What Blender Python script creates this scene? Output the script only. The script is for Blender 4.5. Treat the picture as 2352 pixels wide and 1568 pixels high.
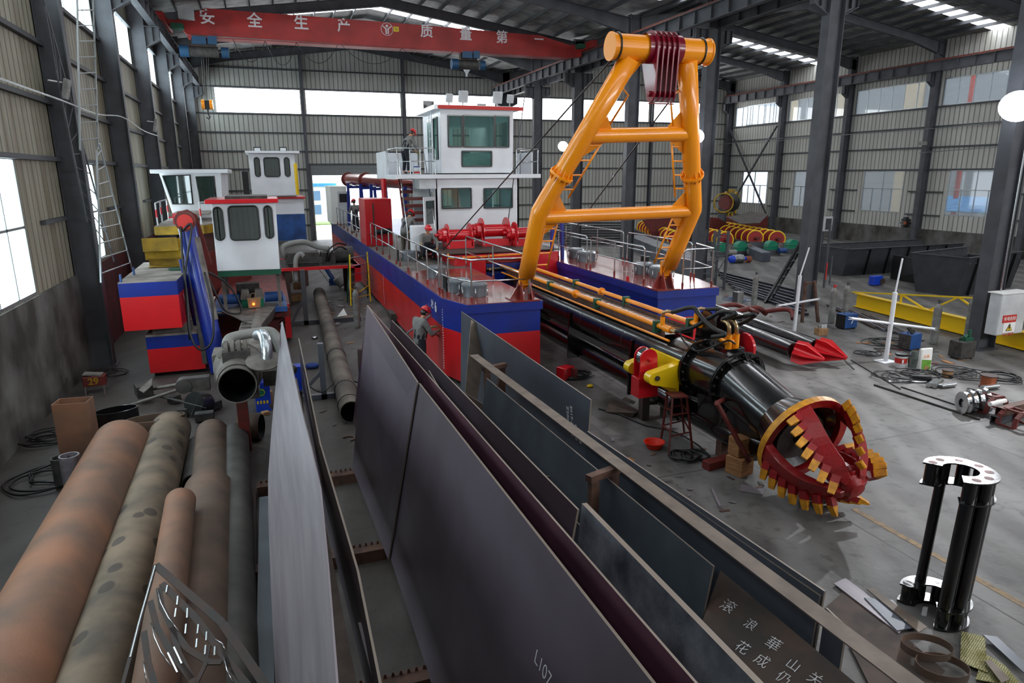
import bpy, math, random
from mathutils import Vector, Matrix
for _o in list(bpy.data.objects): bpy.data.objects.remove(_o)
C = bpy.context.scene.collection
PI = math.pi
# ------------------------------------------------------------------ camera
CH = 5.4                       # camera height in metres
FPX = 1545.0
yaw, pit, rol = 0.340722615, 0.243807183, 0.00528474
_fw = Vector((math.sin(yaw)*math.cos(pit), math.cos(yaw)*math.cos(pit), -math.sin(pit)))
_rt = Vector((math.cos(yaw), -math.sin(yaw), 0))
_dn = _fw.cross(_rt)
RT = _rt*math.cos(rol) + _dn*math.sin(rol)
DN = -_rt*math.sin(rol) + _dn*math.cos(rol)
FW = _fw
cam_d = bpy.data.cameras.new('camera'); cam = bpy.data.objects.new('camera', cam_d); C.objects.link(cam)
cam_d.lens = 36.0*FPX/2352.0; cam_d.sensor_width = 36.0; cam_d.clip_end = 400
cm = Matrix((RT, -DN, -FW)).transposed().to_4x4(); cm.translation = Vector((0, 0, CH))
cam.matrix_world = cm
bpy.context.scene.camera = cam
# ------------------------------------------------------------------ world and exposure
W = bpy.data.worlds.new('sky'); bpy.context.scene.world = W; W.use_nodes = True
_bg = W.node_tree.nodes['Background']; _bg.inputs[0].default_value = (0.86, 0.93, 1.0, 1); _bg.inputs[1].default_value = 2.2
vs = bpy.context.scene.view_settings
vs.view_transform = 'Standard'; vs.look = 'None'; vs.gamma = 1; vs.use_curve_mapping = False; vs.exposure = 0.95
GLOW_SKY = 5.5      # skylight strips
GLOW_BACK = 4.0     # frosted windows of the far wall
GLOW_FRONT = 9.0    # front fill: unseen glowing band added high in the near end wall
GLOW_LEFT = 5.0     # frosted windows of the left wall
# ------------------------------------------------------------------ measuring helpers: pixel ray meets a plane of the place
def _ray(x, y): return RT*(x-1176) + DN*(y-784) + FW*FPX
def GZ(x, y, z=0.0):
    d = _ray(x, y); return Vector((0, 0, CH)) + d*((z-CH)/d.z)
def GY(x, y, Y):
    d = _ray(x, y); return Vector((0, 0, CH)) + d*(Y/d.y)
def GX(x, y, X):
    d = _ray(x, y); return Vector((0, 0, CH)) + d*(X/d.x)
# ------------------------------------------------------------------ materials
def lin(c): return tuple(((v/255)/12.92 if v/255 <= .04045 else ((v/255+.055)/1.055)**2.4) for v in c)
MATS = {}
def mat(name, col, rough=.5, metal=0.0, col2=None, scale=3.0, amt=.5, bump=0.0, bscale=40.0, coat=0.0, stretch=None, spec=.5, detail=5, lo=.35, hi=.65, emit=0, trans=0):
    m = bpy.data.materials.new(name); MATS[name] = m; m.use_nodes = True
    nt = m.node_tree; b = nt.nodes['Principled BSDF']
    b.inputs['Base Color'].default_value = (*lin(col), 1); b.inputs['Roughness'].default_value = rough
    b.inputs['Metallic'].default_value = metal; b.inputs['Coat Weight'].default_value = coat
    b.inputs['Coat Roughness'].default_value = .08; b.inputs['Specular IOR Level'].default_value = spec
    if trans: b.inputs['Transmission Weight'].default_value = trans
    if emit:
        b.inputs['Emission Color'].default_value = (*lin(col), 1); b.inputs['Emission Strength'].default_value = emit
    if col2 or bump:
        tc = nt.nodes.new('ShaderNodeTexCoord'); mp = nt.nodes.new('ShaderNodeMapping')
        nt.links.new(tc.outputs['Object'], mp.inputs[0])
        if stretch: mp.inputs['Scale'].default_value = stretch
    if col2:
        n = nt.nodes.new('ShaderNodeTexNoise'); n.inputs['Scale'].default_value = scale; n.inputs['Detail'].default_value = detail
        nt.links.new(mp.outputs[0], n.inputs['Vector'])
        r = nt.nodes.new('ShaderNodeMapRange'); r.inputs['From Min'].default_value = lo; r.inputs['From Max'].default_value = hi
        r.inputs['To Max'].default_value = amt*2 if amt < .5 else 1.0
        nt.links.new(n.outputs[0], r.inputs['Value'])
        x = nt.nodes.new('ShaderNodeMix'); x.data_type = 'RGBA'
        x.inputs[6].default_value = (*lin(col), 1); x.inputs[7].default_value = (*lin(col2), 1)
        nt.links.new(r.outputs[0], x.inputs[0]); nt.links.new(x.outputs[2], b.inputs['Base Color'])
        r2 = nt.nodes.new('ShaderNodeMapRange'); r2.inputs['To Min'].default_value = max(0, rough-.1); r2.inputs['To Max'].default_value = min(1, rough+.12)
        nt.links.new(n.outputs[0], r2.inputs['Value']); nt.links.new(r2.outputs[0], b.inputs['Roughness'])
    if bump:
        n2 = nt.nodes.new('ShaderNodeTexNoise'); n2.inputs['Scale'].default_value = bscale; n2.inputs['Detail'].default_value = 4
        nt.links.new(mp.outputs[0], n2.inputs['Vector'])
        bu = nt.nodes.new('ShaderNodeBump'); bu.inputs['Strength'].default_value = bump; bu.inputs['Distance'].default_value = .02
        nt.links.new(n2.outputs[0], bu.inputs['Height']); nt.links.new(bu.outputs[0], b.inputs['Normal'])
    return m
def corrugated(name, col, col2, axis, pitch=.30, depth=.6, rough=.55, dirt=None, metal=0.0):
    """trapezoid sheet: bump ribs along an axis of the place, a darker tone in each groove, streaks of dirt"""
    m = bpy.data.materials.new(name); MATS[name] = m; m.use_nodes = True
    nt = m.node_tree; b = nt.nodes['Principled BSDF']; L = nt.links; N = nt.nodes.new
    b.inputs['Roughness'].default_value = rough; b.inputs['Metallic'].default_value = metal
    g = N('ShaderNodeNewGeometry'); sx = N('ShaderNodeSeparateXYZ'); L.new(g.outputs['Position'], sx.inputs[0])
    if axis == 'XY':
        a = N('ShaderNodeMath'); a.operation = 'ADD'; L.new(sx.outputs[0], a.inputs[0]); L.new(sx.outputs[1], a.inputs[1]); src = a.outputs[0]
    else: src = sx.outputs['XYZ'.index(axis)]
    d = N('ShaderNodeMath'); d.operation = 'DIVIDE'; L.new(src, d.inputs[0]); d.inputs[1].default_value = pitch
    f = N('ShaderNodeMath'); f.operation = 'FRACT'; L.new(d.outputs[0], f.inputs[0])
    p = N('ShaderNodeMath'); p.operation = 'PINGPONG'; L.new(f.outputs[0], p.inputs[0]); p.inputs[1].default_value = .5
    r = N('ShaderNodeMapRange'); r.inputs['From Min'].default_value = .03; r.inputs['From Max'].default_value = .14; L.new(p.outputs[0], r.inputs['Value'])
    bu = N('ShaderNodeBump'); bu.inputs['Strength'].default_value = depth; bu.inputs['Distance'].default_value = .04; L.new(r.outputs[0], bu.inputs['Height']); L.new(bu.outputs[0], b.inputs['Normal'])
    mp = N('ShaderNodeMapping'); mp.inputs['Scale'].default_value = (1.6, 1.6, .16); L.new(g.outputs['Position'], mp.inputs[0])
    n = N('ShaderNodeTexNoise'); n.inputs['Scale'].default_value = 1.0; n.inputs['Detail'].default_value = 6; L.new(mp.outputs[0], n.inputs['Vector'])
    nr = N('ShaderNodeMapRange'); nr.inputs['From Min'].default_value = .38; nr.inputs['From Max'].default_value = .68; L.new(n.outputs[0], nr.inputs['Value'])
    x1 = N('ShaderNodeMix'); x1.data_type = 'RGBA'; x1.inputs[6].default_value = (*lin(col), 1); x1.inputs[7].default_value = (*lin(dirt or col2), 1); L.new(nr.outputs[0], x1.inputs[0])
    x2 = N('ShaderNodeMix'); x2.data_type = 'RGBA'; x2.inputs[6].default_value = (*lin(col2), 1); L.new(r.outputs[0], x2.inputs[0]); L.new(x1.outputs[2], x2.inputs[7])
    L.new(x2.outputs[2], b.inputs['Base Color'])
    return m
def glow(name, col, s):
    m = bpy.data.materials.new(name); MATS[name] = m; m.use_nodes = True; nt = m.node_tree
    nt.nodes.remove(nt.nodes['Principled BSDF']); e = nt.nodes.new('ShaderNodeEmission')
    e.inputs[0].default_value = (*lin(col), 1); e.inputs[1].default_value = s
    nt.links.new(e.outputs[0], nt.nodes['Material Output'].inputs[0]); return m
def glass(name, col, refl=.12, opacity=.35, tint=None):
    """thin tinted pane: part mirror, part tint, the rest clear"""
    m = bpy.data.materials.new(name); MATS[name] = m; m.use_nodes = True; nt = m.node_tree; L = nt.links
    b = nt.nodes['Principled BSDF']; b.inputs['Base Color'].default_value = (*lin(col), 1); b.inputs['Roughness'].default_value = .04
    t = nt.nodes.new('ShaderNodeBsdfTransparent'); t.inputs[0].default_value = (*lin(tint or tuple(min(255, c+40) for c in col)), 1)
    g = nt.nodes.new('ShaderNodeBsdfGlossy'); g.inputs['Roughness'].default_value = .03
    x = nt.nodes.new('ShaderNodeMixShader'); x.inputs[0].default_value = opacity; L.new(t.outputs[0], x.inputs[1]); L.new(b.outputs[0], x.inputs[2])
    x2 = nt.nodes.new('ShaderNodeMixShader'); x2.inputs[0].default_value = refl; L.new(x.outputs[0], x2.inputs[1]); L.new(g.outputs[0], x2.inputs[2])
    L.new(x2.outputs[0], nt.nodes['Material Output'].inputs[0]); return m
# ------------------------------------------------------------------ mesh builder
V = Vector
def frame(d, up=None):
    d = V(d).normalized(); up = V(up) if up is not None else V((0, 0, 1))
    if abs(d.dot(up.normalized())) > .98: up = V((0, 1, 0)) if abs(d.y) < .9 else V((1, 0, 0))
    s = d.cross(up).normalized(); u = s.cross(d).normalized(); return s, u, d
class MB:
    def __init__(self): self.v = []; self.f = []; self.mi = []; self.sm = []; self.cuts = []
    def cut(self): self.cuts.append((len(self.v), len(self.f))); return self
    def add(self, vs, fs, mi=0, sm=False):
        o = len(self.v); self.v += [tuple(p) for p in vs]
        for q in fs: self.f.append(tuple(i+o for i in q)); self.mi.append(mi); self.sm.append(sm)
        return self
    def box(self, lo, hi, mi=0):
        (a, b, c), (d, e, f) = lo, hi
        return self.hexa([(a, b, c), (d, b, c), (d, e, c), (a, e, c), (a, b, f), (d, b, f), (d, e, f), (a, e, f)], mi)
    def hexa(self, p, mi=0):
        return self.add(p, [(0, 3, 2, 1), (4, 5, 6, 7), (0, 1, 5, 4), (1, 2, 6, 5), (2, 3, 7, 6), (3, 0, 4, 7)], mi)
    def cbox(self, c, s, mi=0, rz=0, rot=None):
        M = rot if rot is not None else Matrix.Rotation(rz, 3, 'Z'); c = V(c); h = V(s)/2
        return self.hexa([c + M @ V((x*h.x, y*h.y, z*h.z)) for z in (-1, 1) for x, y in ((-1, -1), (1, -1), (1, 1), (-1, 1))], mi)
    def beam(self, a, b, w, h, mi=0, up=None):
        s, u, d = frame(V(b)-V(a), up); a = V(a); b = V(b)
        q = [(-1, -1), (1, -1), (1, 1), (-1, 1)]
        return self.hexa([a + s*x*w/2 + u*y*h/2 for x, y in q] + [b + s*x*w/2 + u*y*h/2 for x, y in q], mi)
    def ibeam(self, a, b, w, h, tf=.02, tw=.014, mi=0, up=None):
        s, u, d = frame(V(b)-V(a), up); a = V(a); b = V(b)
        for k in (-1, 1): self.beam(a+u*k*(h-tf)/2, b+u*k*(h-tf)/2, w, tf, mi, up)
        return self.beam(a, b, tw, h-2*tf, mi, up)
    def channel(self, a, b, w, h, t=.01, mi=0, up=None):
        s, u, d = frame(V(b)-V(a), up); a = V(a); b = V(b)
        for k in (-1, 1): self.beam(a+u*k*(h-t)/2, b+u*k*(h-t)/2, w, t, mi, up)
        return self.beam(a-s*(w-t)/2, b-s*(w-t)/2, t, h-2*t, mi, up)
    def angle(self, a, b, w, t=.01, mi=0, up=None):
        s, u, d = frame(V(b)-V(a), up); a = V(a); b = V(b)
        self.beam(a-u*w/2, b-u*w/2, w, t, mi, up); return self.beam(a-s*w/2, b-s*w/2, t, w, mi, up)
    def tube(self, a, b, r, r2=None, n=16, cap=True, mi=0, cmi=None, up=None):
        r2 = r if r2 is None else r2; a = V(a); b = V(b); s, u, d = frame(b-a, up)
        ring = lambda c, q: [c + (s*math.cos(2*PI*i/n) + u*math.sin(2*PI*i/n))*q for i in range(n)]
        A = ring(a, r); B = ring(b, r2)
        self.add(A+B, [(i, (i+1) % n, n+(i+1) % n, n+i) for i in range(n)], mi, True)
        if cap:
            if r > 1e-5: self.add(A, [tuple(range(n))[::-1]], mi if cmi is None else cmi)
            if r2 > 1e-5: self.add(B, [tuple(range(n))], mi if cmi is None else cmi)
        return self
    def pipe(self, a, b, r, t=.02, n=24, mi=0, imi=None):
        imi = mi if imi is None else imi; a = V(a); b = V(b); s, u, d = frame(b-a)
        ring = lambda c, q: [c + (s*math.cos(2*PI*i/n) + u*math.sin(2*PI*i/n))*q for i in range(n)]
        O = ring(a, r); P = ring(b, r); I = ring(a, r-t); J = ring(b, r-t)
        self.add(O+P, [(i, (i+1) % n, n+(i+1) % n, n+i) for i in range(n)], mi, True)
        self.add(I+J, [(i, n+i, n+(i+1) % n, (i+1) % n) for i in range(n)], imi, True)
        self.add(O+I, [(i, n+i, n+(i+1) % n, (i+1) % n) for i in range(n)], mi)
        return self.add(P+J, [(i, (i+1) % n, n+(i+1) % n, n+i) for i in range(n)], mi)
    def path(self, pts, r, n=8, mi=0, closed=False, cap=True):
        pts = [V(p) for p in pts]; m = len(pts); rings = []; s = None
        for i, p in enumerate(pts):
            if closed: d = pts[(i+1) % m]-pts[i-1]
            else: d = pts[min(i+1, m-1)]-pts[max(i-1, 0)]
            d = d.normalized()
            if s is None: s, u, _ = frame(d)
            else:
                s = (s - d*s.dot(d)); s = s.normalized() if s.length > 1e-6 else frame(d)[0]; u = s.cross(d).normalized()
            rr = r[i] if isinstance(r, (list, tuple)) else r
            rings.append([p + (s*math.cos(2*PI*k/n) + u*math.sin(2*PI*k/n))*rr for k in range(n)])
        vs = [q for rg in rings for q in rg]; fs = []
        for i in range(m if closed else m-1):
            j = (i+1) % m
            for k in range(n): fs.append((i*n+k, j*n+k, j*n+(k+1) % n, i*n+(k+1) % n))
        if cap and not closed: fs += [tuple(range(n)), tuple((m-1)*n+k for k in range(n))[::-1]]
        return self.add(vs, fs, mi, True)
    def lathe(self, prof, o, axis=(0, 0, 1), n=20, mi=0, sm=True, a0=0, a1=2*PI, up=None, mis=None):
        s, u, d = frame(axis, up); o = V(o); full = abs(a1-a0-2*PI) < 1e-6; k = n if full else n+1
        for j in range(len(prof)-1):
            vs = []
            for (r, z) in prof[j:j+2]: vs += [o + d*z + (s*math.cos(a0+(a1-a0)*i/n) + u*math.sin(a0+(a1-a0)*i/n))*r for i in range(k)]
            self.add(vs, [(i, (i+1) % k, k+(i+1) % k, k+i) for i in range(n)], mis[j] if mis else mi, sm)
        return self
    def prism(self, pts, o, u, v, t, mi=0, emi=None, holes=None):
        """flat outline pts in the plane u,v at o, thickened by t along u x v (centred)"""
        u = V(u).normalized(); v = V(v); v = (v-u*v.dot(u)).normalized(); w = u.cross(v); o = V(o); n = len(pts)
        A = [o+u*a+v*b-w*t/2 for a, b in pts]; B = [o+u*a+v*b+w*t/2 for a, b in pts]
        self.add(A+B, [tuple(range(n))[::-1], tuple(range(n, 2*n))], mi)
        return self.add(A+B, [(i, (i+1) % n, n+(i+1) % n, n+i) for i in range(n)], mi if emi is None else emi)
    def slab(self, pts, t, mi=0, emi=None, w=None):
        """3D outline thickened by t along its normal"""
        P = [V(p) for p in pts]; n = len(P)
        w = V(w).normalized() if w is not None else (P[1]-P[0]).cross(P[2]-P[1]).normalized()
        A = [p-w*t/2 for p in P]; B = [p+w*t/2 for p in P]
        self.add(A+B, [tuple(range(n))[::-1], tuple(range(n, 2*n))], mi)
        return self.add(A+B, [(i, (i+1) % n, n+(i+1) % n, n+i) for i in range(n)], mi if emi is None else emi)
    def ball(self, c, r, n=12, m=8, mi=0, sx=(1, 1, 1), rot=None):
        vs = []; c = V(c); R = rot if rot is not None else Matrix.Identity(3)
        for j in range(m+1):
            t = PI*j/m
            for i in range(n):
                p = 2*PI*i/n; vs.append(c + R @ V((r*sx[0]*math.sin(t)*math.cos(p), r*sx[1]*math.sin(t)*math.sin(p), r*sx[2]*math.cos(t))))
        return self.add(vs, [(j*n+i, (j+1)*n+i, (j+1)*n+(i+1) % n, j*n+(i+1) % n) for j in range(m) for i in range(n)], mi, True)
    def torus(self, c, R, r, axis=(0, 0, 1), n=24, k=8, mi=0, a0=0, a1=2*PI, up=None):
        s, u, d = frame(axis, up); c = V(c); full = abs(a1-a0-2*PI) < 1e-6
        return self.path([c + (s*math.cos(a0+(a1-a0)*i/n) + u*math.sin(a0+(a1-a0)*i/n))*R for i in range(n if full else n+1)], r, k, mi, full)
    def build(self, name, mats, parent=None, bevel=0, label=None, stuff=False, sub=0, loc=None):
        if isinstance(mats, str): mats = [mats]
        if self.cuts:                      # each stretch between two cuts is a part of its own
            c = [(0, 0)] + [k for k in self.cuts] + [(len(self.v), len(self.f))]; o = None
            for (a, b), (d, e) in zip(c, c[1:]):
                if e == b: continue
                s_ = MB(); s_.v = self.v[a:d]; s_.f = [tuple(i-a for i in q) for q in self.f[b:e]]; s_.mi = self.mi[b:e]; s_.sm = self.sm[b:e]
                o = s_.build(name, mats, parent, bevel, label, stuff, sub, loc)
            return o
        off = V((0, 0, 0)); q = parent
        while q is not None: off += q.location; q = q.parent
        L = V(loc) if loc is not None else V((0, 0, 0))
        me = bpy.data.meshes.new(name); me.from_pydata([tuple(V(p)-off-L) for p in self.v], [], self.f)
        for n in mats: me.materials.append(MATS[n])
        me.polygons.foreach_set('material_index', self.mi); me.polygons.foreach_set('use_smooth', self.sm); me.update()
        o = bpy.data.objects.new(name, me); C.objects.link(o); o.location = L
        if parent is not None: o.parent = parent
        if bevel:
            b = o.modifiers.new('b', 'BEVEL'); b.width = bevel; b.segments = 2; b.limit_method = 'ANGLE'
        if label: o['label'] = label
        if stuff: o['kind'] = 'stuff'
        return o
def thing(name, label, cat, loc=(0, 0, 0), group=None, rz=0):
    o = bpy.data.objects.new(name, None); C.objects.link(o); o.location = loc; o.rotation_euler = (0, 0, rz); o.empty_display_size = .1
    o['label'] = label; o['category'] = cat
    if group: o['group'] = group
    return o
def tag(o, label, cat, group=None):
    o['label'] = label; o['category'] = cat
    if group: o['group'] = group
    return o
def solo(mb, name, mats, label, cat, group=None, bevel=0, stuff=False, loc=None):
    if loc is None:
        xs = [p[0] for p in mb.v]; ys = [p[1] for p in mb.v]; zs = [p[2] for p in mb.v]
        loc = ((min(xs)+max(xs))/2, (min(ys)+max(ys))/2, min(zs))
    return tag(mb.build(name, mats, None, bevel, stuff=stuff, loc=loc), label, cat, group)
def struct(mb, name, mats, parent=None, bevel=0):
    o = mb.build(name, mats, parent, bevel)
    if parent is None: o['kind'] = 'structure'
    return o
def sempty(name):
    o = bpy.data.objects.new(name, None); C.objects.link(o); o['kind'] = 'structure'; return o
def dup(root, loc, rz=0, label=None, group=None):
    r = root.copy(); C.objects.link(r); r.location = loc; r.rotation_euler = (0, 0, rz)
    if label: r['label'] = label
    if group: r['group'] = group
    for ch in list(root.children):
        c = ch.copy(); C.objects.link(c); c.parent = r
        for g in list(ch.children):
            d = g.copy(); C.objects.link(d); d.parent = c
    return r
def text_mesh(s, size, o, u, v, name, m, parent, depth=.004, bold=0.0, label=None, sx=1.0):
    """lettering lying in the plane u (reading direction), v (up), as real thin geometry"""
    cu = bpy.data.curves.new('t', 'FONT'); cu.body = s; cu.size = size; cu.extrude = depth; cu.offset = bold; cu.align_x = 'CENTER'; cu.align_y = 'CENTER'
    ob = bpy.data.objects.new('t', cu); C.objects.link(ob); bpy.context.view_layer.update()
    me = bpy.data.meshes.new_from_object(ob.evaluated_get(bpy.context.evaluated_depsgraph_get())); bpy.data.objects.remove(ob)
    u = V(u).normalized(); v = V(v); v = (v-u*v.dot(u)).normalized(); w = u.cross(v); o = V(o)
    off = V((0, 0, 0)); q = parent
    while q is not None: off += q.location; q = q.parent
    for p in me.vertices: p.co = o + u*p.co.x*sx + v*p.co.y + w*p.co.z - off
    me.materials.clear(); me.materials.append(MATS[m])
    r = bpy.data.objects.new(name, me); C.objects.link(r); r.parent = parent
    if label: r['label'] = label
    return r
R_ = random.Random(7)
# ------------------------------------------------------------------ palette
mat('steel_dark', (74, 76, 82), .6, col2=(62, 62, 66), scale=1.5)
mat('purlin', (60, 62, 66), .6)
mat('rail_rust', (120, 48, 34), .7, col2=(80, 50, 42), scale=4)
mat('alu', (170, 176, 178), .35, .8)
mat('alu_dull', (120, 124, 124), .5, .5)
mat('concrete_wall', (96, 95, 92), .85, col2=(52, 47, 44), scale=1.1, bump=.3, bscale=14, stretch=(1, 1, .7))
mat('dark_red_wall', (92, 32, 34), .8, col2=(60, 28, 30), scale=2)
corrugated('wall_sheet', (176, 176, 170), (112, 112, 108), 'XY', .36, .7, dirt=(162, 160, 152))
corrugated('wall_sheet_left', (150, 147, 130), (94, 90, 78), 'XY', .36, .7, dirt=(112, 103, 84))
corrugated('roof_sheet', (150, 150, 148), (96, 96, 96), 'Y', .34, .7)
glow('glow_sky', (246, 250, 255), GLOW_SKY)
glow('glow_back', (250, 252, 255), GLOW_BACK)
glow('glow_front', (250, 252, 255), GLOW_FRONT)
glow('glow_left', (225, 245, 252), GLOW_LEFT)
glass('pane_outside', (190, 194, 198), .05, .3)
glass('pane_teal', (90, 150, 142), .07, .08, (222, 244, 240))
glass('pane_dark', (26, 52, 48), .12, .75)
glass('pane_grey', (110, 122, 118), .14, .4)
mat('white_paint', (226, 228, 232), .35, col2=(214, 216, 220), scale=1.2, coat=.2)
mat('white_matte', (200, 202, 204), .6, col2=(180, 182, 184), scale=2)
mat('hoist_blue', (24, 70, 104), .5)
mat('hopper_black', (50, 52, 58), .5, col2=(40, 40, 44), scale=2)
mat('black_rubber', (14, 14, 15), .5)
mat('black_paint', (8, 9, 11), .22, col2=(16, 14, 13), scale=2.2, coat=.6, bump=.12, bscale=9)
mat('black_plain', (16, 16, 18), .35, coat=.3)
mat('black_dusty', (40, 39, 38), .6, col2=(70, 66, 62), scale=6)
mat('red_paint', (196, 14, 22), .4, col2=(182, 12, 20), scale=.8, coat=.25)
mat('red_bright', (200, 22, 34), .28, coat=.4)
mat('red_deck', (134, 46, 42), .22, col2=(116, 52, 46), scale=1.2, coat=.35)
mat('red_rusty', (110, 34, 30), .55, col2=(84, 36, 30), scale=5)
mat('red_crane', (168, 34, 30), .5, col2=(140, 30, 28), scale=1)
mat('red_cutter', (150, 8, 16), .4, col2=(130, 8, 14), scale=3, coat=.3, bump=.3, bscale=20)
mat('maroon', (122, 12, 34), .3, coat=.4)
mat('blue_paint', (2, 36, 132), .42, col2=(2, 30, 112), scale=1.1, coat=.2)
mat('blue_pump', (18, 60, 180), .4)
mat('blue_mid', (34, 84, 150), .5, col2=(28, 60, 110), scale=2)
mat('orange', (248, 152, 10), .32, col2=(240, 142, 8), scale=.9, coat=.4)
mat('orange_face', (236, 150, 60), .45)
mat('yellow', (236, 196, 10), .4, coat=.2)
mat('yellow_dirty', (170, 136, 14), .6, col2=(130, 104, 16), scale=3)
mat('tooth_yellow', (222, 152, 22), .5, col2=(180, 120, 24), scale=9)
mat('green_clamp', (18, 78, 56), .5)
mat('green_gear', (22, 122, 92), .4, coat=.2)
mat('grey_deck', (110, 104, 100), .6, col2=(84, 78, 74), scale=2)
mat('grey_hatch', (92, 98, 104), .4, coat=.2)
mat('dust_top', (150, 142, 134), .85, col2=(110, 102, 96), scale=2)
mat('dusty_grey', (120, 114, 108), .75, col2=(84, 78, 72), scale=3)
mat('rust_orange', (146, 100, 74), .7, col2=(106, 84, 70), scale=1.1, bump=.15, bscale=30, detail=8)
mat('rust_brown', (108, 84, 70), .75, col2=(84, 70, 60), scale=1.6, bump=.15, bscale=30)
mat('pipe_grey', (104, 94, 84), .7, col2=(66, 58, 52), scale=1.4, bump=.1, bscale=25)
mat('pipe_dark', (78, 74, 70), .65, col2=(56, 52, 50), scale=2)
mat('plate_light', (140, 132, 138), .42, .2, col2=(118, 110, 116), scale=1.0, stretch=(8, .5, 8))
mat('plate_purple', (98, 88, 98), .36, .2, col2=(80, 70, 76), scale=.7, bump=.05, bscale=3)
mat('plate_blue', (92, 96, 106), .4, .15, col2=(76, 80, 88), scale=.9)
mat('plate_maroon', (88, 54, 66), .3, .2, col2=(62, 38, 48), scale=.8)
mat('plate_teal', (80, 88, 94), .5, .1, col2=(64, 70, 76), scale=1.2)
mat('plate_rusty', (80, 62, 52), .7, .2, col2=(56, 50, 46), scale=2.4)
mat('plate_rough', (150, 158, 166), .6, .2, col2=(78, 84, 94), scale=2, bump=.2, bscale=20)
mat('edge_bright', (136, 124, 112), .5, .4)
mat('strip_brown', (118, 104, 92), .6, .2, col2=(100, 88, 78), scale=4)
mat('stand_dark', (52, 46, 44), .65, col2=(70, 52, 44), scale=5)
mat('silver', (196, 198, 200), .22, 1.0)
mat('silver_duct', (190, 196, 200), .3, .9, bump=.3, bscale=20)
mat('brass', (190, 160, 120), .3, .8)
mat('chrome', (210, 212, 214), .15, 1.0)
mat('cyl_grey', (132, 134, 132), .5, col2=(104, 100, 94), scale=5)
mat('cloth_grey', (122, 120, 118), .9, col2=(104, 102, 100), scale=20)
mat('cloth_navy', (26, 28, 38), .9)
mat('cloth_khaki', (74, 68, 56), .9)
mat('skin', (186, 130, 100), .6)
mat('glove', (150, 134, 84), .85)
mat('helmet_red', (196, 22, 34), .25, coat=.4)
mat('cardboard', (158, 122, 84), .85, col2=(136, 100, 68), scale=6)
mat('wood', (166, 118, 74), .8, col2=(130, 88, 52), scale=3, stretch=(1, 1, 6))
mat('paper', (226, 226, 222), .8)
mat('tarp_blue', (24, 54, 120), .7)
mat('tarp_grey', (88, 80, 78), .9, col2=(66, 60, 58), scale=4)
mat('hose_grey', (128, 128, 124), .6)
mat('copper', (170, 96, 66), .4, .6)
mat('basin', (206, 40, 14), .4)
mat('chalk', (210, 210, 210), .9)
mat('brown_stand', (96, 66, 52), .7, col2=(70, 50, 42), scale=6)
mat('sign_white', (232, 232, 230), .6)
mat('sign_red', (190, 44, 36), .6)
mat('sign_yellow', (222, 190, 40), .6)
mat('sign_black', (14, 14, 14), .6)
# ================================================================== BUILDING
XL, XC, XR = -5.3, 20.34, 45.0        # left wall, middle column row, right wall
YB, YF = 60.3, -9.0                   # far wall, near end
BAY = 7.56; COLY = [14.4+BAY*k for k in range(-3, 7)]
EAVE, RIDGE = 14.25, 16.1
def roofz(x):
    a, b = (XL, XC) if x < XC else (XC, XR)
    return EAVE + (RIDGE-EAVE)*(1-abs((x-(a+b)/2)/((b-a)/2)))
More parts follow.
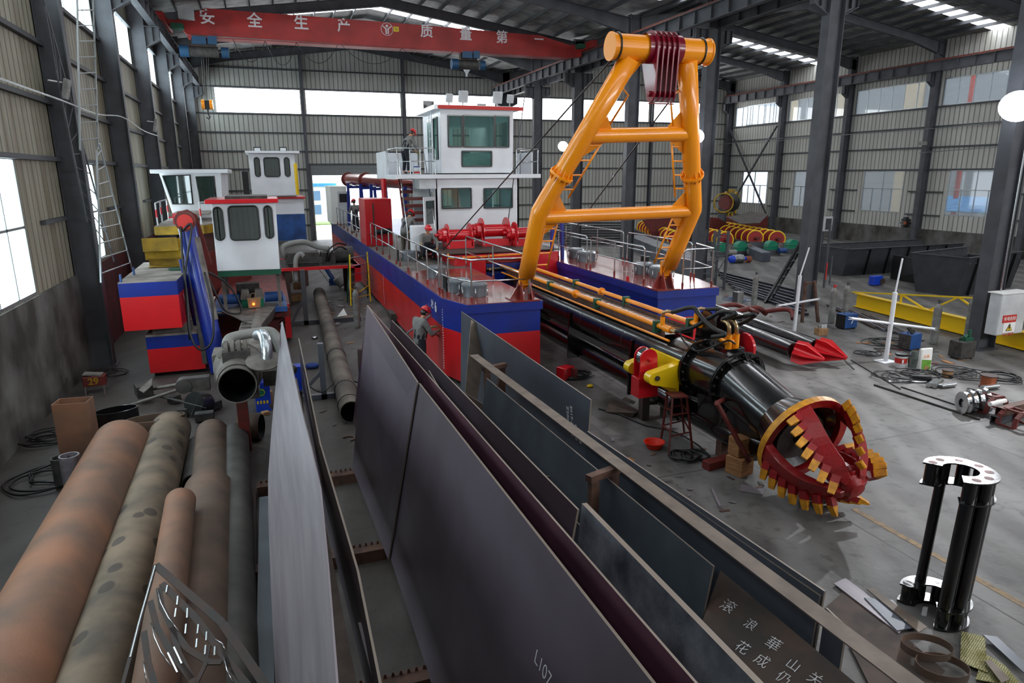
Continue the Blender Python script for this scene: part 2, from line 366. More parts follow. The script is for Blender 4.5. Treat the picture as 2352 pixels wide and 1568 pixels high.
# floor ---------------------------------------------------------------
def floor_mat():
    m = bpy.data.materials.new('floor_concrete'); MATS['floor_concrete'] = m; m.use_nodes = True; nt = m.node_tree; L = nt.links; N = nt.nodes.new
    b = nt.nodes['Principled BSDF']; g = N('ShaderNodeNewGeometry')
    def noise(scale, st, lo, hi, d=6):
        mp = N('ShaderNodeMapping'); mp.inputs['Scale'].default_value = st; L.new(g.outputs['Position'], mp.inputs[0])
        n = N('ShaderNodeTexNoise'); n.inputs['Scale'].default_value = scale; n.inputs['Detail'].default_value = d; L.new(mp.outputs[0], n.inputs['Vector'])
        r = N('ShaderNodeMapRange'); r.inputs['From Min'].default_value = lo; r.inputs['From Max'].default_value = hi; L.new(n.outputs[0], r.inputs['Value']); return r.outputs[0]
    def mix(f, a, c):
        x = N('ShaderNodeMix'); x.data_type = 'RGBA'
        if isinstance(f, float): x.inputs[0].default_value = f
        else: L.new(f, x.inputs[0])
        for k, s in ((6, a), (7, c)):
            if isinstance(s, tuple): x.inputs[k].default_value = (*lin(s), 1)
            else: L.new(s, x.inputs[k])
        return x.outputs[2]
    base = mix(noise(.35, (1, 1, 1), .35, .65), (106, 104, 102), (76, 72, 68))
    base = mix(noise(1.1, (1, .55, 1), .44, .70, 9), base, (52, 48, 46))
    base = mix(noise(4.0, (1, 1, 1), .54, .76, 9), base, (46, 42, 40))
    mpw = N('ShaderNodeMapping'); mpw.inputs['Rotation'].default_value = (0, 0, .5); L.new(g.outputs['Position'], mpw.inputs[0])
    w = N('ShaderNodeTexWave'); w.inputs['Scale'].default_value = .3; w.inputs['Distortion'].default_value = 5; w.inputs['Detail'].default_value = 3; w.inputs['Detail Scale'].default_value = .6; L.new(mpw.outputs[0], w.inputs['Vector'])
    r = N('ShaderNodeMapRange'); r.inputs['From Min'].default_value = .55; r.inputs['From Max'].default_value = 1; r.inputs['To Max'].default_value = .22; L.new(w.outputs['Fac'], r.inputs['Value'])
    base = mix(r.outputs[0], base, (150, 148, 146))
    s = N('ShaderNodeSeparateXYZ'); L.new(g.outputs['Position'], s.inputs[0])
    for ax, p, off in ((0, 5.1, 1.9), (1, 6.0, 2.2)):                # joints between the cast slabs
        a = N('ShaderNodeMath'); a.operation = 'ADD'; L.new(s.outputs[ax], a.inputs[0]); a.inputs[1].default_value = off
        d = N('ShaderNodeMath'); d.operation = 'PINGPONG'; L.new(a.outputs[0], d.inputs[0]); d.inputs[1].default_value = p/2
        c = N('ShaderNodeMath'); c.operation = 'LESS_THAN'; L.new(d.outputs[0], c.inputs[0]); c.inputs[1].default_value = .014
        base = mix(c.outputs[0], base, (52, 48, 46))
    # brown dusty ground of the left half
    lf = N('ShaderNodeMapRange'); lf.inputs['From Min'].default_value = 4.5; lf.inputs['From Max'].default_value = 1.0; L.new(s.outputs[0], lf.inputs['Value'])
    dm = N('ShaderNodeMath'); dm.operation = 'MULTIPLY'; L.new(lf.outputs[0], dm.inputs[0]); dm.inputs[1].default_value = .75
    base = mix(dm.outputs[0], base, (58, 50, 45))
    L.new(base, b.inputs['Base Color']); b.inputs['Roughness'].default_value = .62
    bu = N('ShaderNodeBump'); bu.inputs['Strength'].default_value = .25; bu.inputs['Distance'].default_value = .02
    L.new(noise(12, (1, 1, 1), 0, 1, 6), bu.inputs['Height']); L.new(bu.outputs[0], b.inputs['Normal'])
floor_mat()
struct(MB().box((XL-.3, YF, -.3), (XR+.3, YB+.15, 0)), 'floor', 'floor_concrete')
mat('line_paint', (150, 120, 76), .7, col2=(110, 96, 80), scale=9)
a, b_ = GZ(1960, 1168), GZ(2352, 1390); d_ = (b_-a).normalized()
struct(MB().beam(a+V((0, 0, .002)), b_+d_*4+V((0, 0, .002)), .11, .004), 'trim_1', 'line_paint')
# walls with openings ---------------------------------------------------
def wall_grid(mb, u0, u1, z0, z1, holes, P, t, mi=0):
    """tile the rectangle u0..u1 x z0..z1 leaving the holes (a,b,c,d) open; P(u,z,k) gives the point, k = 0/1 face side"""
    us = sorted({u0, u1, *[h[0] for h in holes], *[h[1] for h in holes]}); zs = sorted({z0, z1, *[h[2] for h in holes], *[h[3] for h in holes]})
    for a, b in zip(us, us[1:]):
        for c, d in zip(zs, zs[1:]):
            m_, n_ = (a+b)/2, (c+d)/2
            if any(h[0] < m_ < h[1] and h[2] < n_ < h[3] for h in holes): continue
            mb.hexa([P(a, c, 0), P(b, c, 0), P(b, c, 1), P(a, c, 1), P(a, d, 0), P(b, d, 0), P(b, d, 1), P(a, d, 1)], mi)
def window(n, kind, u0, u1, z0, z1, wallpos, cols, rows, pane, fr='alu', fw=.05, split=None):
    """kind 'x' = in the plane x = wallpos (u is y), 'y' = in the plane y = wallpos (u is x)"""
    root = sempty('window_%d' % n)
    P = (lambda u, z, o=0: V((wallpos+o, u, z))) if kind == 'x' else (lambda u, z, o=0: V((u, wallpos+o, z)))
    f = MB(); g = MB()
    def bar(a, b, w=fw): f.beam(a, b, w, .07, up=(1, 0, 0) if kind == 'x' else (0, 1, 0))
    for z in (z0, z1): bar(P(u0, z), P(u1, z))
    for u in (u0, u1): bar(P(u, z0), P(u, z1))
    rz = [z0+(z1-z0)*k for k in rows]
    for z in rz: bar(P(u0, z), P(u1, z))
    for i, k in enumerate(cols):
        u = u0+(u1-u0)*k; bar(P(u, z0), P(u, z1 if split is None or i in split else rz[0]), fw*.8)
    e = .012
    if kind == 'x': g.hexa([P(u0, z0, -e), P(u1, z0, -e), P(u1, z0, e), P(u0, z0, e), P(u0, z1, -e), P(u1, z1, -e), P(u1, z1, e), P(u0, z1, e)])
    else: g.hexa([P(u0, z0, -e), P(u1, z0, -e), P(u1, z0, e), P(u0, z0, e), P(u0, z1, -e), P(u1, z1, -e), P(u1, z1, e), P(u0, z1, e)])
    f.build('window_frame', fr, root); g.build('pane', pane, root); return root
GIRT = [7.3, 8.75, 10.15, 11.95, 13.1]
# left wall
lo = []; wn = 1
lw = [(y+1.55, y+5.0, 2.75, 5.78) for y in COLY if 5 < y < 55] 
lw = [(15.0, 18.45, 2.75, 5.8), (22.6, 26.0, 2.8, 5.78), (30.6, 33.6, 2.8, 5.76), (38.6, 41.6, 2.8, 5.76), (7.4, 10.9, 2.75, 5.8)]
lu = [(y+1.0, y+BAY-.35, 10.2, 12.0) for y in COLY if 5 < y < 58]
holes = lw+lu
w = MB(); PL = lambda u, z, k: V((XL-.12*k, u, z))
wall_grid(w, YF, YB, 2.7, EAVE, holes, PL, .12)
wall_grid(w, YF, YB, 0, 2.7, [], lambda u, z, k: V((XL+.06-.3*k, u, z)), .3, 1)
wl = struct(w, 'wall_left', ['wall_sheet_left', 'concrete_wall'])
g = MB()
for z in (5.85, 4.3, *GIRT):
    for y0, y1 in zip(COLY, COLY[1:]+[YB]):
        if z == 4.3: g.box((XL, y0+5.2, z-.05), (XL+.13, y1-.3, z+.05)).cut(); continue
        g.box((XL, y0+.3, z-.06), (XL+.14, y1, z+.06)).cut()
g.build('wall_girt', 'purlin', wl)
for h in lw: window(wn, 'x', *h, XL-.03, [.33, .66] if h[0] < 20 else [.25, .5, .75], [.5], 'glow_left', 'alu_dull', .06); wn += 1
for h in lu: window(wn, 'x', *h, XL-.03, [.2, .4, .6, .8], [], 'glow_left', 'alu_dull'); wn += 1
# painted lower wall and red brick stretch behind the boats
struct(MB().box((XL+.06, 22.6, 0), (XL+.075, 40, 2.72)), 'baseboard_left', 'dark_red_wall')
# far wall
bw = [(-3.2, 3.2, 10.25, 12.1), (3.62, 11.4, 10.25, 12.1), (11.85, 19.9, 10.25, 12.1), (20.8, 27.6, 10.25, 12.1), (28.1, 35.6, 10.25, 12.1), (36.1, 43.1, 10.25, 12.1)]
door = (3.7, 11.2, 0, 5.37)
w = MB(); n_ = 1
wall_grid(w, XL, XR, 0, EAVE, bw+[door], lambda u, z, k: V((u, YB+.12*k, z)), .12)
for a, b in ((XL, XC), (XC, XR)): w.hexa([(a, YB, EAVE), (b, YB, EAVE), (b, YB+.12, EAVE), (a, YB+.12, EAVE), ((a+b)/2-.05, YB, RIDGE), ((a+b)/2+.05, YB, RIDGE), ((a+b)/2+.05, YB+.12, RIDGE), ((a+b)/2-.05, YB+.12, RIDGE)])
wb = struct(w, 'wall_back', ['wall_sheet'])
g = MB()
for z in (5.9, 7.3, 8.75, 10.18, 12.17, 13.6): g.box((XL, YB-.14, z-.05), (XR, YB, z+.05)).cut()
for z in (1.3, 2.6, 4.2): g.box((XL, YB-.14, z-.05), (3.4, YB, z+.05)).cut(); g.box((11.6, YB-.14, z-.05), (XR, YB, z+.05)).cut()
g.build('wall_girt', 'purlin', wb)
for h in bw: window(wn, 'y', *h, YB+.04, [k/6 for k in range(1, 6)], [], 'glow_back', 'alu_dull', .04); wn += 1
# rolling shutter
dr = sempty('door_1')
m_ = MB(); 
for i in range(8): m_.box((3.5, YB-.22, 5.40+i*.105), (11.4, YB-.15, 5.49+i*.105))
m_.build('shutter_slats', 'alu_dull', dr)
MB().box((3.42, YB-.35, 6.25), (11.5, YB-.02, 6.34)).box((3.42, YB-.3, 0), (3.6, YB-.02, 6.3)).box((11.3, YB-.3, 0), (11.5, YB-.02, 6.3)).build('door_frame', 'steel_dark', dr)
# right wall
rw = [(53.9, 57.55, 2.5, 5.5), (46.9, 50.3, 2.45, 5.5), (38.95, 42.6, 2.42, 5.47), (31.3, 35.3, 2.45, 5.48), (24, 27.6, 2.45, 5.48)]
ru = [(y+.55, y+BAY-.45, 9.9, 11.65) for y in COLY[3:-1]]+[(52.7, 57.6, 9.9, 11.7)]
w = MB()
wall_grid(w, YF, YB, 1.35, EAVE, rw+ru, lambda u, z, k: V((XR+.12*k, u, z)), .12)
wall_grid(w, YF, YB, 0, 1.35, [], lambda u, z, k: V((XR-.2+.4*k, u, z)), .3, 1)
wr = struct(w, 'wall_right', ['wall_sheet', 'concrete_wall'])
g = MB()
for z in (7.1, 8.5, 9.82, 12.9, 5.56): g.box((XR-.14, YF, z-.05), (XR, YB, z+.05)).cut()
for y0, y1 in zip(COLY, COLY[1:]+[YB]):
    for z in (4.0, 2.35): g.box((XR-.14, y0+.3, z-.05), (XR, y0+1.3, z+.05)).cut(); g.box((XR-.14, y0+6.1, z-.05), (XR, y1-.2, z+.05)).cut()
g.build('wall_girt', 'purlin', wr)
for h in rw: window(wn, 'x', *h, XR+.03, [.27, .5, .75], [.57], 'pane_outside', 'alu', .06, split=(1,)); wn += 1
for h in ru: window(wn, 'x', *h, XR+.03, [.17, .34, .5, .67, .84], [], 'pane_outside', 'alu', .05); wn += 1
# near end wall (behind the camera)
w = MB(); wall_grid(w, XL, XR, 0, RIDGE, [(10, 42, 9.5, 12.5)], lambda u, z, k: V((u, YF-.12*k, z)), .12)
struct(w, 'wall_front', 'wall_sheet')
window(wn, 'y', 10, 42, 9.5, 12.5, YF-.04, [k/9 for k in range(1, 9)], [.5], 'glow_front', 'alu_dull', .05); wn += 1  # unseen band added as front fill for surfaces facing the camera
# roof -------------------------------------------------------------------
STRIPS = [48.42-15.12*k for k in range(4)]
w = MB(); sk = MB()
for a, b in ((XL, XC), (XC, XR)):
    m = (a+b)/2; segs = [(a-.2 if a == XL else a, m), (m, b+.2 if b == XR else b)]
    for s0, s1 in segs:
        z0, z1 = roofz(max(s0, XL)), roofz(min(s1, XR))
        if s0 == m: z0, z1 = RIDGE, EAVE
        else: z0, z1 = EAVE, RIDGE
        ys = [YF-.2]+[q for s in sorted(STRIPS) for q in (s-.62, s+.62)]+[YB+.3]
        nx = 9
        for i in range(0, len(ys), 2):
            w.hexa([(s0, ys[i], z0), (s1, ys[i], z1), (s1, ys[i+1], z1), (s0, ys[i+1], z0)] + [(s0, ys[i], z0+.08), (s1, ys[i], z1+.08), (s1, ys[i+1], z1+.08), (s0, ys[i+1], z0+.08)])
        for s in STRIPS:
            sk.hexa([(s0, s-.62, z0+.02), (s1, s-.62, z1+.02), (s1, s+.62, z1+.02), (s0, s+.62, z0+.02)] + [(s0, s-.62, z0+.06), (s1, s-.62, z1+.06), (s1, s+.62, z1+.06), (s0, s+.62, z0+.06)]).cut()
rf = struct(w, 'ceiling', 'roof_sheet'); sk.build('skylight_strip', 'glow_sky', rf, label='bright translucent skylight strip')
pu = MB()
for a, b in ((XL, XC), (XC, XR)):
    m = (a+b)/2
    for s0, s1 in ((a, m), (m, b)):
        for i in range(1, 10):
            x = s0+(s1-s0)*i/10+(0.15 if s0 == a else -.15); z = roofz(x)-.11
            pu.channel((x, YF, z), (x, YB, z), .07, .2, .02, up=(0, 0, 1)).cut()
pu.build('roof_purlin', 'purlin', rf)
# frames ------------------------------------------------------------------
def rafter(x0, x1, y, nm):
    m = (x0+x1)/2; r = MB()
    for s0, s1 in ((x0, m), (m, x1)):
        za = roofz(s0 if s0 != XC else (s0+.001 if x0 == XC else s0-.001)); za = EAVE if s0 in (x0,) else RIDGE; zb = RIDGE if s1 == m else EAVE
        q = 3.2; e0 = s0 == x0
        P = [(s0, za-.22, .85 if e0 else .55), (s0+(q if e0 else (s1-s0)-q), None, .5), (s1, zb-.22, .55 if e0 else .85)]
        for i in range(2):
            (xa, _, ha), (xb, _, hb) = P[i], P[i+1]
            f = lambda x: za+(zb-za)*(x-s0)/(s1-s0)-.22
            ta, tb = f(xa), f(xb)
            for wd, o0, o1, half in ((.26, 0, .03, 0), (.26, ha, None, 1)):
                if half == 0: r.hexa([(xa, y-.13, ta-.03), (xb, y-.13, tb-.03), (xb, y+.13, tb-.03), (xa, y+.13, ta-.03), (xa, y-.13, ta), (xb, y-.13, tb), (xb, y+.13, tb), (xa, y+.13, ta)])
                else: r.hexa([(xa, y-.13, ta-ha-.03), (xb, y-.13, tb-hb-.03), (xb, y+.13, tb-hb-.03), (xa, y+.13, ta-ha-.03), (xa, y-.13, ta-ha), (xb, y-.13, tb-hb), (xb, y+.13, tb-hb), (xa, y+.13, ta-ha)])
            r.hexa([(xa, y-.01, ta-ha), (xb, y-.01, tb-hb), (xb, y+.01, tb-hb), (xa, y+.01, ta-ha), (xa, y-.01, ta-.03), (xb, y-.01, tb-.03), (xb, y+.01, tb-.03), (xa, y+.01, ta-.03)])
    return r
def column(x, y, zt, depth, wf, side, brk=12.15, bl=.95):
    """steel column: web along x, flanges facing x; side = +1/-1 direction(s) of the crane bracket"""
    t = thing('steel_column', '', 'column', (x, y, 0)); m = MB()
    m.ibeam((x, y, .02), (x, y, zt), wf, depth, .028, .02, up=(1, 0, 0))
    m.build('shaft', 'steel_dark', t)
    MB().box((x-depth/2-.08, y-wf/2-.08, 0), (x+depth/2+.08, y+wf/2+.08, .03)).build('base_plate', 'steel_dark', t)
    for s in side:
        e = x+s*depth/2; z1 = brk-.62; b = MB()
        b.hexa([(e, y-.14, z1-.35), (e+s*bl, y-.14, z1+.0), (e+s*bl, y+.14, z1+.0), (e, y+.14, z1-.35), (e, y-.14, z1-.32), (e+s*bl, y-.14, z1+.03), (e+s*bl, y+.14, z1+.03), (e, y+.14, z1-.32)])
        b.box((min(e, e+s*bl), y-.16, brk-.03-.05), (max(e, e+s*bl), y+.16, brk-.05)); b.hexa([(e, y-.012, z1-.33), (e+s*bl, y-.012, z1+.02), (e+s*bl, y+.012, z1+.02), (e, y+.012, z1-.33), (e, y-.012, brk-.06), (e+s*bl, y-.012, brk-.06), (e+s*bl, y+.012, brk-.06), (e, y+.012, brk-.06)])
        for q in (.5, .95): b.box((e+s*bl*q-.01, y-.14, z1-.05 if q < .6 else z1), (e+s*bl*q+.01, y+.14, brk-.06))
        b.build('crane_bracket', 'steel_dark', t)
    return t
ords = ['nearest', 'second nearest', 'third nearest', 'fourth nearest', 'fifth nearest', 'sixth nearest', 'farthest']
for k, y in enumerate(COLY):
    v = k-2
    for x0, x1 in ((XL, XC), (XC, XR)):
        r = rafter(x0, x1, y, '')
        which = 'left' if x0 == XL else 'right'
        o = solo(r, 'roof_rafter', 'steel_dark', 'dark roof rafter of the %s bay, on the %s columns' % (which, ords[k-3] if k > 2 else ['unseen rear', 'unseen middle', 'unseen front'][k]), 'rafter', 'steel rafters of the %s bay' % which)
    if y > 20:
        c = column(XL+.34, y, EAVE, .62, .34, (1,), 12.1, .62); c['label'] = 'dark grey steel column against the left wall, %s in its row' % ords[min(v-2, 6)] if v >= 1 else 'dark grey steel column against the left wall beside the camera'; c['group'] = 'steel columns of the left wall'
    c = column(XC+.4, y, EAVE-.05, .72, .42, (-1, 1), 12.1, .7) if y > 5 else None
    if c: c['label'] = 'dark grey free standing steel column in the middle row, %s' % (ords[min(max(v-1, 0), 6)]); c['group'] = 'steel columns of the middle row'
    if y > 20:
        c = column(XR-.34, y, EAVE, .6, .34, (-1,), 12.1, .5); c['label'] = 'dark grey steel column standing against the right wall, %s in its row' % ords[min(max(v-2, 0), 6)]; c['group'] = 'steel columns of the right wall'
# wind columns of the far wall
for x, lb in ((3.36, 'left of the open roller door'), (11.62, 'behind the dredger pilot house'), (27.85, 'right of the yellow frame'), (35.85, 'near the far right corner')):
    solo(MB().ibeam((x, YB-.22, .02), (x, YB-.22, roofz(x)-.3), .22, .36, up=(0, 1, 0)), 'wall_post', 'steel_dark', 'slim dark steel post on the far wall, ' + lb, 'column', 'posts of the far wall')
# crane runways
for x, lb in ((XL+1.0, 'runway girder along the left wall columns'), (XC-.75, 'runway girder on the left side of the middle columns'), (XC+.75, 'runway girder on the right side of the middle columns'), (XR-.95, 'runway girder along the right wall columns')):
    t = thing('crane_runway', 'long dark steel crane ' + lb, 'crane rail', (x, 20, 12.1), 'crane runway girders'); y0 = 4 if x < 30 else 20
    m = MB(); m.ibeam((x, y0, 12.42), (x, YB-.4, 12.42), .3, .66, .025, .014)
    y = y0
    while y < YB-.6: m.box((x-.14, y-.01, 12.12), (x+.14, y+.01, 12.72)); y += 1.26
    m.build('girder', 'steel_dark', t)
    MB().box((x-.05, y0, 12.76), (x+.05, YB-.4, 12.88)).build('rail', 'rail_rust', t)
# diagonal braces right wall
for (a, b), lb in ((((45-.5, 59.4, 9.6), (44.5, 52.8, 1.2)), 'falling to the right'), (((44.5, 52.6, 9.6), (44.5, 59.2, 1.2)), 'rising to the right')):
    solo(MB().angle(a, b, .12, .015), 'wall_brace', 'steel_dark', 'thin dark diagonal brace in front of the far right wall window, ' + lb, 'brace', 'crossed braces on the right wall')
# ------------------------------------------------------------------ outdoors
mat('ground_out', (190, 188, 182), .9, col2=(160, 160, 150), scale=.5)
mat('facade_white', (232, 230, 222), .8)
mat('facade_grey', (150, 150, 148), .8)
mat('facade_beige', (200, 180, 150), .8)
mat('facade_orange', (206, 60, 26), .6)
corrugated('roof_blue', (70, 160, 210), (40, 110, 170), 'Y', .5, .5)
mat('grass', (110, 140, 80), .9, col2=(140, 160, 110), scale=2)
mat('window_blue', (90, 120, 150), .3)
solo(MB().box((-20, YB+.3, -.32), (44, 130, -.02)), 'yard_ground', 'ground_out', 'pale concrete yard outside the open roller door', 'ground')
struct(MB().box((XR+.4, -9, -.32), (75, 130, -.02)), 'trim_2', 'ground_out')
t = thing('office_building', 'sunlit white building with a blue roof beyond the open roller door', 'building', (2, 84, 0))
MB().box((-8, 84, 0), (7.4, 92, 4.1)).build('wall', 'facade_white', t); MB().box((-8.3, 83.6, 4.1), (7.8, 92.4, 4.45)).build('roof', 'roof_blue', t)
for x, z in ((4.9, 2.5), (4.9, .9), (2.0, 2.5), (2.0, .9)): MB().box((x, 83.93, z), (x+1.0, 84.01, z+1.1)).build('window', 'window_blue', t)
solo(MB().box((0, 79, -.02), (9, 82.5, .12)), 'grass_patch', 'grass', 'strip of green grass in front of the white office building', 'grass')
a, b = GY(757, 428, 46), GY(801, 520, 46); t = thing('stern_cabin', 'white cabin with a dark door window at the dredger stern', 'cabin', (a.x, 46, 2.27))
MB().box((a.x, 46, 2.27), (b.x, 49.5, a.z)).build('body', 'facade_white', t, .02); c = GY(775, 445, 45.95); MB().box((c.x, 45.95, 2.3), (c.x+.8, 46, c.z+.15)).build('door', 'white_matte', t); MB().box((c.x+.1, 45.92, c.z-.55), (c.x+.7, 45.95, c.z)).build('window', 'black_plain', t)
t = thing('neighbour_hall', 'grey neighbouring hall with beige pilasters seen through the right windows', 'building', (56, 30, 0))
MB().box((56, -9, 0), (60, 66, 15)).build('wall', 'facade_grey', t)
for y in (47.5, 56.5, 63): MB().box((55.85, y, 0), (56, y+1.9, 15)).build('pilaster', 'facade_beige', t)
solo(MB().box((50.2, 38.6, 0), (50.45, 38.85, 14.5)), 'orange_post', 'facade_orange', 'tall orange red steel post outside the right windows', 'post')
solo(MB().hexa([(46.5, 27, 2.6), (51, 27, 3.5), (51, 40, 3.5), (46.5, 40, 2.6), (46.5, 27, 2.65), (51, 27, 3.55), (51, 40, 3.55), (46.5, 40, 2.65)]), 'shed_roof', 'roof_blue', 'light blue corrugated shed roof outside the right window', 'roof')
# ================================================================== THE DREDGER IN THE MIDDLE
DK = 2.25; BT = .15
def railing(mb, pts, h=1.08, posts=None, base=None, r=.024, mid=True):
    """rounded pipe railing through pts (deck level); base = builder for the painted feet"""
    P = [V(p) for p in pts]
    top = [P[0]+V((0, 0, h*.93))] + [p+V((0, 0, h)) for p in P[:]] + [P[-1]+V((0, 0, h*.93))]
    d0 = (P[1]-P[0]).normalized()*.08; d1 = (P[-2]-P[-1]).normalized()*.08
    top[1] = P[0]+d0+V((0, 0, h)); top[-2] = P[-1]+d1+V((0, 0, h))
    mb.path(top, r, 6)
    mb.cut()
    if mid: mb.path([p+V((0, 0, h*.5)) for p in P], r*.85, 6)
    for p in ([P[0], P[-1]] + [V(q) for q in (posts or [])]):
        mb.cut().tube(p, p+V((0, 0, h*.95)), r, n=6)
        if base is not None: base.tube(p, p+V((0, 0, .16)), r*1.5, n=6).cut()
    mb.cut()
def hull(outline, name, label, inner=None):
    t = thing(name, label, 'pontoon', (outline[0][0], outline[0][1], BT))
    m = MB(); n = len(outline); zs = [BT, 1.46, DK-.22, DK-.0]
    for k in range(3):
        o = .0 if k < 2 else .05
        cx = sum(p[0] for p in outline)/n; cy = sum(p[1] for p in outline)/n
        q = [(x+(o if x > cx else -o), y+(o if y > cy else -o)) for x, y in outline] if o else outline
        A = [(x, y, zs[k]) for x, y in q]; B = [(x, y, zs[k+1]) for x, y in q]
        m.add(A+B, [tuple(range(n))[::-1], tuple(range(n, 2*n))], 0 if k == 0 else 1)
        m.add(A+B, [(i, (i+1) % n, n+(i+1) % n, n+i) for i in range(n)], 0 if k == 0 else 1)
    m.build('hull_shell', ['red_paint', 'blue_paint'], t)
    return t
lp = hull([(4.12, 17.05), (4.49, 15.86), (6.38, 15.80), (6.4, 23.2), (6.4, 50), (4.12, 50)], 'pontoon', 'long red and blue steel pontoon with white number six, nearer side of the dredger')
rp = hull([(9.95, 15.95), (11.8, 15.86), (12.2, 17.4), (12.2, 50), (9.95, 50)], 'pontoon', 'far side blue pontoon of the dredger with a glossy red deck')
ch = hull([(6.46, 23.2), (9.88, 23.2), (9.88, 50), (6.46, 50)], 'middle_pontoon', 'middle hull block of the dredger carrying the white pilot house')
# decks
m = MB(); m.slab([(4.1, 17.05, DK+.008), (4.47, 15.84, DK+.008), (6.4, 15.78, DK+.008), (6.4, 22.3, DK+.008), (4.1, 22.3, DK+.008)], .016, w=(0, 0, 1))
m.build('deck', 'red_deck', lp)
MB().box((4.1, 22.3, DK), (6.4, 50, DK+.014)).build('rear_deck', 'grey_deck', lp, label='dusty grey deck plating')
MB().slab([(9.93, 15.92, DK+.008), (11.82, 15.84, DK+.008), (12.22, 17.4, DK+.008), (12.22, 26, DK+.008), (9.93, 26, DK+.008)], .016, w=(0, 0, 1)).build('deck', 'red_deck', rp)
MB().box((9.93, 26, DK), (12.22, 50, DK+.014)).build('rear_deck', 'grey_deck', rp)
# railings of the near pontoon
r1 = MB(); b1 = MB()
e = lambda x, y: (x, y, DK+.015)
railing(r1, [e(4.22, 17.5), e(4.26, 16.95), e(4.6, 15.98), e(6.12, 15.93)], posts=[e(4.26, 16.95), e(4.6, 15.98)], base=b1)
railing(r1, [e(4.2, 23.6), e(4.2, 17.75)], posts=[e(4.2, 19.2), e(4.2, 20.7), e(4.2, 22.1)], base=b1)
railing(r1, [e(4.2, 32), e(4.2, 24.3)], posts=[e(4.2, 25.8), e(4.2, 27.4), e(4.2, 29), e(4.2, 30.5)], base=b1)
railing(r1, [e(4.2, 46), e(4.2, 32.6)], posts=[e(4.2, 34+2*k) for k in range(6)], base=b1)
railing(r1, [e(6.28, 16.6), e(6.28, 22.4)], posts=[e(6.28, 19.4)], base=b1)
r1.build('railing', 'silver', lp); b1.build('railing_foot', 'red_deck', lp)
r1 = MB(); b1 = MB()
railing(r1, [e(10.1, 17.0), e(10.1, 20.5)], posts=[e(10.1, 18.8)], base=b1)
railing(r1, [e(10.1, 20.8), e(10.1, 25.6)], posts=[e(10.1, 23.2)], base=b1)
railing(r1, [e(10.75, 16.0), e(11.7, 15.98), e(12.08, 17.4)], posts=[e(11.7, 15.98)], base=b1)
railing(r1, [e(12.1, 17.6), e(12.1, 21.6)], posts=[e(12.1, 19.6)], base=b1)
railing(r1, [e(12.1, 21.9), e(12.1, 27)], posts=[e(12.1, 24)], base=b1)
r1.build('railing', 'silver', rp); b1.build('railing_foot', 'red_deck', rp)
# round hatches with dogs, bollards, rings
def hatch(x, y, r, p, z=DK+.02):
    h = MB(); h.lathe([(r, 0), (r, .24), (r+.02, .25), (r+.02, .31), (r*.9, .36), (0, .37)], (x, y, z), n=24, sm=False)
    o = h.build('round_hatch', 'grey_hatch', p); k = MB()
    for i in range(6):
        a = i*PI/3+.3; c, s = math.cos(a)*(r+.04), math.sin(a)*(r+.04)
        k.path([(x+c, y+s, z+.02), (x+c*1.03, y+s*1.03, z+.12), (x+c, y+s, z+.24)], .014, 5).cut()
    k.build('hatch_dog', 'silver', o)
hatch(4.98, 17.0, .33, lp); hatch(4.75, 17.75, .3, lp); hatch(4.8, 20.6, .3, lp); hatch(4.9, 25.3, .32, lp); hatch(11.3, 18.0, .34, rp); hatch(11.2, 18.9, .3, rp); hatch(10.9, 22.5, .34, rp); hatch(11.0, 23.6, .3, rp)
k = MB()
for x, y in ((4.45, 17.95), (4.45, 18.15), (4.45, 25.2), (4.45, 25.5)): k.tube((x, y, DK), (x, y, DK+.42), .06, n=10).tube((x, y, DK+.42), (x, y, DK+.44), .08, n=10)
k.build('bollard', 'black_plain', lp); k = MB()
for x, y in ((11.5, 19.2), (11.5, 19.5)): k.tube((x, y, DK), (x, y, DK+.5), .06, n=10).tube((x, y, DK+.5), (x, y, DK+.52), .09, n=10)
k.build('bollard', 'black_plain', rp)
k = MB()
for x, y in ((4.32, 18.3), (4.32, 19.0), (4.35, 17.3)): k.torus((x, y, DK+.05), .045, .014, (1, 0, 0), 10, 5)
k.prism([(-.08, 0), (.08, 0), (.05, .1), (-.05, .1)], (6.25, 17.1, DK), (0, 1, 0), (0, 0, 1), .02); k.build('deck_ring', 'red_deck', lp)
k = MB(); k.prism([(-.1, 0), (.1, 0), (.05, .13), (-.05, .13)], (10.08, 17.9, DK), (0, 1, 0), (0, 0, 1), .02); k.build('deck_ring', 'red_bright', rp)
# number on the bow side and draught marks
text_mesh('浚', .30, (4.107, 18.28, 1.88), (0, -1, 0), (0, 0, 1), 'hull_character', 'white_paint', lp, .003, .004, 'white painted character on the blue stripe')
text_mesh('6', .44, (4.107, 17.86, 1.86), (0, -1, 0), (0, 0, 1), 'hull_number', 'white_paint', lp, .003, .008, 'white painted number 6 on the blue stripe')
k = MB()
for i in range(24): k.box((4.113, 17.12-(.02 if i % 3 else 0), .3+i*.07), (4.119, 17.16, .325+i*.07))
for i in range(14): k.box((4.113, 27.1, .3+i*.09), (4.119, 27.16, .33+i*.09))
k.build('draught_marks', 'white_paint', lp)
MB().box((4.0, 17.1, 0), (4.7, 17.4, BT)).box((4.3, 24, 0), (6, 24.3, BT)).box((4.3, 36, 0), (6, 36.3, BT)).build('keel_block', 'stand_dark', lp)
MB().box((10.2, 17.1, 0), (12, 17.4, BT)).box((10.2, 34, 0), (12, 34.3, BT)).build('keel_block', 'stand_dark', rp)
MB().box((7, 34, 0), (9.4, 34.3, BT)).box((7, 25, 0), (9.4, 25.3, BT)).build('keel_block', 'stand_dark', ch)
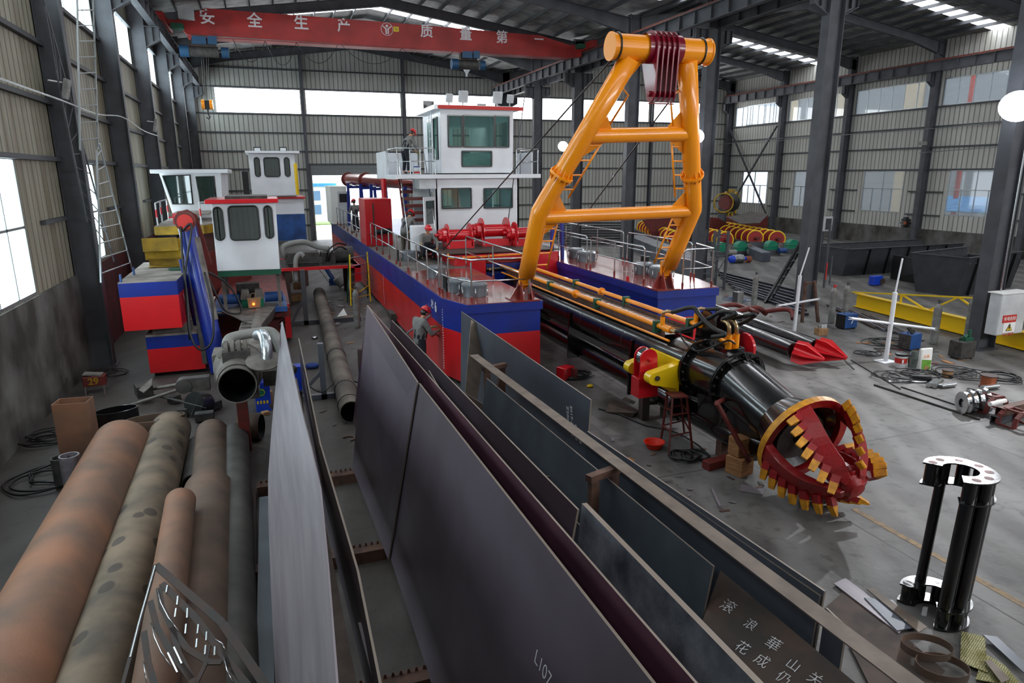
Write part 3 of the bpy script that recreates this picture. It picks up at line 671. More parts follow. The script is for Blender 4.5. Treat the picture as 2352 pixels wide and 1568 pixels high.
# raised red machinery front with the yellow pipe
m = MB(); m.box((6.0, 22.9, DK-.9), (7.15, 23.4, 2.62)); m.box((8.7, 22.9, 1.2), (9.95, 23.4, 2.62)); m.box((7.1, 23.0, 2.4), (8.8, 23.4, 2.62)); m.box((6.0, 23.4, DK), (9.95, 27, 2.66))
m.build('machinery_front', 'red_bright', ch, .015)
MB().box((5.55, 23.1, 2.66), (10.05, 27, 2.70)).build('winch_platform', 'stand_dark', ch)
m = MB(); m.path([(5.75, 22.84, 2.72), (5.75, 22.8, 2.58), (5.9, 22.8, 2.56), (8.9, 22.8, 2.60)], .03, 8); m.build('hydraulic_pipe', 'orange', ch)
m = MB()
for x in (6.2, 7.2, 8.5): m.box((x-.03, 22.75, 2.52), (x+.03, 22.88, 2.64))
m.build('pipe_clip', 'silver', ch)
m = MB(); 
for x, z in ((7.25, 2.0), (7.85, 2.0), (8.75, 2.0)): m.tube((x, 22.75, z+.12), (x, 22.95, z+.12), .045, n=10)
m.build('pipe_stub', 'brass', ch)
MB().tube((7.15, 22.9, 2.1), (8.1, 22.9, 2.1), .07, n=10).tube((8.6, 22.9, 2.1), (9.1, 22.9, 2.1), .07, n=10).build('manifold', 'black_plain', ch)
MB().prism([(0, 0), (2.6, 0), (2.6, .25), (1.4, .5), (0, .55)], (6.45, 23.2, 1.45), (0, -1, 0), (0, 0, 1), .03).build('well_plate', 'dusty_grey', ch)
# ---------------------------------------------------------------- pilot house
hs = thing('pilot_house', 'white two storey dredger pilot house with a red roof edge and teal windows', 'ship cabin', (8.1, 27, 2.7))
HY = 27.0
def rect(x0, y0, x1, y1, Y=HY):
    a, b = GY(x0, y0, Y), GY(x1, y1, Y); return (a.x, b.x, b.z, a.z)
lowL, lowR = rect(1014, 433, 1082, 477), rect(1111, 433, 1176, 476)
w = MB(); wall_grid(w, 6.37, 9.9, 2.6, 5.24, [lowL, lowR], lambda u, z, k: V((u, HY+.06*k, z)), .06)
wall_grid(w, 27, 31.5, 2.6, 5.24, [(29.2, 30.4, 3.6, 4.7)], lambda u, z, k: V((9.9-.06*k, u, z)), .06)
wall_grid(w, 27, 31.5, 2.6, 5.24, [(27.25, 27.95, 2.75, 4.7)], lambda u, z, k: V((6.37+.06*k, u, z)), .06)
wall_grid(w, 6.37, 9.9, 2.6, 5.24, [(7.0, 8.2, 3.5, 4.7)], lambda u, z, k: V((u, 31.5+.06*k, z)), .06)
w.build('lower_wall', 'white_paint', hs)
# platform and upper cabin (bottom narrower than top at the front)
MB().box((4.75, 26.75, 5.24), (10.8, 31.6, 5.40)).build('upper_deck', 'white_paint', hs, .01)
ups = [rect(1027, 265, 1060, 337), rect(1062.5, 265, 1133, 338), rect(1134.5, 266, 1167, 338), rect(1060, 347, 1128, 382)]
w = MB(); TOP = 7.86; tl = lambda z: -.10*(z-5.45)/2.4
wall_grid(w, 6.62, 9.64, 5.45, TOP, ups, lambda u, z, k: V((u+(.06*(u-8.15)*(z-5.45)/2.4)*.0, HY-.02+.05*k+tl(z), z)), .05)
wall_grid(w, 27, 30.0, 5.45, TOP, [(27.35, 28.05, 6.0, 7.6), (28.45, 29.1, 5.7, 7.6)], lambda u, z, k: V((6.62+.05*k, u+(tl(z) if u < 27.1 else 0), z)), .05)
wall_grid(w, 27, 30.0, 5.45, TOP, [(27.5, 29.4, 6.5, 7.5)], lambda u, z, k: V((9.64-.05*k, u+(tl(z) if u < 27.1 else 0), z)), .05)
wall_grid(w, 6.62, 9.64, 5.45, TOP, [(7.1, 7.6, 6.4, 7.3), (7.9, 8.7, 5.6, 7.35)], lambda u, z, k: V((u, 30.0+.05*k, z)), .05)
w.build('upper_wall', 'white_paint', hs)
for (a, b, c, d), nm in [(u, 'upper_window') for u in ups]+[(lowL, 'lower_window'), (lowR, 'lower_window')]:
    y0 = HY-.045; f = MB(); q = (lambda z: y0+tl(z)) if nm[0] == 'u' else (lambda z: y0)
    for p, s in (((a, q(c), c), (b, q(c), c)), ((a, q(d), d), (b, q(d), d)), ((a, q(c), c), (a, q(d), d)), ((b, q(c), c), (b, q(d), d))): f.beam(p, s, .05, .05, up=(0, 1, 0))
    if nm[0] == 'l': f.beam((a*.45+b*.55, y0+.02, c), (a*.45+b*.55, y0+.02, d), .03, .03, up=(0, 1, 0))
    fo = f.build('window_frame', 'black_plain', hs)
    MB().hexa([(a, q(c)+.03, c), (b, q(c)+.03, c), (b, q(c)+.04, c), (a, q(c)+.04, c), (a, q(d)+.03, d), (b, q(d)+.03, d), (b, q(d)+.04, d), (a, q(d)+.04, d)]).build('pane', 'pane_teal', fo)
for (y0, y1, z0, z1) in ((27.35, 28.05, 6.0, 7.6),):
    f = MB()
    for p, s in (((6.6, y0, z0), (6.6, y1, z0)), ((6.6, y0, z1), (6.6, y1, z1)), ((6.6, y0, z0), (6.6, y0, z1)), ((6.6, y1, z0), (6.6, y1, z1))): f.beam(p, s, .05, .05, up=(1, 0, 0))
    fo = f.build('window_frame', 'black_plain', hs); MB().box((6.615, y0, z0), (6.625, y1, z1)).build('pane', 'pane_teal', fo)
dm = MB().box((6.58, 28.42, 5.5), (6.62, 29.12, 7.62)).build('upper_door', 'silver', hs); MB().box((6.57, 28.5, 6.3), (6.6, 29.05, 7.5)).build('door_glass', 'pane_teal', dm)
# roof slab: white with red front fascia
MB().hexa([(6.35, 26.75, 7.86), (9.85, 26.75, 7.86), (9.85, 30.4, 7.86), (6.35, 30.4, 7.86), (6.35, 26.75, 8.02), (9.85, 26.75, 8.02), (9.85, 30.4, 8.02), (6.35, 30.4, 8.02)]).build('roof', 'white_paint', hs)
MB().box((6.5, 26.68, 7.87), (10.0, 26.76, 8.0)).build('roof_fascia', 'sign_red', hs)
# interior seat, console and paper seen through the lower pane
MB().box((7.0, 28.2, 5.45), (9.2, 28.8, 6.25)).build('console', 'white_matte', hs)
MB().box((6.5, 27.5, 5.41), (9.5, 29.6, 5.45)).build('cabin_floor', 'stand_dark', hs)
# upper platform railings
r1 = MB()
railing(r1, [(6.35, 26.85, 5.4), (4.85, 26.85, 5.4), (4.85, 29.0, 5.4)], 1.0, posts=[(5.35, 26.85, 5.4), (4.85, 26.85, 5.4), (5.75, 26.85, 5.4)])
railing(r1, [(9.75, 26.85, 5.4), (10.7, 26.85, 5.4), (10.7, 29.0, 5.4)], 1.0, posts=[(10.7, 26.85, 5.4)])
r1.build('platform_railing', 'silver', hs)
MB().box((4.75, 29.0, 5.4), (4.8, 31.4, 6.35)).cut().box((4.75, 31.4, 5.4), (6.6, 31.45, 6.35)).cut().box((10.72, 27.6, 5.4), (10.76, 29.4, 6.3)).build('windbreak_panel', 'white_paint', hs)
# vertical ladder on the left face of the cabin
l = MB()
for x in (6.48, 6.48): pass
for y in (27.62, 28.0): l.tube((6.42, y, 5.4), (6.42, y, 8.0), .018, n=6)
for i in range(8): l.tube((6.42, 27.62, 5.6+i*.3), (6.42, 28.0, 5.6+i*.3), .012, n=6)
l.build('ladder', 'white_paint', hs)
# floodlights on the roof
for px, py, s in ((1064, 222, .38), (1032, 225, .27), (1143, 224, .38), (1172, 227, .27)):
    p = GY(px, py, 27.0); f = MB(); f.cbox(p, (s*.95, .16, s*1.15), rot=Matrix.Rotation(.35, 3, 'X')); f.tube((p.x, p.y+.1, 8.0), (p.x, p.y+.05, p.z), .03, n=6)
    lo_ = f.build('roof_floodlight', 'white_matte', hs, .02)
MB().cbox((8.3, 26.9, 8.07), (.35, .15, .07)).build('siren', 'black_plain', hs); MB().box((6.5, 29.3, 8.0), (6.95, 29.6, 8.4)).build('antenna_box', 'black_plain', hs)
# steep red stair on the left side
st = MB(); s0, s1 = V((5.05, 25.9, DK+.05)), V((5.3, 28.6, 5.3))
for i in range(12):
    t_ = i/11; p = s0.lerp(s1, t_); st.box((p.x-.05, p.y-.02, p.z-.1), (p.x+.95, p.y+.26, p.z+.02)); 
st.beam(s0+V((-.07, 0, -.1)), s1+V((-.07, .2, -.1)), .05, .22); st.beam(s0+V((.97, 0, -.1)), s1+V((.97, .2, -.1)), .05, .22)
st.build('stair', 'red_rusty', hs)
r1 = MB(); r1.path([s0+V((-.1, 0, .0)), s0+V((-.1, 0, .95)), s1+V((-.1, 0, .95)), s1+V((-.1, .3, .9))], .022, 6); r1.path([s0+V((1.0, 0, .0)), s0+V((1.0, 0, .95)), s1+V((1.0, 0, .95))], .022, 6)
r1.build('stair_handrail', 'silver', hs)
# open white door with pane
dd = MB(); a_, b_ = V((5.68, 26.1, 2.35)), V((6.34, 26.95, 2.35)); d_ = (b_-a_).normalized(); nn = V((d_.y, -d_.x, 0))
dd.hexa([a_, b_, b_-nn*.05, a_-nn*.05, a_+V((0, 0, 2.2)), b_+V((0, 0, 2.2)), b_-nn*.05+V((0, 0, 2.2)), a_-nn*.05+V((0, 0, 2.2))])
do = dd.build('open_door', 'white_paint', hs, .01)
q0 = a_+d_*.15+nn*.01; q1 = b_-d_*.15+nn*.01
MB().hexa([q0+V((0, 0, 1.15)), q1+V((0, 0, 1.15)), q1-nn*.005+V((0, 0, 1.15)), q0-nn*.005+V((0, 0, 1.15)), q0+V((0, 0, 2.05)), q1+V((0, 0, 2.05)), q1-nn*.005+V((0, 0, 2.05)), q0-nn*.005+V((0, 0, 2.05))]).build('door_pane', 'pane_grey', do)
MB().cbox(a_+d_*.08+nn*.03+V((0, 0, .95)), (.04, .06, .16)).build('door_handle', 'black_plain', do)
MB().box((4.95, 25.2, 2.55), (5.55, 25.5, 3.55)).build('side_box', 'white_paint', hs, .05)
MB().box((5.7, 26.9, 4.85), (6.37, 28.2, 5.24)).box((5.65, 27.9, 2.3), (6.37, 28.0, 5.2)).build('porch', 'white_matte', hs)
# ---------------------------------------------------------------- winches
def winch(name, label, px, py, s):
    p = GZ(px, py, 2.7); x, y = p.x, p.y
    t = thing(name, label, 'winch', (x, y, 2.7), None); r = .36*s; zc = 2.7+.52*s; L = .46*s
    m = MB()
    for k in (-1, 1):
        m.prism([(-.42*s, 0), (.42*s, 0), (.42*s, .2*s), (.22*s, .62*s), (.12*s, .7*s), (-.12*s, .7*s), (-.22*s, .62*s), (-.42*s, .2*s)], (x+k*(L+.08*s), y, 2.72), (0, 1, 0), (0, 0, 1), .05)
    m.box((x-L-.1*s, y-.42*s, 2.7), (x+L+.1*s, y+.42*s, 2.76)); m.box((x-L, y-.42*s, 2.76), (x+L, y-.38*s, 2.98))
    for k in (-1, 1): m.box((x+k*L-.05, y-.46*s, 2.66), (x+k*L+.05, y-.36*s, 2.72))
    m.build('frame', 'red_bright', t, .008)
    d = MB(); d.lathe([(r*1.0, -L), (r*.62, -L+.02), (r*.62, L-.02), (r*1.0, L)], (x, y, zc), (1, 0, 0), 24); d.lathe([(0, -L-.04), (r*1.28, -L-.04), (r*1.28, -L), (r*.6, -L)], (x, y, zc), (1, 0, 0), 24, sm=False); d.lathe([(0, L+.04), (r*1.28, L+.04), (r*1.28, L), (r*.6, L)], (x, y, zc), (1, 0, 0), 24, sm=False)
    d.build('drum', 'red_bright', t)
    g = MB(); g.lathe([(.28*s, 0), (.28*s, .16*s), (.2*s, .2*s), (.2*s, .3*s)], (x-L-.06*s, y, zc), (-1, 0, 0), 16, sm=False)
    for i in range(5):
        a = i*2*PI/5; g.ball((x-L-.3*s, y+math.cos(a)*.15*s, zc+math.sin(a)*.15*s), .1*s, 8, 6)
    g.tube((x-L-.3*s, y, zc), (x-L-.52*s, y, zc+.02), .07*s, n=10); g.build('hydraulic_motor', 'red_bright', t)
    return t
winch('winch', 'red hydraulic winch on the dredger deck with a wire rope leading up, leftmost of three', 1053, 568, .92)
winch('winch', 'largest red hydraulic winch, middle of the three before the pilot house', 1134, 562, 1.08)
winch('winch', 'red hydraulic winch half hidden behind the yellow frame leg, rightmost of three', 1206, 562, .92)
# ---------------------------------------------------------------- A-frame
af = thing('gantry_frame', 'tall glossy orange yellow tubular A-frame leaning forward over the black cutter ladder', 'gantry', (8.17, 16.1, DK))
Lb, Lm, Lt = V((6.05, 16.08, 2.62)), V((6.04, 15.03, 4.52)), V((7.47, 13.5, 7.78)); Rb, Rm, Rt = V((10.3, 16.2, 2.62)), V((10.3, 15.03, 4.5)), V((8.87, 13.5, 7.78))
def leg(b, m_, t_, sgn):
    k = MB(); b2 = b.lerp(m_, .16)
    k.path([b2, b.lerp(m_, .5), m_, m_.lerp(t_, .02), m_.lerp(t_, .5), t_], .215, 24)
    k.build('leg', 'orange', af)
    # pad eye
    e_ = MB(); d = (m_-b).normalized(); e_.prism([(-.14, .42), (.14, .42), (.1, .05), (.05, -.1), (-.05, -.1), (-.1, .05)], b, (1, 0, 0) if abs(d.x) < .1 else (1, 0, 0), d, .05); e_.prism([(-.05, .42), (.05, .42), (.05, .0), (-.05, 0)], b, (0, 1, 0), d, .28)
    e_.build('foot_eye', 'orange', af)
    f = MB(); c = m_.lerp(t_, .26); dd = (t_-m_).normalized(); f.lathe([(.2, -.03), (.29, -.03), (.29, .0), (.29, .03), (.2, .03)], c, dd, 24, sm=False)
    s, u, _ = frame(dd)
    for i in range(12):
        a = i*PI/6; o = s*math.cos(a)+u*math.sin(a)
        for kk in (-1, 1): f.prism([(0, 0), (.07, 0), (.0, .14)], c+o*.215+dd*kk*.03, o, dd*kk, .012)
    f.build('bolted_flange', 'orange', af)
leg(Lb, Lm, Lt, 1); leg(Rb, Rm, Rt, -1)
k = MB(); k.lathe([(0, -1.2), (.285, -1.2), (.285, -1.17), (.26, -1.16), (.26, -.34), (.29, -.33), (.29, -.28), (.25, -.27), (.25, .27), (.29, .28), (.29, .33), (.26, .34), (.26, 1.16), (.285, 1.17), (.285, 1.2), (0, 1.2)], (8.18, 13.5, 7.97), (1, 0, 0), 32, sm=False)
k.build('top_beam', 'orange', af)
MB().tube((6.978, 13.5, 7.97), (6.984, 13.5, 7.97), .27, n=32).build('end_cap', 'orange_face', af)
k = MB(); cu_, cl = .5, .045
la, ra = Lm.lerp(Lt, .52), Rm.lerp(Rt, .55); k.tube(la, ra, .165, n=24); k.build('cross_beam', 'orange', af)
k = MB(); lb2, rb2 = Lm.lerp(Lb, .04), Rm.lerp(Rb, .02); k.tube(lb2+V((0, 0, -.05)), rb2, .16, n=24); k.build('cross_beam', 'orange', af)
g_ = MB()
for P0, du, s in ((la, (Lt-Lm), 1), (ra, (Rt-Rm), -1), (lb2, (Lt-Lm), 1), (rb2, (Rt-Rm), -1)):
    d = du.normalized(); x_ = V((s, 0, 0))
    for kk in (-1, 1):
        dv = d*kk
        if kk == -1 and P0 in (lb2, rb2): dv = ((Lb-Lm) if s == 1 else (Rb-Rm)).normalized()
        g_.slab([P0+x_*.1+dv*.1, P0+x_*.62+dv*.14, P0+dv*.62+x_*.16], .02).cut()
for P0, s in ((Lt, 1), (Rt, -1)):
    d = ((Lm-Lt) if s == 1 else (Rm-Rt)).normalized(); g_.slab([P0+V((s*.1, 0, -.05)), P0+V((s*.35, 0, -.02)), P0+d*.75+V((s*.2, 0, 0))], .02).cut()
g_.build('gusset_plate', 'orange', af)
# side ladders welded to the legs
for (m_, t_, b_, s) in ((Lm, Lt, Lb, 1), (Rm, Rt, Rb, -1)):
    k = MB(); x_ = V((s*.42, -.0, 0))
    for A, B, n in ((m_.lerp(t_, .1), m_.lerp(t_, .5), 4), (m_.lerp(b_, .12), m_.lerp(b_, .78), 4)):
        k.path([A+x_*1.25, B+x_*1.25] if n == 4 else [A+x_, B+x_], .025, 6)
        for i in range(n): 
            q = A.lerp(B, (i+.5)/n if n != 4 else (i+.6)/4); k.tube(q, q+x_*1.25, .022, n=6)
    U = m_.lerp(t_, .6); k.path([U+x_*1.1, m_.lerp(t_, .78)+x_*1.15, m_.lerp(t_, .86)], .025, 6)
    k.build('rung_ladder', 'orange', af)
# maroon sheave block
sb = thing('sheave_block', 'glossy maroon block of five sheave plates hanging on the orange top beam', 'pulley block', (8.25, 13.5, 7.2))
for i in range(5):
    x = 7.93+i*.125; P = []
    for j in range(13): a = PI*j/12; P.append((.36*math.cos(a), .36*math.sin(a)))
    for j in range(9): a = PI+PI*j/8; P.append((.17*math.cos(a)-.12, .17*math.sin(a)-.92))
    MB().prism(P, (x, 13.5, 7.97), (0, 1, 0), (0, 0, 1), .03 if i else .04).build('sheave_plate', 'maroon', sb)
MB().lathe([(.3, -.42), (.3, .42)], (8.2, 13.5, 7.97), (1, 0, 0), 24).build('hub', 'maroon', sb); MB().tube((7.85, 13.37, 7.05), (8.5, 13.37, 7.05), .06, n=12).tube((7.88, 13.38, 6.86), (8.5, 13.38, 6.86), .015, n=8).build('lower_pin', 'maroon', sb)
# brackets on deck
for x, y, p in ((6.05, 16.1, lp), (10.3, 16.22, rp)):
    k = MB()
    for s in (-1, 1): k.prism([(-.32, 0), (.32, 0), (.1, .45), (-.1, .45)], (x+s*.12, y, DK+.03), (0, 1, 0), (0, 0, 1), .03)
    k.box((x-.42, y-.36, DK), (x+.3, y+.3, DK+.04)); k.prism([(-.4, 0), (-.13, 0), (-.13, .42)], (x, y, DK+.03), (1, 0, 0), (0, 0, 1), .03); k.prism([(.3, 0), (.13, 0), (.13, .42)], (x, y, DK+.03), (1, 0, 0), (0, 0, 1), .03)
    k.tube((x-.2, y, 2.62), (x+.22, y, 2.62), .045, n=12); k.build('gantry_bracket', 'red_deck', p)
# wire ropes
def rope(a, b, nm, label, r=.02, m='black_plain', sag=0):
    P = [V(a).lerp(V(b), i/10)-V((0, 0, sag*4*(i/10)*(1-i/10))) for i in range(11)]
    return solo(MB().path(P, r, 6), nm, m, label, 'cable')
rope((7.1, 13.6, 7.75), (5.85, 23.9, 2.75), 'wire_rope', 'dark wire rope from the left end of the orange top beam to the winch')
rope((9.2, 13.6, 7.75), (10.5, 23.5, 2.9), 'wire_rope', 'dark wire rope slanting behind the orange frame from its right end')
for x in (7.12, 9.16): solo(MB().torus((x, 13.5, 7.97), .275, .02, (1, 0, 0), 28, 6), 'rope_sling', 'black_plain', 'black rope sling looped around the %s end of the orange top beam' % ('left' if x < 8 else 'right'), 'rope')
rope(GY(1205, 220, 27), GY(1160, 560, 27), 'stay_wire', 'thin grey stay wire passing right of the pilot house', .02, 'steel_dark')
# ================================================================== CUTTER LADDER
cl = thing('cutter_ladder', 'long black glossy suction ladder with yellow pipes and a red toothed cutter head', 'dredge ladder', (8.17, 14, .1))
LX = 8.17
m = MB(); m.tube((LX, 22.8, 1.5), (LX, 11.3, 1.5), .47, n=32); m.build('ladder_tube', 'black_paint', cl)
m = MB()
for y in (21, 19.6, 18.3, 17.2, 16.2, 15, 13.9, 12.9): m.lathe([(.474, -.006), (.476, 0), (.474, .006)], (LX, y, 1.5), (0, 1, 0), 28).cut()
m.build('weld_seam', 'black_dusty', cl)
m = MB(); m.tube((LX-.05, 22.6, .62), (LX-.05, 11.9, .50), .27, n=24); m.lathe([(.27, -.04), (.36, -.04), (.36, .04), (.27, .04)], (LX-.05, 11.85, .5), (0, 1, 0), 24, sm=False); m.tube((LX-.05, 11.8, .5), (LX-.05, 9.4, .46), .25, .25, n=24)
m.build('suction_pipe', 'black_paint', cl)
m = MB()
for y in (20.6, 16.8, 13.35, 11.5): m.prism([(-.55, -.42), (.45, -.42), (.55, .3), (.5, .9), (-.5, .9), (-.55, .3)], (LX, y, .75), (1, 0, 0), (0, 0, 1), .06).cut()
m.build('support_plate', 'black_paint', cl)
# walkway grating
m = MB(); m.box((LX-.34, 12.2, 2.02), (LX+.34, 22.5, 2.06)); m.build('walkway', 'silver', cl, label='bright metal walkway grating')
m = MB()
for s in (-1, 1): m.box((LX+s*.36-.015, 12.2, 1.9), (LX+s*.36+.015, 22.5, 2.12)).cut()
m.build('walkway_edge', 'brown_stand', cl)
m = MB()
for i in range(52): m.box((LX-.33, 12.3+i*.196, 2.06), (LX+.33, 12.33+i*.196, 2.075))
m.build('grating_bars', 'silver', cl, stuff=True)
m = MB()
for i in range(16): m.cbox((LX-.28, 12.3+i*.24, 1.9), (.2, .03, .05)).cut()
# yellow pipes
def ypipe(x, y0, y1, z, r, nm):
    k = MB(); k.tube((x, y0, z), (x, y1, z), r, n=14); return k
m = ypipe(LX-.42, 23.0, 12.0, 2.20, .055, ''); m.lathe([(.055, -.03), (.11, -.03), (.11, .03), (.055, .03)], (LX-.42, 16.6, 2.2), (0, 1, 0), 16, sm=False); m.tube((LX-.42, 12.2, 2.2), (LX-.42, 12.2, 2.42), .05, n=12).tube((LX-.42, 12.1, 2.2), (LX-.42, 11.85, 2.2), .075, n=12); m.cut()
k2 = ypipe(LX+.42, 23.0, 12.0, 2.20, .055, ''); k2.lathe([(.055, -.03), (.11, -.03), (.11, .03), (.055, .03)], (LX+.42, 16.7, 2.2), (0, 1, 0), 16, sm=False); k2.tube((LX+.42, 12.2, 2.2), (LX+.42, 12.2, 2.42), .05, n=12)
m.build('yellow_pipe', 'orange', cl); k2.build('yellow_pipe', 'orange', cl); ypipe(LX-.56, 22.5, 11.7, 2.02, .025, '').build('thin_pipe', 'orange', cl)
m = MB()
for y in (18.4, 15.3, 12.4):
    for s in (-1, 1): m.box((LX+s*.42-.09, y-.05, 2.04), (LX+s*.42+.09, y+.05, 2.29)).cut()
m.build('pipe_clamp', 'green_clamp', cl)
# flange, gear housing and elbow
def flange(o, d, r0, r1, t, bolts, nm='flange'):
    k = MB(); d = V(d).normalized(); k.lathe([(r0, -t), (r1, -t), (r1, -.008), (r1-.02, -.008), (r1-.02, .008), (r1, .008), (r1, t), (r0, t)], o, d, 36, sm=False)
    f = k.build(nm, 'black_paint', cl); s, u, _ = frame(d); b = MB()
    for i in range(bolts):
        a = 2*PI*i/bolts; c = V(o)+(s*math.cos(a)+u*math.sin(a))*(r0+r1)/2; b.tube(c-d*(t+.03), c+d*(t+.03), .022, n=6).cut()
    b.build('bolt', 'black_dusty', f); g = MB()
    for i in range(bolts//2):
        a = 4*PI*(i+.5)/bolts; w_ = s*math.cos(a)+u*math.sin(a)
        g.prism([(0, 0), (r1-r0, 0), (0, .16)], V(o)+w_*r0-d*t, w_, -d, .014).cut()
    g.build('rib', 'black_paint', f)
E1 = V((LX, 10.15, 1.52)); CD = V((0, -.952, -.305)).normalized(); RC = V((LX, 8.34, 1.02))
flange((LX, 11.2, 1.5), (0, 1, 0), .48, .62, .035, 20)
MB().tube((LX, 11.3, 1.5), (LX, 10.15, 1.52), .5, n=32).build('gear_housing', 'black_paint', cl)
flange(E1, (0, .985, .17), .5, .62, .03, 20)
k = MB(); k.tube(E1+V((0, .08, 0)), E1+CD*.25, .5, .5, n=32).tube(E1+CD*.1, RC-CD*.12, .5, .46, n=32); k.build('bent_nose_tube', 'black_paint', cl)
m = MB(); m.prism([(-.35, -.2), (.35, -.3), (.45, .25), (-.55, .4)], (LX, 10.6, .8), (0, 1, 0), (0, 0, 1), .5); m.build('lower_housing', 'black_paint', cl, .03)
m = MB(); m.hexa([(LX-.22, 9.3, .5), (LX+.22, 9.3, .5), (LX+.25, 10.4, .6), (LX-.25, 10.4, .6), (LX-.2, 8.9, .9), (LX+.2, 8.9, .9), (LX+.22, 10.2, 1.1), (LX-.22, 10.2, 1.1)]); m.tube((LX-.02, 9.9, .5), (LX-.02, 8.75, .62), .24, n=20); m.build('suction_mouth', 'black_paint', cl, .03)
# open box with fittings on top of the gear housing
m = MB()
for a, b in (((-.2, -.2), (.2, -.2)), ((.2, -.2), (.2, .2)), ((.2, .2), (-.2, .2)), ((-.2, .2), (-.2, -.2))): m.beam((LX+.12+a[0], 10.62+a[1], 2.03), (LX+.12+b[0], 10.62+b[1], 2.03), .02, .14)
m.build('fitting_box', 'black_paint', cl)
m = MB()
for dx in (0, .17): m.tube((LX+.08+dx, 10.6, 1.98), (LX+.08+dx, 10.6, 2.34), .065, n=12); m.tube((LX+.08+dx, 10.6, 2.15), (LX-.12+dx, 10.65, 2.28), .05, n=10)
m.build('yellow_fitting', 'orange', cl)
m = MB()
for dx in (0, .17): m.path([(LX+.08+dx, 10.6, 2.34), (LX+.08+dx, 10.62, 2.5), (LX+.06+dx, 10.68, 2.58), (LX+.04+dx, 10.8, 2.6)], .04, 10).cut()
for x, y in ((-.42, 12.2), (.42, 12.2)): m.path([(LX+x, y, 2.42), (LX+x, y-.02, 2.52), (LX+x+.04, y-.09, 2.56), (LX+x+.1, y-.2, 2.55)], .038, 10).cut()
m.tube((LX-.12, 10.65, 2.28), (LX-.24, 10.68, 2.3), .05, n=10).cut().tube((LX-.42, 11.85, 2.2), (LX-.4, 11.7, 2.2), .045, n=10)
m.build('brass_elbow', 'brass', cl)
def smooth(P, n=8):
    P = [V(p) for p in P]; P = [P[0]*2-P[1]]+P+[P[-1]*2-P[-2]]; o = []
    for i in range(1, len(P)-2):
        for k in range(n):
            t = k/n; a, b, c, d = P[i-1:i+3]; o.append(.5*((2*b)+(c-a)*t+(2*a-5*b+4*c-d)*t*t+(3*b-a-3*c+d)*t*t*t))
    return o+[P[-2]]
m = MB(); hp = lambda px, py, x: GX(px, py, x)
m.path(smooth([(LX-.32, 12.0, 2.55), hp(1590, 706, LX-.2), hp(1608, 725, LX-.15), hp(1635, 752, LX-.15), hp(1665, 768, LX-.18), (LX-.24, 10.7, 2.3)]), .045, 10).cut()
m.path(smooth([(LX-.4, 11.7, 2.2), hp(1590, 752, LX-.2), hp(1630, 730, LX-.0), hp(1660, 716, LX+.05), hp(1690, 720, LX+.05), (LX+.05, 10.8, 2.6)]), .045, 10).cut()
m.path(smooth([(LX+.52, 12.0, 2.55), hp(1660, 712, LX+.6), hp(1690, 745, LX+.5), hp(1735, 722, LX+.3), (LX+.21, 10.8, 2.6)]), .04, 10).cut()
m.path(smooth([hp(1560, 760, LX-.45), hp(1572, 785, LX-.4), hp(1600, 806, LX-.35), hp(1640, 795, LX-.2), hp(1672, 782, LX), hp(1690, 790, LX+.1)]), .018, 8)
m.build('hydraulic_hose', 'black_rubber', cl)
m = MB()
for x, y, r in ((LX+.5, 11.9, .34), (LX+.72, 11.5, .38)):
    P = [(r*math.cos(PI*j/12), .25+r*math.sin(PI*j/12)) for j in range(13)]+[(-r*1.2, -.4), (r*1.2, -.4)]
    m.prism(P, (x, y, 1.95), (0, 1, 0), (0, 0, 1), .04).cut()
m.build('lifting_lug', 'black_paint', cl)
MB().tube((LX+.86, 11.1, 1.9), (LX+.92, 11.1, 1.9), .3, n=24).build('red_disc', 'red_bright', cl)
# swing sheave on yellow arms
m = MB(); m.box((7.56, 11.25, .98), (7.62, 12.35, 1.72)).cut()
for y in (11.35, 12.2):
    P = [(.0, -.26), (.0, .26)]+[(-.55+.13*math.cos(PI/2+PI*j/8), .13*math.sin(PI/2+PI*j/8)) for j in range(9)]
    m.prism(P, (7.58, y, 1.38), (1, 0, 0), (0, 0, 1), .22)
    m.cut()
m.build('yellow_arm', 'yellow', cl, .01)
m = MB(); P = [(.2*math.cos(PI*j/12), .25+.2*math.sin(PI*j/12)) for j in range(13)]+[(-.2, -.2), (.2, -.2)]
for y in (11.62, 11.86): m.prism(P, (7.1, y, 1.46), (1, 0, 0), (0, 0, 1), .03)
m.box((6.87, 11.58, .88), (7.33, 11.9, 1.3)); m.tube((7.1, 11.5, 1.68), (7.1, 11.98, 1.68), .04, n=12); m.build('sheave_housing', 'red_bright', cl, .006)
MB().lathe([(.19, -.09), (.15, -.02), (.15, .02), (.19, .09), (0, .09)], (7.12, 11.74, 1.7), (0, 1, 0), 24).build('sheave_wheel', 'chrome', cl)
MB().tube((7.08, 11.2, 1.4), (7.08, 12.35, 1.4), .05, n=12).build('pivot_pin', 'stand_dark', cl)
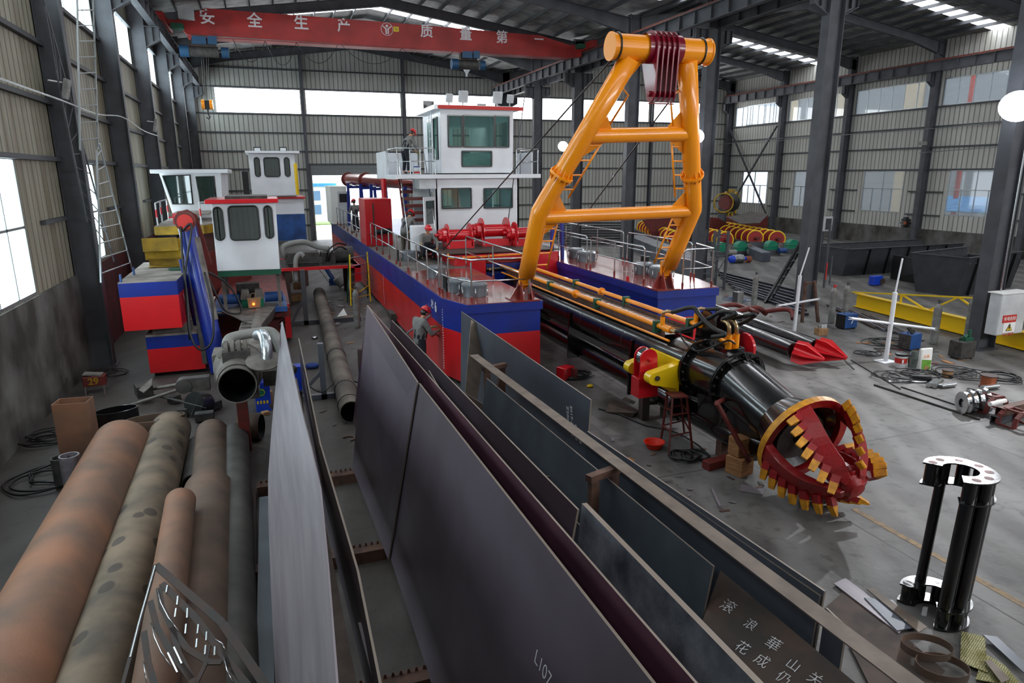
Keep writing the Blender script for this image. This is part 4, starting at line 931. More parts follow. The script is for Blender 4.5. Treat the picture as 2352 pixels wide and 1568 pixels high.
# cutter head ------------------------------------------------------------
s_, u_, d_ = frame(CD, (0, 0, 1))     # s right, u up, d along the axis forward
def cp(th, ax, r): return RC + d_*ax + (s_*math.cos(th)+u_*math.sin(th))*r
m = MB(); m.lathe([(.70, -.10), (.84, -.10), (.84, .02)], RC, CD, 48, sm=False); o = m; o.lathe([(.84, .02), (.70, .02)], RC, CD, 48, mi=1, sm=False); o.lathe([(.70, .02), (.70, -.10)], RC, CD, 48, mi=1, sm=False)
o.build('cutter_ring', ['tooth_yellow', 'red_cutter'], cl, label='yellow edged red cutter ring')
NA = 5
def arm(i, twist=-.62):
    th0 = 2*PI*i/NA-.25; N = 10; pts = []
    for k in range(N+1):
        t = k/N; th = th0+twist*t; ax = 1.18*t**.92; r = .78*(1-t**2.3)+.2*t**2.3
        pts.append((th, ax, r))
    a = MB(); vs = []
    for (th, ax, r) in pts:
        wq = .30+.06*math.sin(PI*ax/1.2)                    # blade width leans inward along the sweep
        for (dr, dt) in ((.045, 0), (.045, wq*.9), (-.10, wq*1.0), (-.06, 0)): vs.append(cp(th+dt/max(r, .42)*.9, ax-.02, r+dr))
    fs = []
    for k in range(N):
        for j in range(4): fs.append((k*4+j, k*4+(j+1) % 4, (k+1)*4+(j+1) % 4, (k+1)*4+j))
    fs += [(0, 3, 2, 1), tuple(N*4+j for j in range(4))]
    a.add(vs, fs, 0); ao = a.build('cutter_arm', 'red_cutter', cl, .012)
    hold = MB(); tooth = MB()
    for k in range(7):
        t = (k+.65)/7.6; th = th0+twist*t; ax = 1.18*t**.92; r = .78*(1-t**2.3)+.2*t**2.3
        P = cp(th, ax, r+.01); rad = (s_*math.cos(th)+u_*math.sin(th)); tan = (-s_*math.sin(th)+u_*math.cos(th))
        dr = (rad*.55-tan*.75+d_*(.25+.5*t)).normalized(); side = (cp(th+twist*.1, ax+.12, r)-cp(th, ax, r)).normalized()
        hold.beam(P-dr*.02, P+dr*.13, .125, .10, up=dr.cross(side)).cut()
        s2, u2, _ = frame(dr, dr.cross(side)); A = P+dr*.12; B = P+dr*.30
        q = ((-1, -1), (1, -1), (1, 1), (-1, 1))
        tooth.hexa([A+s2*x*.062+u2*y*.055 for x, y in q]+[B+s2*x*.05+u2*(y*.012) for x, y in q]).cut()
    hold.build('tooth_holder', 'red_cutter', ao); tooth.build('tooth', 'tooth_yellow', ao)
for i in range(NA): arm(i)
m = MB(); m.lathe([(.0, 1.26), (.13, 1.24), (.21, 1.1), (.21, .8), (.16, .75), (.16, .3), (0, .3)], RC, CD, 24); m.build('cutter_hub', 'red_cutter', cl)
m = MB()
for i, a in enumerate((0, 1.5, 3, 4.5)): m.ball(cp(a, 1.0, .2), .09, 10, 8)
m.build('hub_boss', 'red_cutter', cl)
MB().lathe([(.47, -.6), (.70, -.1), (.69, -.08), (.45, -.4)], RC, CD, 40).build('flared_collar', 'black_paint', cl)
MB().tube(RC-CD*.2, RC+CD*.4, .14, n=16).build('cutter_shaft', 'black_paint', cl)
m = MB(); p0 = RC+CD*.0; m.lathe([(.46, -.14), (.46, -.1), (0.1, -.1)], RC, CD, 32, sm=False); m.build('nose_face', 'black_dusty', cl)
# ================================================================== OVERHEAD CRANE
cr = thing('overhead_crane', 'red overhead travelling crane girder with white Chinese lettering spanning the left bay', 'crane', (7.5, 41.6, 12.9))
CY = 41.3
m = MB(); m.prism([(-3.6, 12.95), (-3.2, 12.55), (18.4, 12.42), (19.4, 12.55), (19.4, 13.0), (16.6, 13.62), (7.5, 13.78), (-2.2, 13.86), (-3.6, 13.3)], (0, CY+.3, 0), (1, 0, 0), (0, 0, 1), .6); m.build('bridge_girder', 'red_crane', cr)
m = MB(); m.box((-3.2, CY-.16, 12.40), (18.6, CY+.76, 12.44)); m.build('lower_flange', 'red_crane', cr)
for x in (-4.25, 19.55):
    m = MB(); m.box((x-.18, CY-1.5, 12.88), (x+.18, CY+2.1, 13.28)); o = m.build('end_carriage', 'red_crane', cr, .02)
    k = MB()
    for y in (-1.2, 1.8): k.tube((x-.06, CY+y, 12.99), (x+.06, CY+y, 12.99), .15, n=16).cut()
    k.build('wheel', 'stand_dark', o)
    MB().box((x+(.1 if x < 0 else -.9), CY-.1, 12.9), (x+(.9 if x < 0 else -.1), CY+.7, 13.2)).build('girder_end', 'red_crane', cr)
MB().box((-3.5, CY-.45, 13.2), (-2.75, CY-.1, 13.75)).build('electric_cabinet', 'white_matte', cr); MB().box((18.9, CY-.6, 12.95), (19.4, CY-.1, 13.2)).box((-3.9, CY-.6, 12.7), (-3.3, CY-.1, 12.95)).build('drive_motor', 'green_clamp', cr)
mat('lettering', (214, 206, 208), .6)
for ch_, px, py, s in (('安', 476, 41, .78), ('全', 585, 49, .78), ('生', 692, 54, .78), ('产', 790, 60, .74), ('质', 980, 73, .76), ('量', 1070, 80, .76), ('第', 1153, 87, .76), ('一', 1238, 92, .62)):
    p = GY(px, py, CY-.01); text_mesh(ch_, s, p, (1, 0, 0), (0, 0, 1), 'crane_character', 'lettering', cr, .004, .012)
p = GY(889, 67, CY-.012); m = MB(); m.torus(p, .33, .016, (0, 1, 0), 32, 4); m.ball(p+V((0, 0, .17)), .075, 12, 6, sx=(1, .2, 1))
for s in (-1, 1): m.prism([(0, -.26), (.07, -.26), (.08, .0), (.26, .17), (.18, .17), (.03, .05), (0, .05)], p+V((s*.02, 0, 0)), (s, 0, 0), (0, 0, 1), .01)
m.build('safety_emblem', 'lettering', cr)
p = GY(910, 67, CY-.012); MB().box((p.x-.15, p.y-.01, p.z-.13), (p.x+.15, p.y, p.z+.13)).build('yellow_tag', 'sign_yellow', cr); text_mesh('5t', .2, p+V((0, -.02, 0)), (1, 0, 0), (0, 0, 1), 'tag_text', 'sign_black', cr, .002)
def hoist(px, label, w, hang):
    p = GY(px, 118 if px < 800 else 128, CY+.3); x = p.x; z = 12.4
    t = thing('electric_hoist', label, 'hoist', (x, CY+.3, z-.9), 'blue hoists under the red girder')
    m = MB(); m.tube((x-w*.55, CY+.3, z-.62), (x+w*.45, CY+.3, z-.62), .27, n=20); m.build('rope_drum', 'black_dusty', t)
    m = MB(); m.tube((x-w*.8, CY+.3, z-.62), (x-w*.5, CY+.3, z-.62), .3, n=20).cut(); m.tube((x+w*.55, CY+.3, z-.62), (x+w*.8, CY+.3, z-.62), .27, n=20); m.build('motor', 'hoist_blue', t)
    MB().box((x-w*.35, CY-.2, z-.32), (x+w*.1, CY-.05, z+.05)).box((x+w*.15, CY-.2, z-.3), (x+w*.45, CY-.05, z+.1)).build('control_box', 'hoist_blue', t)
    MB().box((x-w*.4, CY+.1, z-.4), (x+w*.4, CY+.5, z-.02)).build('trolley', 'stand_dark', t)
    if not hang: MB().prism([(-.2, 0), (.2, 0), (0, -.3)], (x-.1, CY+.3, z-.9), (1, 0, 0), (0, 0, 1), .1).tube((x-.1, CY+.3, z-1.3), (x-.1, CY+.3, z-1.1), .06).build('hook_guide', 'white_matte', t)
    return t, x, z
hoist(1075, 'blue electric hoist under the red girder, right of the middle', 1.3, False)
t, hx, hz = hoist(470, 'blue electric hoist near the left end of the red girder', 1.5, True)
hk = thing('hook_block', 'orange and black crane hook block hanging on ropes near the far left corner', 'hook', GY(476, 240, CY+.3)); p = GY(476, 240, CY+.3)
m = MB()
for dx in (-.12, -.05, .05, .12): m.tube((p.x+dx, p.y, p.z+.2), (hx+dx*1.5, p.y, hz-.7), .012, n=5).cut()
m.build('rope', 'black_plain', hk)
m = MB()
for s in (-1, 1): m.tube((p.x+s*.12, p.y, p.z), (p.x+s*.28, p.y, p.z), .25, n=18).cut()
m.build('pulley', 'orange', hk); MB().box((p.x-.13, p.y-.1, p.z-.25), (p.x+.13, p.y+.1, p.z+.2)).build('block', 'black_plain', hk)
MB().path([p+V((0, 0, -.25)), p+V((0, 0, -.5)), p+V((.08, 0, -.62)), p+V((0, 0, -.75)), p+V((-.1, 0, -.65))], .035, 8).build('hook', 'black_plain', hk)
m = MB()
for x0, x1, s in ((2.0-3, .6, 1.1), (.6, 2.2, 1.2), (2.2, 4.4, 1.0), (4.6, 8, .9), (8, 11, .7)):
    m.path([(x0+(x1-x0)*i/12, CY-.25, 12.4-s*4*(i/12)*(1-i/12)) for i in range(13)], .014, 5).cut()
m.build('festoon_cable', 'black_plain', cr)
# ================================================================== SPUD POLES, RED BENT PIPES
def spud(a, b, tipc, r, label):
    A, B, T = V(a), V(b), V(tipc); t = thing('spud_pole', label, 'steel pole', (B.x, B.y, 0), 'spud poles on the floor'); 
    MB().tube(A, B, r, n=24).build('pole_tube', 'black_paint', t); d = (T-B).normalized(); s, u, _ = frame(d); k = MB()
    k.tube(B, T, r*.8, .05, n=8); 
    for i in range(6):
        a_ = i*PI/3; w_ = s*math.cos(a_)+u*math.sin(a_); k.slab([B-d*.05, B+w_*r*1.35, B+d*(T-B).length*.35+w_*r*1.45, T+w_*.05, T], .02)
    k.build('pointed_tip', 'red_bright', t)
spud(GZ(1480, 672, .45), GZ(1824, 805, .45), GZ(1893, 826, .3), .24, 'black spud pole lying on the floor with a red pointed tip, the nearer one')
spud(GZ(1560, 682, .45), GZ(1875, 797, .45), GZ(1945, 822, .3), .24, 'black spud pole with red arrow shaped tip behind the nearer one')
m = MB(); m.path(smooth([GZ(1645, 705, .5), GZ(1690, 700, .5), GZ(1740, 718, .4)]), .09, 12); solo(m, 'bent_pipe', 'red_rusty', 'dark red bent pipe lying behind the yellow hoses, leftmost of three', 'pipe', 'dark red bent pipes')
m = MB(); m.path(smooth([GZ(1665, 722, .4), GZ(1735, 707, .45), GZ(1760, 720, .2)]), .1, 12); solo(m, 'bent_pipe', 'red_rusty', 'dark red bent pipe with an open end in the middle of three', 'pipe', 'dark red bent pipes')
m = MB(); m.path(smooth([GZ(1755, 715, .3), GZ(1800, 710, .45), GZ(1818, 716, .4), GZ(1822, 732, .2)]), .09, 12); solo(m, 'bent_pipe', 'red_rusty', 'dark red bent pipe curving down beside the white cross stand', 'pipe', 'dark red bent pipes')
# ================================================================== LEFT SIDE BOATS AND MACHINES
def rpane(mb, gl, a, b, c, d, y, r, k=6):
    """rounded window: ring builder mb, glass builder gl, in the plane y"""
    P = []
    for cx, cz, a0 in ((b-r, d-r, 0), (a+r, d-r, PI/2), (a+r, c+r, PI), (b-r, c+r, 1.5*PI)):
        for i in range(k+1): P.append((cx+r*math.cos(a0+PI/2*i/k), cz+r*math.sin(a0+PI/2*i/k)))
    mb.path([(p[0], y-.012, p[1]) for p in P], .026, 6, closed=True)
    gl.prism(P, (0, y, 0), (1, 0, 0), (0, 0, 1), .012)
def cabin(t, x0, x1, y0, y1, z0, z1, wins, mat_='white_paint', top=None, taper=0, side=None):
    MB().hexa([(x0+taper, y0, z0), (x1-taper*.6, y0, z0), (x1-taper*.6, y1, z0), (x0+taper, y1, z0), (x0, y0, z1), (x1, y0, z1), (x1, y1, z1), (x0, y1, z1)]).build('cabin_body', mat_, t, .03)
    for (a, b, c, d, r) in wins:
        f, g = MB(), MB(); rpane(f, g, a, b, c, d, y0-.008, r); fo = f.build('window_frame', 'black_plain', t); g.build('pane', 'pane_grey', fo)
# raised float with hatch
t = thing('float_box', 'red and blue float box raised on top of another one, dusty top', 'pontoon', (-3.1, 19.7, 1.4))
m = MB(); 
P = [(-3.84, 19.65), (-2.46, 19.65), (-2.3, 24.2), (-3.9, 24.2)]
for z0, z1, mi in ((1.44, 2.33, 0), (2.33, 2.70, 1)): m.add([(x, y, z0) for x, y in P]+[(x, y, z1) for x, y in P], [(0, 3, 2, 1), (4, 5, 6, 7), (0, 1, 5, 4), (1, 2, 6, 5), (2, 3, 7, 6), (3, 0, 4, 7)], mi)
m.build('float_shell', ['red_paint', 'blue_paint'], t)
MB().slab([(-3.84, 19.66, 2.71), (-2.46, 19.66, 2.71), (-2.3, 24.2, 2.71), (-3.9, 24.2, 2.71)], .02, w=(0, 0, 1)).build('dusty_top', 'dust_top', t)
k = MB(); 
for x, y in ((-3.78, 19.8), (-3.7, 21.2), (-2.42, 21.2)): k.prism([(-.1, 0), (.1, 0), (.07, .22), (-.07, .22)], (x, y, 2.7), (0, 1, 0), (0, 0, 1), .03).cut()
k.build('lifting_eye', 'blue_mid', t)
k = MB(); k.tube((-2.65, 21.9, 2.71), (-2.65, 21.9, 2.76), .28, n=20); k.build('manhole', 'green_clamp', t)
k = MB()
for i in range(5):
    for j in range(2): k.beam((-2.395+.003*i-.0, 20.2+i*.5, 2.25-.0), (-2.39, 20.45+i*.5, 1.75+j*.15), .006, .03)
k.build('side_lettering', 'white_matte', t, label='vertical white painted characters')
t = thing('louvre_hatch', 'yellow louvred steel hatch standing on the dusty float box', 'hatch', (-3.0, 22.6, 2.72))
a = [GY(x, y, 22.6) for x, y in ((333, 540), (412, 537), (416, 598), (342, 603))]
m = MB(); x0, x1 = a[3].x, a[2].x
for z, w_ in ((2.74, .0), (3.0, -.03), (3.25, -.06)): m.box((x0-.02, 22.55, z-.0), (x1, 22.85, z+.02)).cut(); 
m.build('hatch_shelf', 'yellow_dirty', t)
m = MB(); m.hexa([(x0-.1, 22.5, 3.22), (x1-.02, 22.5, 3.22), (x1-.02, 22.56, 3.22), (x0-.1, 22.56, 3.22), (x0-.12, 22.62, 3.6), (x1-.05, 22.62, 3.6), (x1-.05, 22.66, 3.6), (x0-.12, 22.66, 3.6)]).cut(); m.hexa([(x0-.08, 22.62, 2.96), (x1, 22.62, 2.96), (x1, 22.66, 2.96), (x0-.08, 22.66, 2.96), (x0-.1, 22.74, 3.22), (x1, 22.74, 3.22), (x1, 22.78, 3.22), (x0-.1, 22.78, 3.22)]).cut(); m.box((x0-.03, 22.85, 2.72), (x1+.02, 22.9, 3.55))
m.build('hatch_panel', 'yellow_dirty', t)
t = thing('float_box', 'lower red and blue float box carrying the raised one, bottom near the floor', 'pontoon', (-2.8, 20.1, .12))
m = MB()
for z0, z1, mi in ((.12, .80, 0), (.80, 1.14, 1)): m.box((-3.45, 20.1, z0), (-2.05, 26, z1), mi)
m.build('float_shell', ['red_paint', 'blue_paint'], t); MB().box((-3.45, 20.1, 1.14), (-2.05, 26, 1.20)).build('dusty_top', 'dust_top', t)
solo(MB().box((-3.3, 20.3, 1.20), (-2.3, 20.6, 1.44)).box((-3.3, 23, 1.20), (-2.3, 23.3, 1.44)), 'timber_packer', 'dusty_grey', 'grey timber packers between the two stacked float boxes', 'timber')
solo(MB().box((-3.4, 20.4, 0), (-2.2, 20.7, .12)).box((-3.4, 24, 0), (-2.2, 24.3, .12)), 'timber_packer', 'stand_dark', 'dark timber packers on the floor under the lower float box', 'timber')
# blue spud cylinder with red head
t = thing('spud_cylinder', 'tall leaning blue steel cylinder with a round red sheave at its top', 'spud', (-1.7, 19.9, 0))
A, B = V((-1.68, 19.9, .05)), GY(428, 512, 20.6)
m = MB(); m.tube(A, B, .24, n=28); m.build('cylinder', 'blue_paint', t)
m = MB(); m.tube(A.lerp(B, .35)+V((.075, -.02, 0)), A.lerp(B, .9)+V((.075, -.02, 0)), .19, n=28); m.build('dusty_face', 'dusty_grey', t)
m = MB(); m.tube(B+V((0, -.28, .05)), B+V((0, .22, .05)), .26, n=28); m.prism([(-.32, .1), (-.2, .3), (.05, .36), (.28, .2), (.52, -1.15), (.3, -1.25)], B+V((.0, .12, 0)), (1, 0, 0), (0, 0, 1), .08); m.build('sheave_head', 'red_rusty', t)
MB().tube(B+V((0, -.30, .05)), B+V((0, -.28, .05)), .2, n=28).build('sheave_disc', 'sign_red', t)
t2 = solo(MB().tube((-2.0, 20.9, .05), (-2.35, 21.3, 3.1), .2, n=24), 'blue_tube', 'blue_paint', 'shorter blue tube standing behind the leaning blue cylinder', 'steel pipe')
m = MB(); m.beam((-2.03, 19.95, .3), (-2.2, 20.4, 3.6), .12, .1).cut(); m.beam((-1.88, 20.0, .2), (-2.0, 20.4, 2.2), .1, .1); m.build('guide_bar', 'black_dusty', t)
for P, lb in (([GY(415, 520, 20.3), GY(420, 600, 20.1), GY(432, 700, 19.8), GY(438, 770, 19.6), GY(460, 803, 19.5), GY(488, 780, 19.6), GY(487, 700, 19.8), GY(470, 625, 20.0)], 'black hose hanging in a long loop beside the blue cylinder'),
              ([GY(470, 620, 21.5), GY(520, 650, 21.5), GY(548, 690, 21.3), GY(552, 718, 21.2), GY(520, 715, 21.0), GY(498, 680, 21.2), GY(480, 640, 21.4)], 'black hose loop hanging below the white cabin'),
              ([GY(418, 530, 20.3), GY(440, 520, 20.2), GY(425, 640, 20.0), GY(436, 780, 19.8)], 'black hose running straight down the blue cylinder')):
    solo(MB().path(smooth(P, 6), .03, 7), 'rubber_hose', 'black_rubber', lb, 'hose')
# boat with yellow and red bow and white wheelhouse
t = thing('wheelhouse_boat', 'red hulled boat with yellow rim, candy striped railing and white raked wheelhouse', 'boat', (-2.6, 30, 0))
Y = 29.0; f = lambda x, y, q=Y: GY(x, y, q)
a, b, c = f(355, 522, 27.5), f(466, 523, 27.5), f(530, 500, 33)
dz = a.z
MB().slab([(a.x, 27.5, 1.35), (b.x, 27.5, 1.35), (-.9, 30, 1.35), (-.9, 44, 1.35), (a.x-.3, 44, 1.35)], 2.5, w=(0, 0, 1)).build('hull_shell', 'red_rusty', t)
MB().slab([(a.x-.02, 27.47, dz-.13), (b.x+.03, 27.47, dz-.13), (-.86, 30, dz-.13), (-.86, 44, dz-.13), (a.x-.32, 44, dz-.13)], .3, w=(0, 0, 1)).build('yellow_rim', 'yellow_dirty', t)
MB().slab([(a.x, 27.55, dz+.03), (b.x, 27.55, dz+.03), (-.92, 30, dz+.03), (-.92, 44, dz+.03), (a.x-.25, 44, dz+.03)], .04, w=(0, 0, 1)).build('deck', 'dust_top', t)
MB().box((b.x-1.05, 28.2, dz+.04), (b.x-.9, 28.4, dz+.45)).tube((b.x-1.2, 28.3, dz+.3), (b.x-.7, 28.3, dz+.3), .03).build('bollard', 'red_bright', t)
MB().box((a.x+.3, 29.5, dz+.3), (b.x+.1, 33.5, dz+.36)).build('hatch_cover', 'dust_top', t)
r = MB(); rr = MB()
pl = [(a.x+.1, 27.6), (a.x+.0, 29.6), (a.x, 31.5)]; pr = [(b.x-.05, 27.7), (-1.0, 30), (-1.0, 32.5)]
for q in (pl, pr):
    r.path([(x, y, dz+.85) for x, y in q], .025, 6).cut()
    for x, y in q: r.tube((x, y, dz), (x, y, dz+.85), .03, n=8).cut(); rr.tube((x, y, dz+.35), (x, y, dz+.62), .034, n=8).cut()
r.build('railing', 'white_matte', t); rr.build('red_band', 'red_bright', t)
cx0, cx1 = f(382, 440, 32).x, f(516, 440, 32).x; TZ = f(400, 396, 32).z
q = lambda x, y: f(x, y, 31.98)
w = MB(); P = [q(364, 396), q(507, 393), q(512, 500), q(403, 500)]
w.slab([(p.x, 32.1, p.z) for p in P], .2, w=(0, 1, 0)); w.hexa([(P[3].x, 32.1, P[3].z-.4), (P[2].x, 32.1, P[2].z-.4), (P[2].x+.1, 35.5, P[2].z-.4), (P[3].x, 35.5, P[3].z-.4), (P[0].x, 32.1, P[0].z), (P[1].x, 32.1, P[1].z), (P[1].x+.1, 35.5, P[1].z), (P[0].x, 35.5, P[0].z)]); w.build('wheelhouse', 'white_paint', t)
a_, b_ = q(345, 389), q(517, 387); MB().box((a_.x, 31.8, a_.z-.16), (b_.x+.1, 35.7, a_.z)).build('roof', 'white_paint', t, .02)
for P in (((374, 404), (436, 402), (443, 468), (397, 468)), ((451, 406), (491, 405), (497, 466), (461, 466))):
    P3 = [q(*p)+V((0, -.02, 0)) for p in P]; fo = MB().path(P3, .04, 4, closed=True).build('window_frame', 'black_plain', t); MB().slab(P3, .012, w=(0, 1, 0)).build('pane', 'pane_dark', fo)
# white cabin with red roof
t = thing('control_cabin', 'small white control cabin with a red roof slab and three rounded windows', 'cabin', (-.7, 22, 2.6))
g = lambda x, y: GY(x, y, 22.0)
def wr_(x0, y0, x1, y1, r): a, b = g(x0, y0), g(x1, y1); return (a.x, b.x, b.z, a.z, r)
MB().hexa([(g(499, 623).x, 22.0, g(499, 623).z), (g(643, 618).x, 22.0, g(643, 618).z), (.1, 24.0, 2.6), (-1.6, 24.0, 2.6), (g(484, 465).x, 22.0, 4.6), (g(633, 461).x, 22.0, 4.6), (.15, 24, 4.6), (-1.62, 24, 4.6)]).build('cabin_body', 'white_paint', t, .02)
MB().box((g(470, 458).x, 21.8, 4.6), (g(638, 455).x, 24.3, 4.72)).build('roof', 'red_bright', t, .01); MB().box((-1.2, 22.2, 4.72), (.0, 24, 4.8)).build('roof_mat', 'black_dusty', t)
for w_ in (wr_(488, 476, 517, 551, .14), wr_(523, 474, 598, 549, .12), wr_(605, 473, 629, 546, .12)):
    f_, gl = MB(), MB(); rpane(f_, gl, *w_[:4], 21.985, w_[4]); fo = f_.build('window_frame', 'black_plain', t); gl.build('pane', 'pane_grey', fo)
MB().box((-1.6, 22.02, 2.42), (.2, 24, 2.6)).build('base_frame', 'green_clamp', t)
m = MB()
for x, y in ((-1.5, 22.3), (.1, 22.3), (-1.5, 23.7), (.1, 23.7)): m.box((x-.05, y-.05, 1.25), (x+.05, y+.05, 2.42)).cut()
m.build('leg', 'dusty_grey', t)
# red hull below with blue winch bed, gearboxes
t = thing('dredger_hull', 'dusty red hull of an older dredger with a blue winch bed below the white cabin', 'boat', (-.8, 23.4, .1))
a, b = GZ(668, 772, .05), GZ(500, 690, 1.3)
m = MB(); m.box((-1.95, 23.3, .1), (-1.35, 23.5, 1.15)); m.box((-1.95, 22.6, .95), (.36, 22.8, 1.25)).box((-.35, 23.3, .1), (.38, 23.5, 1.15)).box((-2.0, 23.5, .1), (.4, 32, 1.2)); m.build('hull_shell', 'red_rusty', t)
MB().box((.2, 23.2, .1), (.38, 23.32, 1.25)).build('hull_edge', 'red_paint', t)
MB().box((-1.9, 22.2, 1.2), (.3, 24.4, 1.36)).build('winch_bed', 'blue_mid', t)
m = MB()
for x0, x1 in ((-1.7, -1.1), (-.35, .2)): m.tube((x0, 22.7, 1.62), (x1, 22.7, 1.62), .16, n=16).cut()
m.build('winch_drum', 'blue_mid', t); m = MB()
for x in (-.92, -.52):
    m.box((x-.13, 22.45, 1.36), (x+.13, 22.85, 1.62)).cut()
m.build('gearbox_base', 'green_gear', t); m = MB()
for x in (-.92, -.52): m.hexa([(x-.15, 22.42, 1.62), (x+.15, 22.42, 1.62), (x+.15, 22.88, 1.62), (x-.15, 22.88, 1.62), (x-.1, 22.5, 1.9), (x+.1, 22.5, 1.9), (x+.1, 22.8, 1.9), (x-.1, 22.8, 1.9)]).cut()
m.build('gearbox_lid', 'dusty_grey', t)
m = MB()
for i in range(9): m.box((.08, 23.1, .2+i*.12), (.2, 23.28, .22+i*.12)).cut()
m.build('step', 'stand_dark', t)
# deck clutter behind: control desk, engine
solo(MB().box((-1.2, 23.2, 1.36), (-.5, 23.6, 2.0)), 'engine_block', 'black_dusty', 'dark engine block under the small white cabin', 'engine')
# suction boom of the older dredger
t = thing('suction_boom', 'long dusty grey suction boom ending in an open round pipe mouth', 'dredge ladder', (-.8, 14, .6))
BT_, BH = V((-.72, 22.6, 1.32)), V((-.83, 13.8, 1.35))
m = MB(); m.hexa([(-1.15, 14.3, .9), (-.5, 14.3, .9), (-.62, 22.4, .9), (-1.02, 22.4, .9), (-1.1, 14.3, 1.62), (-.55, 14.3, 1.62), (-.64, 22.4, 1.2), (-1.0, 22.4, 1.2)]); m.build('boom', 'dusty_grey', t, .02)
m = MB(); m.tube((-.58, 22.4, 1.25), (-.62, 14.6, 1.45), .14, n=18).cut(); m.build('boom_pipe', 'dusty_grey', t)
c = GY(545, 885, 13.0); m = MB(); m.pipe((c.x, 13.0, c.z), (c.x, 14.8, c.z), .345, .02, 32, 0, 1); m.build('mouth_pipe', ['dusty_grey', 'black_rubber'], t)
MB().tube((c.x, 14.2, c.z), (c.x, 14.22, c.z), .32, n=32).build('mouth_shade_disc', 'black_rubber', t)  # black disc and inner wall paint the shade inside the open mouth
m = MB(); m.box((c.x-.5, 14.3, c.z-.3), (c.x+.45, 15.0, c.z+.3)).cut().lathe([(.36, 0), (.5, 1.1), (.5, 1.2)], (c.x, 13.2, c.z), (0, 1, 0), 24); m.build('head_box', 'dusty_grey', t, .02)
m = MB(); m.box((c.x-.95, 13.35, c.z-.14), (c.x-.5, 13.55, c.z+.12)).cut(); m.box((c.x+.45, 13.35, c.z-.18), (c.x+1.0, 13.6, c.z+.12)).cut(); m.tube((c.x-.95, 13.33, c.z-.02), (c.x-.95, 13.57, c.z-.02), .14, n=16); m.build('side_arm', 'black_dusty', t)
s_c = GY(540, 800, 13.6); m = MB()
for i in range(4): m.tube((s_c.x-.2+i*.115, 13.7, s_c.z), (s_c.x-.13+i*.115, 13.7, s_c.z), .14, n=20).cut()
m.build('sheave', 'dusty_grey', t); MB().box((s_c.x-.24, 13.5, c.z+.3), (s_c.x+.26, 13.75, s_c.z-.05)).build('sheave_mount', 'black_dusty', t)
m = MB(); 
for i in range(6): m.box((-.98, 18.6+i*.55, 1.42-.02*i), (-.72, 18.63+i*.55, 1.44-.02*i)).cut()
m.build('foot_rung', 'black_dusty', t)
pf = MB(); pf.slab([GZ(508, 715, 1.35), GZ(560, 700, 1.35), GZ(640, 695, 1.35), GZ(600, 745, 1.35), GZ(575, 745, 1.35)], .03, w=(0, 0, 1)).cut(); pf.slab([GZ(498, 712, 1.3), GZ(560, 712, 1.3), GZ(560, 722, 1.3), GZ(500, 720, 1.3)], .03, w=(0, 0, 1)); pf.build('cross_plate', 'dusty_grey', t)
MB().slab([GZ(600, 745, 1.3), GZ(640, 700, 1.3), GZ(640, 715, 1.0), GZ(602, 762, 1.0)], .02).build('side_plate', 'black_dusty', t)
solo(MB().box((-.93, 13.7, 0), (-.73, 13.95, 1.05)), 'support_post', 'red_rusty', 'dark red support block under the round suction mouth', 'support')
# flexible ducts
solo(MB().path(smooth([GY(520, 795, 14.0), GY(530, 776, 14.2), GY(580, 765, 14.4), GY(622, 762, 14.5), GY(638, 785, 14.3), GY(655, 830, 14.0), GY(672, 850, 13.6)], 10), .1, 14), 'flexible_duct', 'hose_grey', 'grey ribbed flexible duct arching over the suction boom', 'duct')
solo(MB().path(smooth([GY(592, 770, 13.9), GY(605, 770, 13.6), GY(612, 800, 13.4), GY(612, 845, 13.3)], 10), .11, 16), 'flexible_duct', 'silver_duct', 'shiny silver foil duct bent downward through a flat grey disc', 'duct')
m = MB(); m.lathe([(0, .02), (.33, -.05), (.33, -.07), (0, 0)], GY(605, 822, 13.3), (0, -.35, 1), 24); solo(m, 'cover_disc', 'dusty_grey', 'flat grey disc with handle around the silver duct', 'lid')
m = MB(); m.lathe([(0, .02), (.2, -.04), (.2, -.06), (0, 0)], GY(520, 806, 14), (0, -.5, 1), 20); solo(m, 'cover_disc', 'dusty_grey', 'small pale disc with a handle left of the sheaves', 'lid')
# paper bag with light
t = thing('paper_bag', 'tan paper carrier bag with an orange glow standing on the grey boom', 'bag', GZ(585, 708, 1.4))
p = GZ(585, 706, 1.42)
MB().hexa([p+V((-.17, -.05, 0)), p+V((.17, -.02, 0)), p+V((.17, .1, 0)), p+V((-.17, .07, 0)), p+V((-.19, -.05, .3)), p+V((.2, -.02, .3)), p+V((.2, .08, .3)), p+V((-.19, .05, .3))]).build('bag_body', 'cardboard', t)
MB().path(smooth([p+V((-.09, .02, .3)), p+V((-.07, .02, .42)), p+V((.03, .02, .44)), p+V((.06, .02, .3))]), .01, 5).build('bag_handle', 'cardboard', t)
glow('ember', (255, 110, 30), 6); MB().ball(p+V((-.02, -.06, .12)), .035, 8, 6).build('glow_lamp', 'ember', t)
